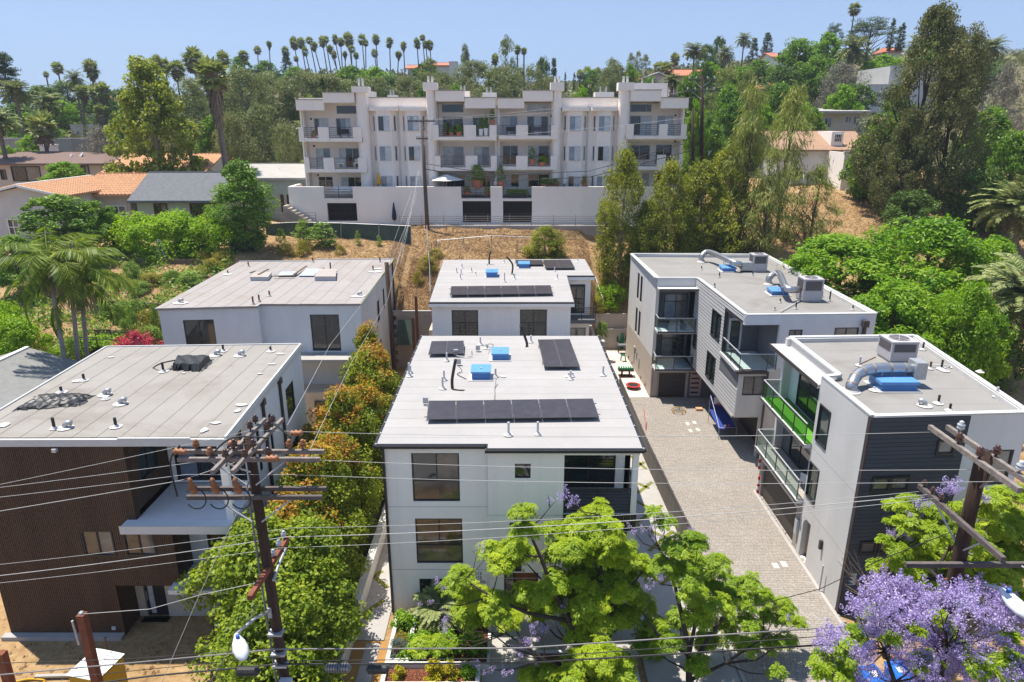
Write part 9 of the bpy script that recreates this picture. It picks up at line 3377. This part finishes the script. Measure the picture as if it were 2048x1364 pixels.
for i,(px,yt,Y,w,lb)in enumerate(((560,455,66,26,'slim green sapling at the left end of the screen fence'),(603,437,67,40,'pale green sapling against the screen fence'),(640,443,67.5,70,'feathery green shrub against the screen fence'),(714,460,68,14,'single young sapling before the screen fence'),(757,470,67.5,14,'thin yellow-green weed before the screen fence'))):
 TY('sapling',0,px,yt,Y,w,lb,'sapling',group='saplings before the screen fence',cat='sapling',rz=i)
for i,(px,yt,Y,w,lb)in enumerate(((605,478,65,40,'dry yellow weed clump on the slope below the saplings'),(575,485,64.5,30,'dry weed clump at the left of the slope'),(680,488,65,26,'small dry weed clump on the slope middle'),(855,510,64,50,'dry weeds left of the rear house roof'),(835,540,62,26,'dry weeds below the chain-link fence corner'),(870,498,66,40,'dry weeds along the chain-link fence'))):
 TY('goldshrub',0,px,yt,Y,w,lb,'dry_weed',group='dry weed clumps on the slope',cat='weeds',rz=i)
TY('euc',1,1092,452,65,95,'round yellow-green bush on the slope behind the rear house','slope_bush',ybase=525,cat='bush')
TY('lime',1,1225,560,64.5,60,'lime shrub between the rear house and the grey building','lime_shrub',cat='shrub')
TY('euc',2,1215,545,66.5,55,'yellow-green bush above the patio retaining wall','slope_bush',ybase=640,cat='bush')
TY('goldshrub',0,1200,590,63.8,34,'golden shrub beside the rear house balcony','golden_shrub',cat='shrub')
TY('shrub',1,1205,640,59.6,26,'small leafy shrub in the beige patio planter','planter_shrub',ybase=668,cat='shrub')
# hedges
for i,(px,yt,Y,w,h,lb)in enumerate(((215,425,63.5,120,70,'bright hedge clump, left end, below the tiled roofs'),(285,420,63.2,130,70,'bright hedge clump below the grey bungalow, left'),(350,418,63.0,130,72,'bright hedge clump below the grey bungalow, middle'),(410,420,63.0,110,72,'bright hedge clump below the grey bungalow, right'))):
 TY('lime',i,px,yt,Y,w*1.05,lb,'hedge',group='hedge under the bungalow',cat='hedge',rz=i*2.0,ybase=515)
TY('laurel',0,477,318,65,128,'dense upright laurel tree right of the bungalow','laurel_tree',ybase=492)
TY('broad',0,100,388,60,150,'bushy olive-green shrub mass above the king palms','broad_shrub',ybase=480,cat='bush')
TY('broad',1,180,400,62,90,'green bush left of the bright hedge','broad_shrub',ybase=475,cat='bush')
TY('lime',0,22,628,44,130,'bright lime hedge at the left edge below the palms','lime_hedge',ybase=745,cat='hedge',rz=1)
TY('lime',1,-10,590,48,90,'lime bush at the left edge beside the palm fronds','lime_hedge',ybase=700,cat='hedge',rz=2)
TY('broadlime',0,125,322,78,92,'small bright citrus tree before the beige hip-roofed house','citrus_tree',ybase=372)
TY('broad',2,20,470,55,120,'green bush under the grey gable at the left edge','broad_shrub',ybase=560,cat='bush')
# right side
TY('bright',0,1690,468,55,300,'wide bright green tree behind the grey building roof','broadleaf_tree',rz=.5)
TY('bright',1,1870,432,54,300,'tall bright green tree right of the grey building','broadleaf_tree',rz=2)
TY('bright',0,1800,560,46,260,'bright green tree nearest the navy building roof','broadleaf_tree',rz=4)
TY('bright',1,1950,560,43,170,'dark-hollowed green tree at the right edge behind the navy roof','broadleaf_tree',rz=1)
TY('broadlime',1,1995,470,58,130,'green tree under the date palm at the right edge','broadleaf_tree')
TY('broaddeep',0,2020,600,47,130,'dark shrub mass at the right edge','dark_tree')
TY('euc',0,1252,298,66,112,'golden eucalyptus right of the rear house, before the garage wall','eucalyptus',ybase=560)
TY('euc',1,1345,322,67,125,'golden-green eucalyptus behind the grey building, left','eucalyptus',ybase=560)
TY('euc',2,1415,325,68,150,'golden-green eucalyptus behind the grey building, below the poles','eucalyptus',ybase=560)
TY('euc',0,1300,400,65.5,100,'low olive eucalyptus beside the walkway wall','eucalyptus',ybase=560,rz=2)
TY('euc',1,1460,290,71,130,'pale eucalyptus left of the she-oaks','eucalyptus',ybase=530,rz=1)
TY('sheoak',0,1512,158,70,120,'tall she-oak, left of the two behind the grey building','she_oak',ybase=545)
TY('sheoak',1,1592,168,72,140,'tall she-oak, right of the two, before the cottage','she_oak',ybase=540)
TY('sheoak',0,1545,290,67,100,'shorter she-oak between the two tall ones','she_oak',ybase=540,rz=2)
TY('sheoak',1,1640,330,69,90,'low she-oak at the edge of the bare slope','she_oak',ybase=520,rz=1)
TY('bigtree',0,1885,2,77,215,'huge dark olive tree towering at the right','large_tree',ybase=452)
TY('bigtree',1,1945,30,80,150,'tall dark tree merged with the huge one, right side','large_tree',ybase=452,rz=2)
TY('bigtree',0,1828,215,74,115,'brownish lower tree at the left foot of the huge one','large_tree',ybase=440,rz=3)
TY('broad',0,1775,225,82,120,'green tree left of the huge dark tree','broadleaf_tree',rz=1)
TY('broad',1,1990,210,86,130,'green tree at the right edge behind the huge tree','broadleaf_tree')
TY('broad',2,2040,260,74,120,'green tree at the right edge above the date palm','broadleaf_tree')
TY('broaddeep',1,1975,330,72,110,'dark bush at the right foot of the huge tree','dark_tree')
TY('broaddeep',0,1830,380,70,110,'dark bush at the left foot of the huge tree','dark_tree')
TY('greyolive',0,2025,120,100,110,'grey-brown tree at the right edge','grey_tree')
for i,(px,lb)in enumerate(((1714,'golden shrub under the cottage wall, left'),(1736,'golden shrub under the cottage wall, middle'),(1755,'golden shrub under the cottage wall, right'))):
 TY('goldshrub',0,px,380+i*2,83.5,22-i*3,lb,'golden_shrub',ybase=405,cat='shrub')
palm('feather',0,(VY(2035,480,66).x,66,hz(VY(2035,480,66).x,66)),VY(2035,415,66),8.6,'date palm at the right edge above the bright green tree','date_palm',r=.4)
palm('feather',1,(VY(2045,640,46).x,46,2),VY(2050,590,46),7.0,'date palm at the right edge beside the navy roof','date_palm',r=.35)
# background trees: (kind, px, top, distance, width, label)
bgt=[('conifer',0,100,125,110,'dark conifer at the left edge of the skyline'),('broaddeep',20,205,115,130,'dark green tree below the left conifer'),('broaddeep',85,170,145,100,'dark tree between the palms at the far left'),('broad',60,225,112,110,'green tree above the grey block at the left'),('broadlime',120,200,135,80,'bright green tree below the twin fan palms'),('broaddeep',130,160,160,90,'rounded dark tree on the left skyline'),('broad',165,200,150,80,'green tree behind the arched building'),('broadlime',10,290,92,70,'lime bush beside the grey block at the left edge'),('greyolive',195,247,94,105,'silver-grey tree left of the sycamore'),('sycamore',283,112,80,170,'tall yellow-green sycamore above the tiled roofs'),('olive',365,150,105,110,'olive tree right of the sycamore'),('broaddeep',385,195,120,90,'dark tree behind the skirted palm'),('olive',480,132,112,130,'olive-brown willow left of the flats, tallest'),('olive',540,140,118,130,'olive-brown willow behind the left end of the flats'),('olive',520,205,95,120,'drooping olive willow beside the flats'),('olive',455,220,92,90,'olive willow right of the skirted palm'),('olive',600,138,122,120,'olive-brown tree above the left parapet'),('olive',655,145,125,120,'olive-brown tree right of the small cypress'),('olive',570,245,90,80,'low olive willow touching the flats'),('broad',700,130,150,100,'green tree under the ridge palms'),('broadlime',750,132,155,90,'bright green tree under the ridge palms, right'),('olive',740,150,125,110,'olive tree above the plain wall field of the flats'),('broaddeep',785,150,150,70,'dark tree below the ridge palms'),('olive',815,150,128,90,'olive tree left of the second chimney'),('gum',860,112,160,60,'grey gum tree left of the villa'),('olive',880,140,130,90,'olive tree below the villa'),('olive',950,118,140,110,'grey-olive tree right of the villa'),('gum',930,87,165,34,'tall thin gum on the skyline above the flats'),('gum',1012,66,150,52,'tall gum tree on the skyline at the centre'),('olive',1000,130,130,120,'grey-olive tree below the tall gum'),('olive',1055,128,135,100,'grey-olive tree right of the tall gum'),('broaddeep',1086,110,170,40,'dark upright tree right of centre'),('conifer',1108,113,172,30,'dark pointed tree right of centre'),('olive',1095,150,140,70,'olive tree before the dark pair'),('broadlime',1165,172,105,80,'bright green bush behind the roof of the flats'),('broad',1185,138,190,60,'green tree on the centre-right saddle'),('olive',1230,122,150,80,'olive tree right of the saddle'),('broadlime',1262,125,155,50,'lime-green tree above the right chimney'),('gum',1225,112,175,40,'grey gum above the saddle'),('gum',1262,105,260,22,'small far gum on the skyline, left of three'),('gum',1277,100,260,22,'small far gum on the skyline, middle of three'),('gum',1292,108,260,24,'small far gum on the skyline, right of three'),('broad',1385,140,100,90,'dense ivy-green tree at the right end of the flats'),('broadlime',1395,195,92,60,'bright green tree under the hill poles'),('broaddeep',1415,88,190,46,'dark upright tree right of the date palms'),('broaddeep',1440,70,200,34,'dark narrow tree on the right skyline'),('conifer',1510,74,205,34,'olive conifer on the right skyline'),('conifer',1537,62,205,40,'pointed conifer on the right skyline'),('gum',1455,130,120,80,'blue-grey gum above the poles'),('broad',1480,130,125,90,'green tree above the she-oaks, left'),('broad',1600,75,150,120,'large green tree on the right hill'),('broadlime',1660,62,165,80,'bright green tree left of the dark pine'),('broad',1640,110,140,100,'green tree below the dark pine'),('darkpine',1745,30,180,120,'broad dark pine on the right skyline'),('darkpine',1672,42,200,44,'small flat-topped pine left of the dark pine'),('greyolive',1690,120,130,110,'grey-green tree on the right hill'),('broaddeep',1720,165,118,80,'dark green tree beside the modern wing'),('broadlime',1690,165,115,80,'bright tree behind the beige flats'),('broadlime',1770,108,150,110,'green tree above the modern block'),('broad',1560,165,115,90,'green tree above the cottage roof'),('broadlime',1600,190,108,80,'bright green tree left of the beige flats'),('broad',1470,200,100,90,'green tree behind the pale eucalyptus'),('broad',1430,250,92,70,'green bush behind the grey cottage'),('broad',1850,110,140,100,'green tree behind the huge dark tree'),('broaddeep',1960,100,150,110,'dark tree on the right skyline beyond the huge tree'),('broad',590,132,185,70,'green tree at the left of the ridge palms'),('broad',480,112,190,60,'bushy tree at the left end of the ridge'),('broad',530,120,195,70,'green tree on the ridge left of the palms'),('conifer',570,100,195,40,'drooping conifer at the left of the ridge palms'),('broad',850,125,195,60,'green tree under the rightmost ridge palms'),('olive',420,135,125,100,'olive tree behind the skirted palm crown'),('broaddeep',240,175,150,90,'dark tree left behind the sycamore'),('broad',330,200,130,90,'green tree right behind the sycamore'),('olive',330,250,95,90,'olive tree behind the tiled gable'),('broaddeep',205,190,130,60,'dark shrub above the grey flat building'),('olive',780,200,108,70,'olive tree just above the parapet'),('olive',690,210,105,60,'olive bush behind the left parapet'),]
for i,(k,px,yt,Y,w,lb)in enumerate(bgt):
 TY(k,i,px,yt,Y,w,lb,{'conifer':'conifer','darkpine':'pine_tree','gum':'gum_tree','olive':'willow_tree','sycamore':'sycamore'}.get(k,'hill_tree'),group='trees on the hill behind',rz=i*.9)
for i,(px,yt,Y,w,yb,lb)in enumerate(((643,152,97,17,215,'slim dark cypress behind the left parapet'),(1131,142,180,7,185,'thin cypress, left of three at the saddle'),(1149,143,185,7,180,'thin cypress, middle of three at the saddle'),(1161,145,175,8,185,'thin cypress, right of three at the saddle'),(1789,33,190,16,100,'leaning cypress, left of three on the right skyline'),(1801,50,190,12,100,'cypress, middle of three on the right skyline'),(1809,42,190,16,100,'cypress, right of three on the right skyline'))):
 TY('cypress',0,px,yt,Y,w,lb,'cypress',ybase=yb,group='cypresses on the hill',rz=i)
 # palms on the hill
def hill_palm(kind,px,yt,Y,w,label,r=.2,skirt=0,group=None,lean=0,var=0):
 t_=VY(px,yt+w*.42,Y)
 bx_=t_.x+lean
 base=(bx_,Y,hz(bx_,Y))
 palm(kind,var,base,t_,metres(w,Y,t_.z),label,'fan_palm' if kind=='fan' else 'date_palm',group,r=r,skirt=skirt)
ridge=[(515,91,20),(538,82,17),(571,94,22),(592,112,16),(588,77,21),(602,76,21),(610,95,16),(619,73,21),(628,84,20),(645,74,20),(651,71,20),(660,90,18),(668,103,17),(670,71,20),(681,75,20),(697,68,26),(703,90,20),(690,103,15),(712,105,18),(724,70,20),(731,78,16),(752,70,19),(749,99,20),(779,77,20),(807,84,20),(797,102,20),(834,78,18),(845,69,18),(852,82,17),(860,82,17)]
ORD=['first','second','third','fourth','fifth','sixth','seventh','eighth','ninth','tenth','eleventh','twelfth','thirteenth','fourteenth','fifteenth','sixteenth','seventeenth','eighteenth','nineteenth','twentieth','twenty-first','twenty-second','twenty-third','twenty-fourth','twenty-fifth','twenty-sixth','twenty-seventh','twenty-eighth','twenty-ninth','thirtieth']
ridge.sort()
rp_=random.Random(8)
for i,(px,yt,w)in enumerate(ridge):
 hill_palm('fan',px,yt,200+rp_.uniform(-8,14),w*rp_.uniform(.85,1.15),'fan palm in the ridge row, %s from the left'%ORD[i],r=.18,skirt=rp_.choice((0,.6,1.4)),group='fan palms along the ridge',lean=rp_.uniform(-.8,.8)+(1.6 if 560<px<680 else 0),var=i)
for i,(k,px,yt,Y,w,sk,lb)in enumerate((('fan',92,142,170,15,0,'small thin fan palm at the far left of the skyline'),('fan',115,124,165,27,.8,'tall fan palm at the left, second on the skyline'),('fan',182,121,140,36,2.2,'tall fan palm left of the sycamore top'),('feather',150,142,135,40,0,'feathery date palm left of the sycamore'),('fan',166,168,125,34,2,'fan palm leaning before the feathery palm'),('fan',205,165,122,36,4,'skirted fan palm beside the sycamore'),('fan',190,172,124,32,3,'fan palm crown crowded beside the sycamore'),('feather',30,155,108,62,0,'date palm in the dark trees at the far left'),('feather',95,180,112,56,0,'date palm left of the grey blocks'),('fan',85,228,94,62,1.5,'low bushy fan palm above the brown hip roof'),('feather',-5,205,88,80,0,'date palm cut by the left edge'),('fan',203,208,120,34,3,'low fan palm before the grey flat building'),('fan',313,113,145,30,2,'tall fan palm right of the sycamore top'),('fan',330,120,148,26,1.5,'second tall fan palm right of the sycamore'),('fan',352,120,140,42,2,'fan palm behind the olive tree'),('fan',388,98,135,50,2,'big-headed fan palm left of the skirted palm'),('fan',447,105,150,30,1.5,'fan palm behind the skirted palm crown'),('fan',487,100,170,24,1,'fan palm above the olive willow'),('feather',375,235,84,60,0,'feathery palm below the skirted palm'),('fan',1035,92,165,17,.8,'thin fan palm right of the tall gum, left of two'),('fan',1048,94,165,17,.8,'thin fan palm right of the tall gum, right of two'),('fan',1160,140,190,20,0,'fan palm on the saddle, left'),('fan',1175,135,195,24,0,'fan palm on the saddle, middle'),('fan',1195,138,195,22,0,'fan palm on the saddle, right'),('feather',1389,82,150,44,0,'date palm above the salmon roof, left'),('feather',1488,64,185,34,0,'date palm on the right skyline, tall'),('feather',1452,92,160,36,0,'date palm between the dark trees on the right'),('fan',1318,123,165,28,0,'bushy fan palm above the pink house, left'),('fan',1333,125,160,30,0,'bushy fan palm above the pink house, right'),('fan',1350,108,175,24,.8,'fan palm left of the date palm on the right'),('feather',1345,140,115,50,0,'date palm at the right end of the flats'),('fan',1709,6,185,27,1,'very tall fan palm on the right skyline'),('feather',1708,72,150,64,0,'star-shaped date palm on the right hill'),('feather',1832,70,170,44,0,'golden date palm right of the cypresses'),('feather',1985,70,130,56,0,'palm crown on the right skyline beyond the huge tree'),('feather',605,240,86,40,0,'yellowish palm fronds at the left wall of the flats'),('fan',990,110,160,20,1,'fan palm half hidden left of the tall gum'),('feather',1745,228,100,40,0,'banana-like palm beside the beige flats'))):
 hill_palm(k,px,yt,Y,w*1.1,lb,r=.22 if w<45 else .32,skirt=sk,lean=(-1.2 if px==166 else 0),var=i)
t_=VY(425,150,82)
bx_=VY(452,320,82).x
palm('fan',1,(bx_,82,hz(bx_,82)),t_,metres(80,82,20),'big fan palm with a long skirt of dead fronds','skirted_palm',r=.42,skirt=5.2)
# dishes on the pale roof beside the flats
for i,(px,py,lb)in enumerate(((540,348,'grey satellite dish on the pale roof, left'),(556,346,'grey satellite dish on the pale roof, right'),(142,316,'satellite dish on the brown hip roof, left'),(164,313,'satellite dish on the brown hip roof, right'))):
 p=VY(px,py,82 if px>300 else 90)
 r_=empty('satellite_dish',p-Vector((0,0,.9)),lb,'satellite dish')
 mb=MB()
 mb.tube([p-Vector((0,0,1.3)),p],.05,6)
 mb.build('mast',M['grey_metal'],r_)
 mb=MB()
 mb.lathe(p,[(.05,0),(.35,.06),(.55,.2)],12,axis=(-.5,-.5,.6))
 mb.build('dish',M['grey_metal'],r_)
r_=empty('chimney_stack',VY(95,300,97),'white chimney standing behind the brown hip roof','chimney')
a,b=VY(84,302,97),VY(110,291,97)
part_box(r_,'stack','stucco_white',a.x,b.x,96.6,97.6,a.z-2,b.z)
part_box(r_,'cap','stucco_white',a.x-.12,b.x+.12,96.5,97.7,b.z,b.z+.15)
extra=[('broad',1300,150,130,60,'green tree before the pink house'),('broadlime',1420,120,150,80,'bright tree right of the salmon roof'),('broad',1520,118,155,90,'green tree below the tall date palm'),('broaddeep',1570,130,130,90,'dark tree below the blue-windowed house'),('broad',1460,165,108,90,'green tree behind the tall hill pole'),('broadlime',1530,205,100,80,'lime tree behind the left she-oak'),('broad',1630,215,100,70,'green bush above the dormer'),('gum',1500,140,118,70,'silvery gum above the she-oaks'),('broad',1800,170,112,80,'green tree before the modern wing'),('broadlime',1880,60,160,90,'bright tree behind the huge tree top'),('broad',250,225,118,90,'green tree behind the silver-grey tree'),('broadlime',60,265,100,80,'lime shrubbery above the grey block'),('broad',420,230,100,80,'green tree behind the skirted palm trunk'),('broadlime',620,190,110,60,'yellow-green tree behind the slim cypress'),('broad',845,170,112,60,'green tree left of the second chimney top'),('broadlime',910,165,115,60,'bright tree behind the rooftop boxes')]
for i,(k,px,yt,Y,w,lb)in enumerate(extra):
 TY(k,i,px,yt,Y,w,lb,'hill_tree',group='trees on the hill behind',rz=i*1.7)
 # ------------------------------------------------------------------ the air
mb=MB()
mb.box(-950,950,-310,1650,-1.5,205)
hz_o=mb.build('haze',pm('haze_air',(1,1,1)),None,label='faint pale haze over the far hills',cat='haze',kind='stuff')
hm=hz_o.data.materials[0]
nt=hm.node_tree
nt.nodes.clear()
ho_=nt.nodes.new('ShaderNodeOutputMaterial')
pv=nt.nodes.new('ShaderNodeVolumePrincipled')
pv.inputs['Color'].default_value=(0.78,0.87,1.0,1)
pv.inputs['Density'].default_value=0.00028
pv.inputs['Anisotropy'].default_value=0.2
nt.links.new(pv.outputs[0],ho_.inputs['Volume'])
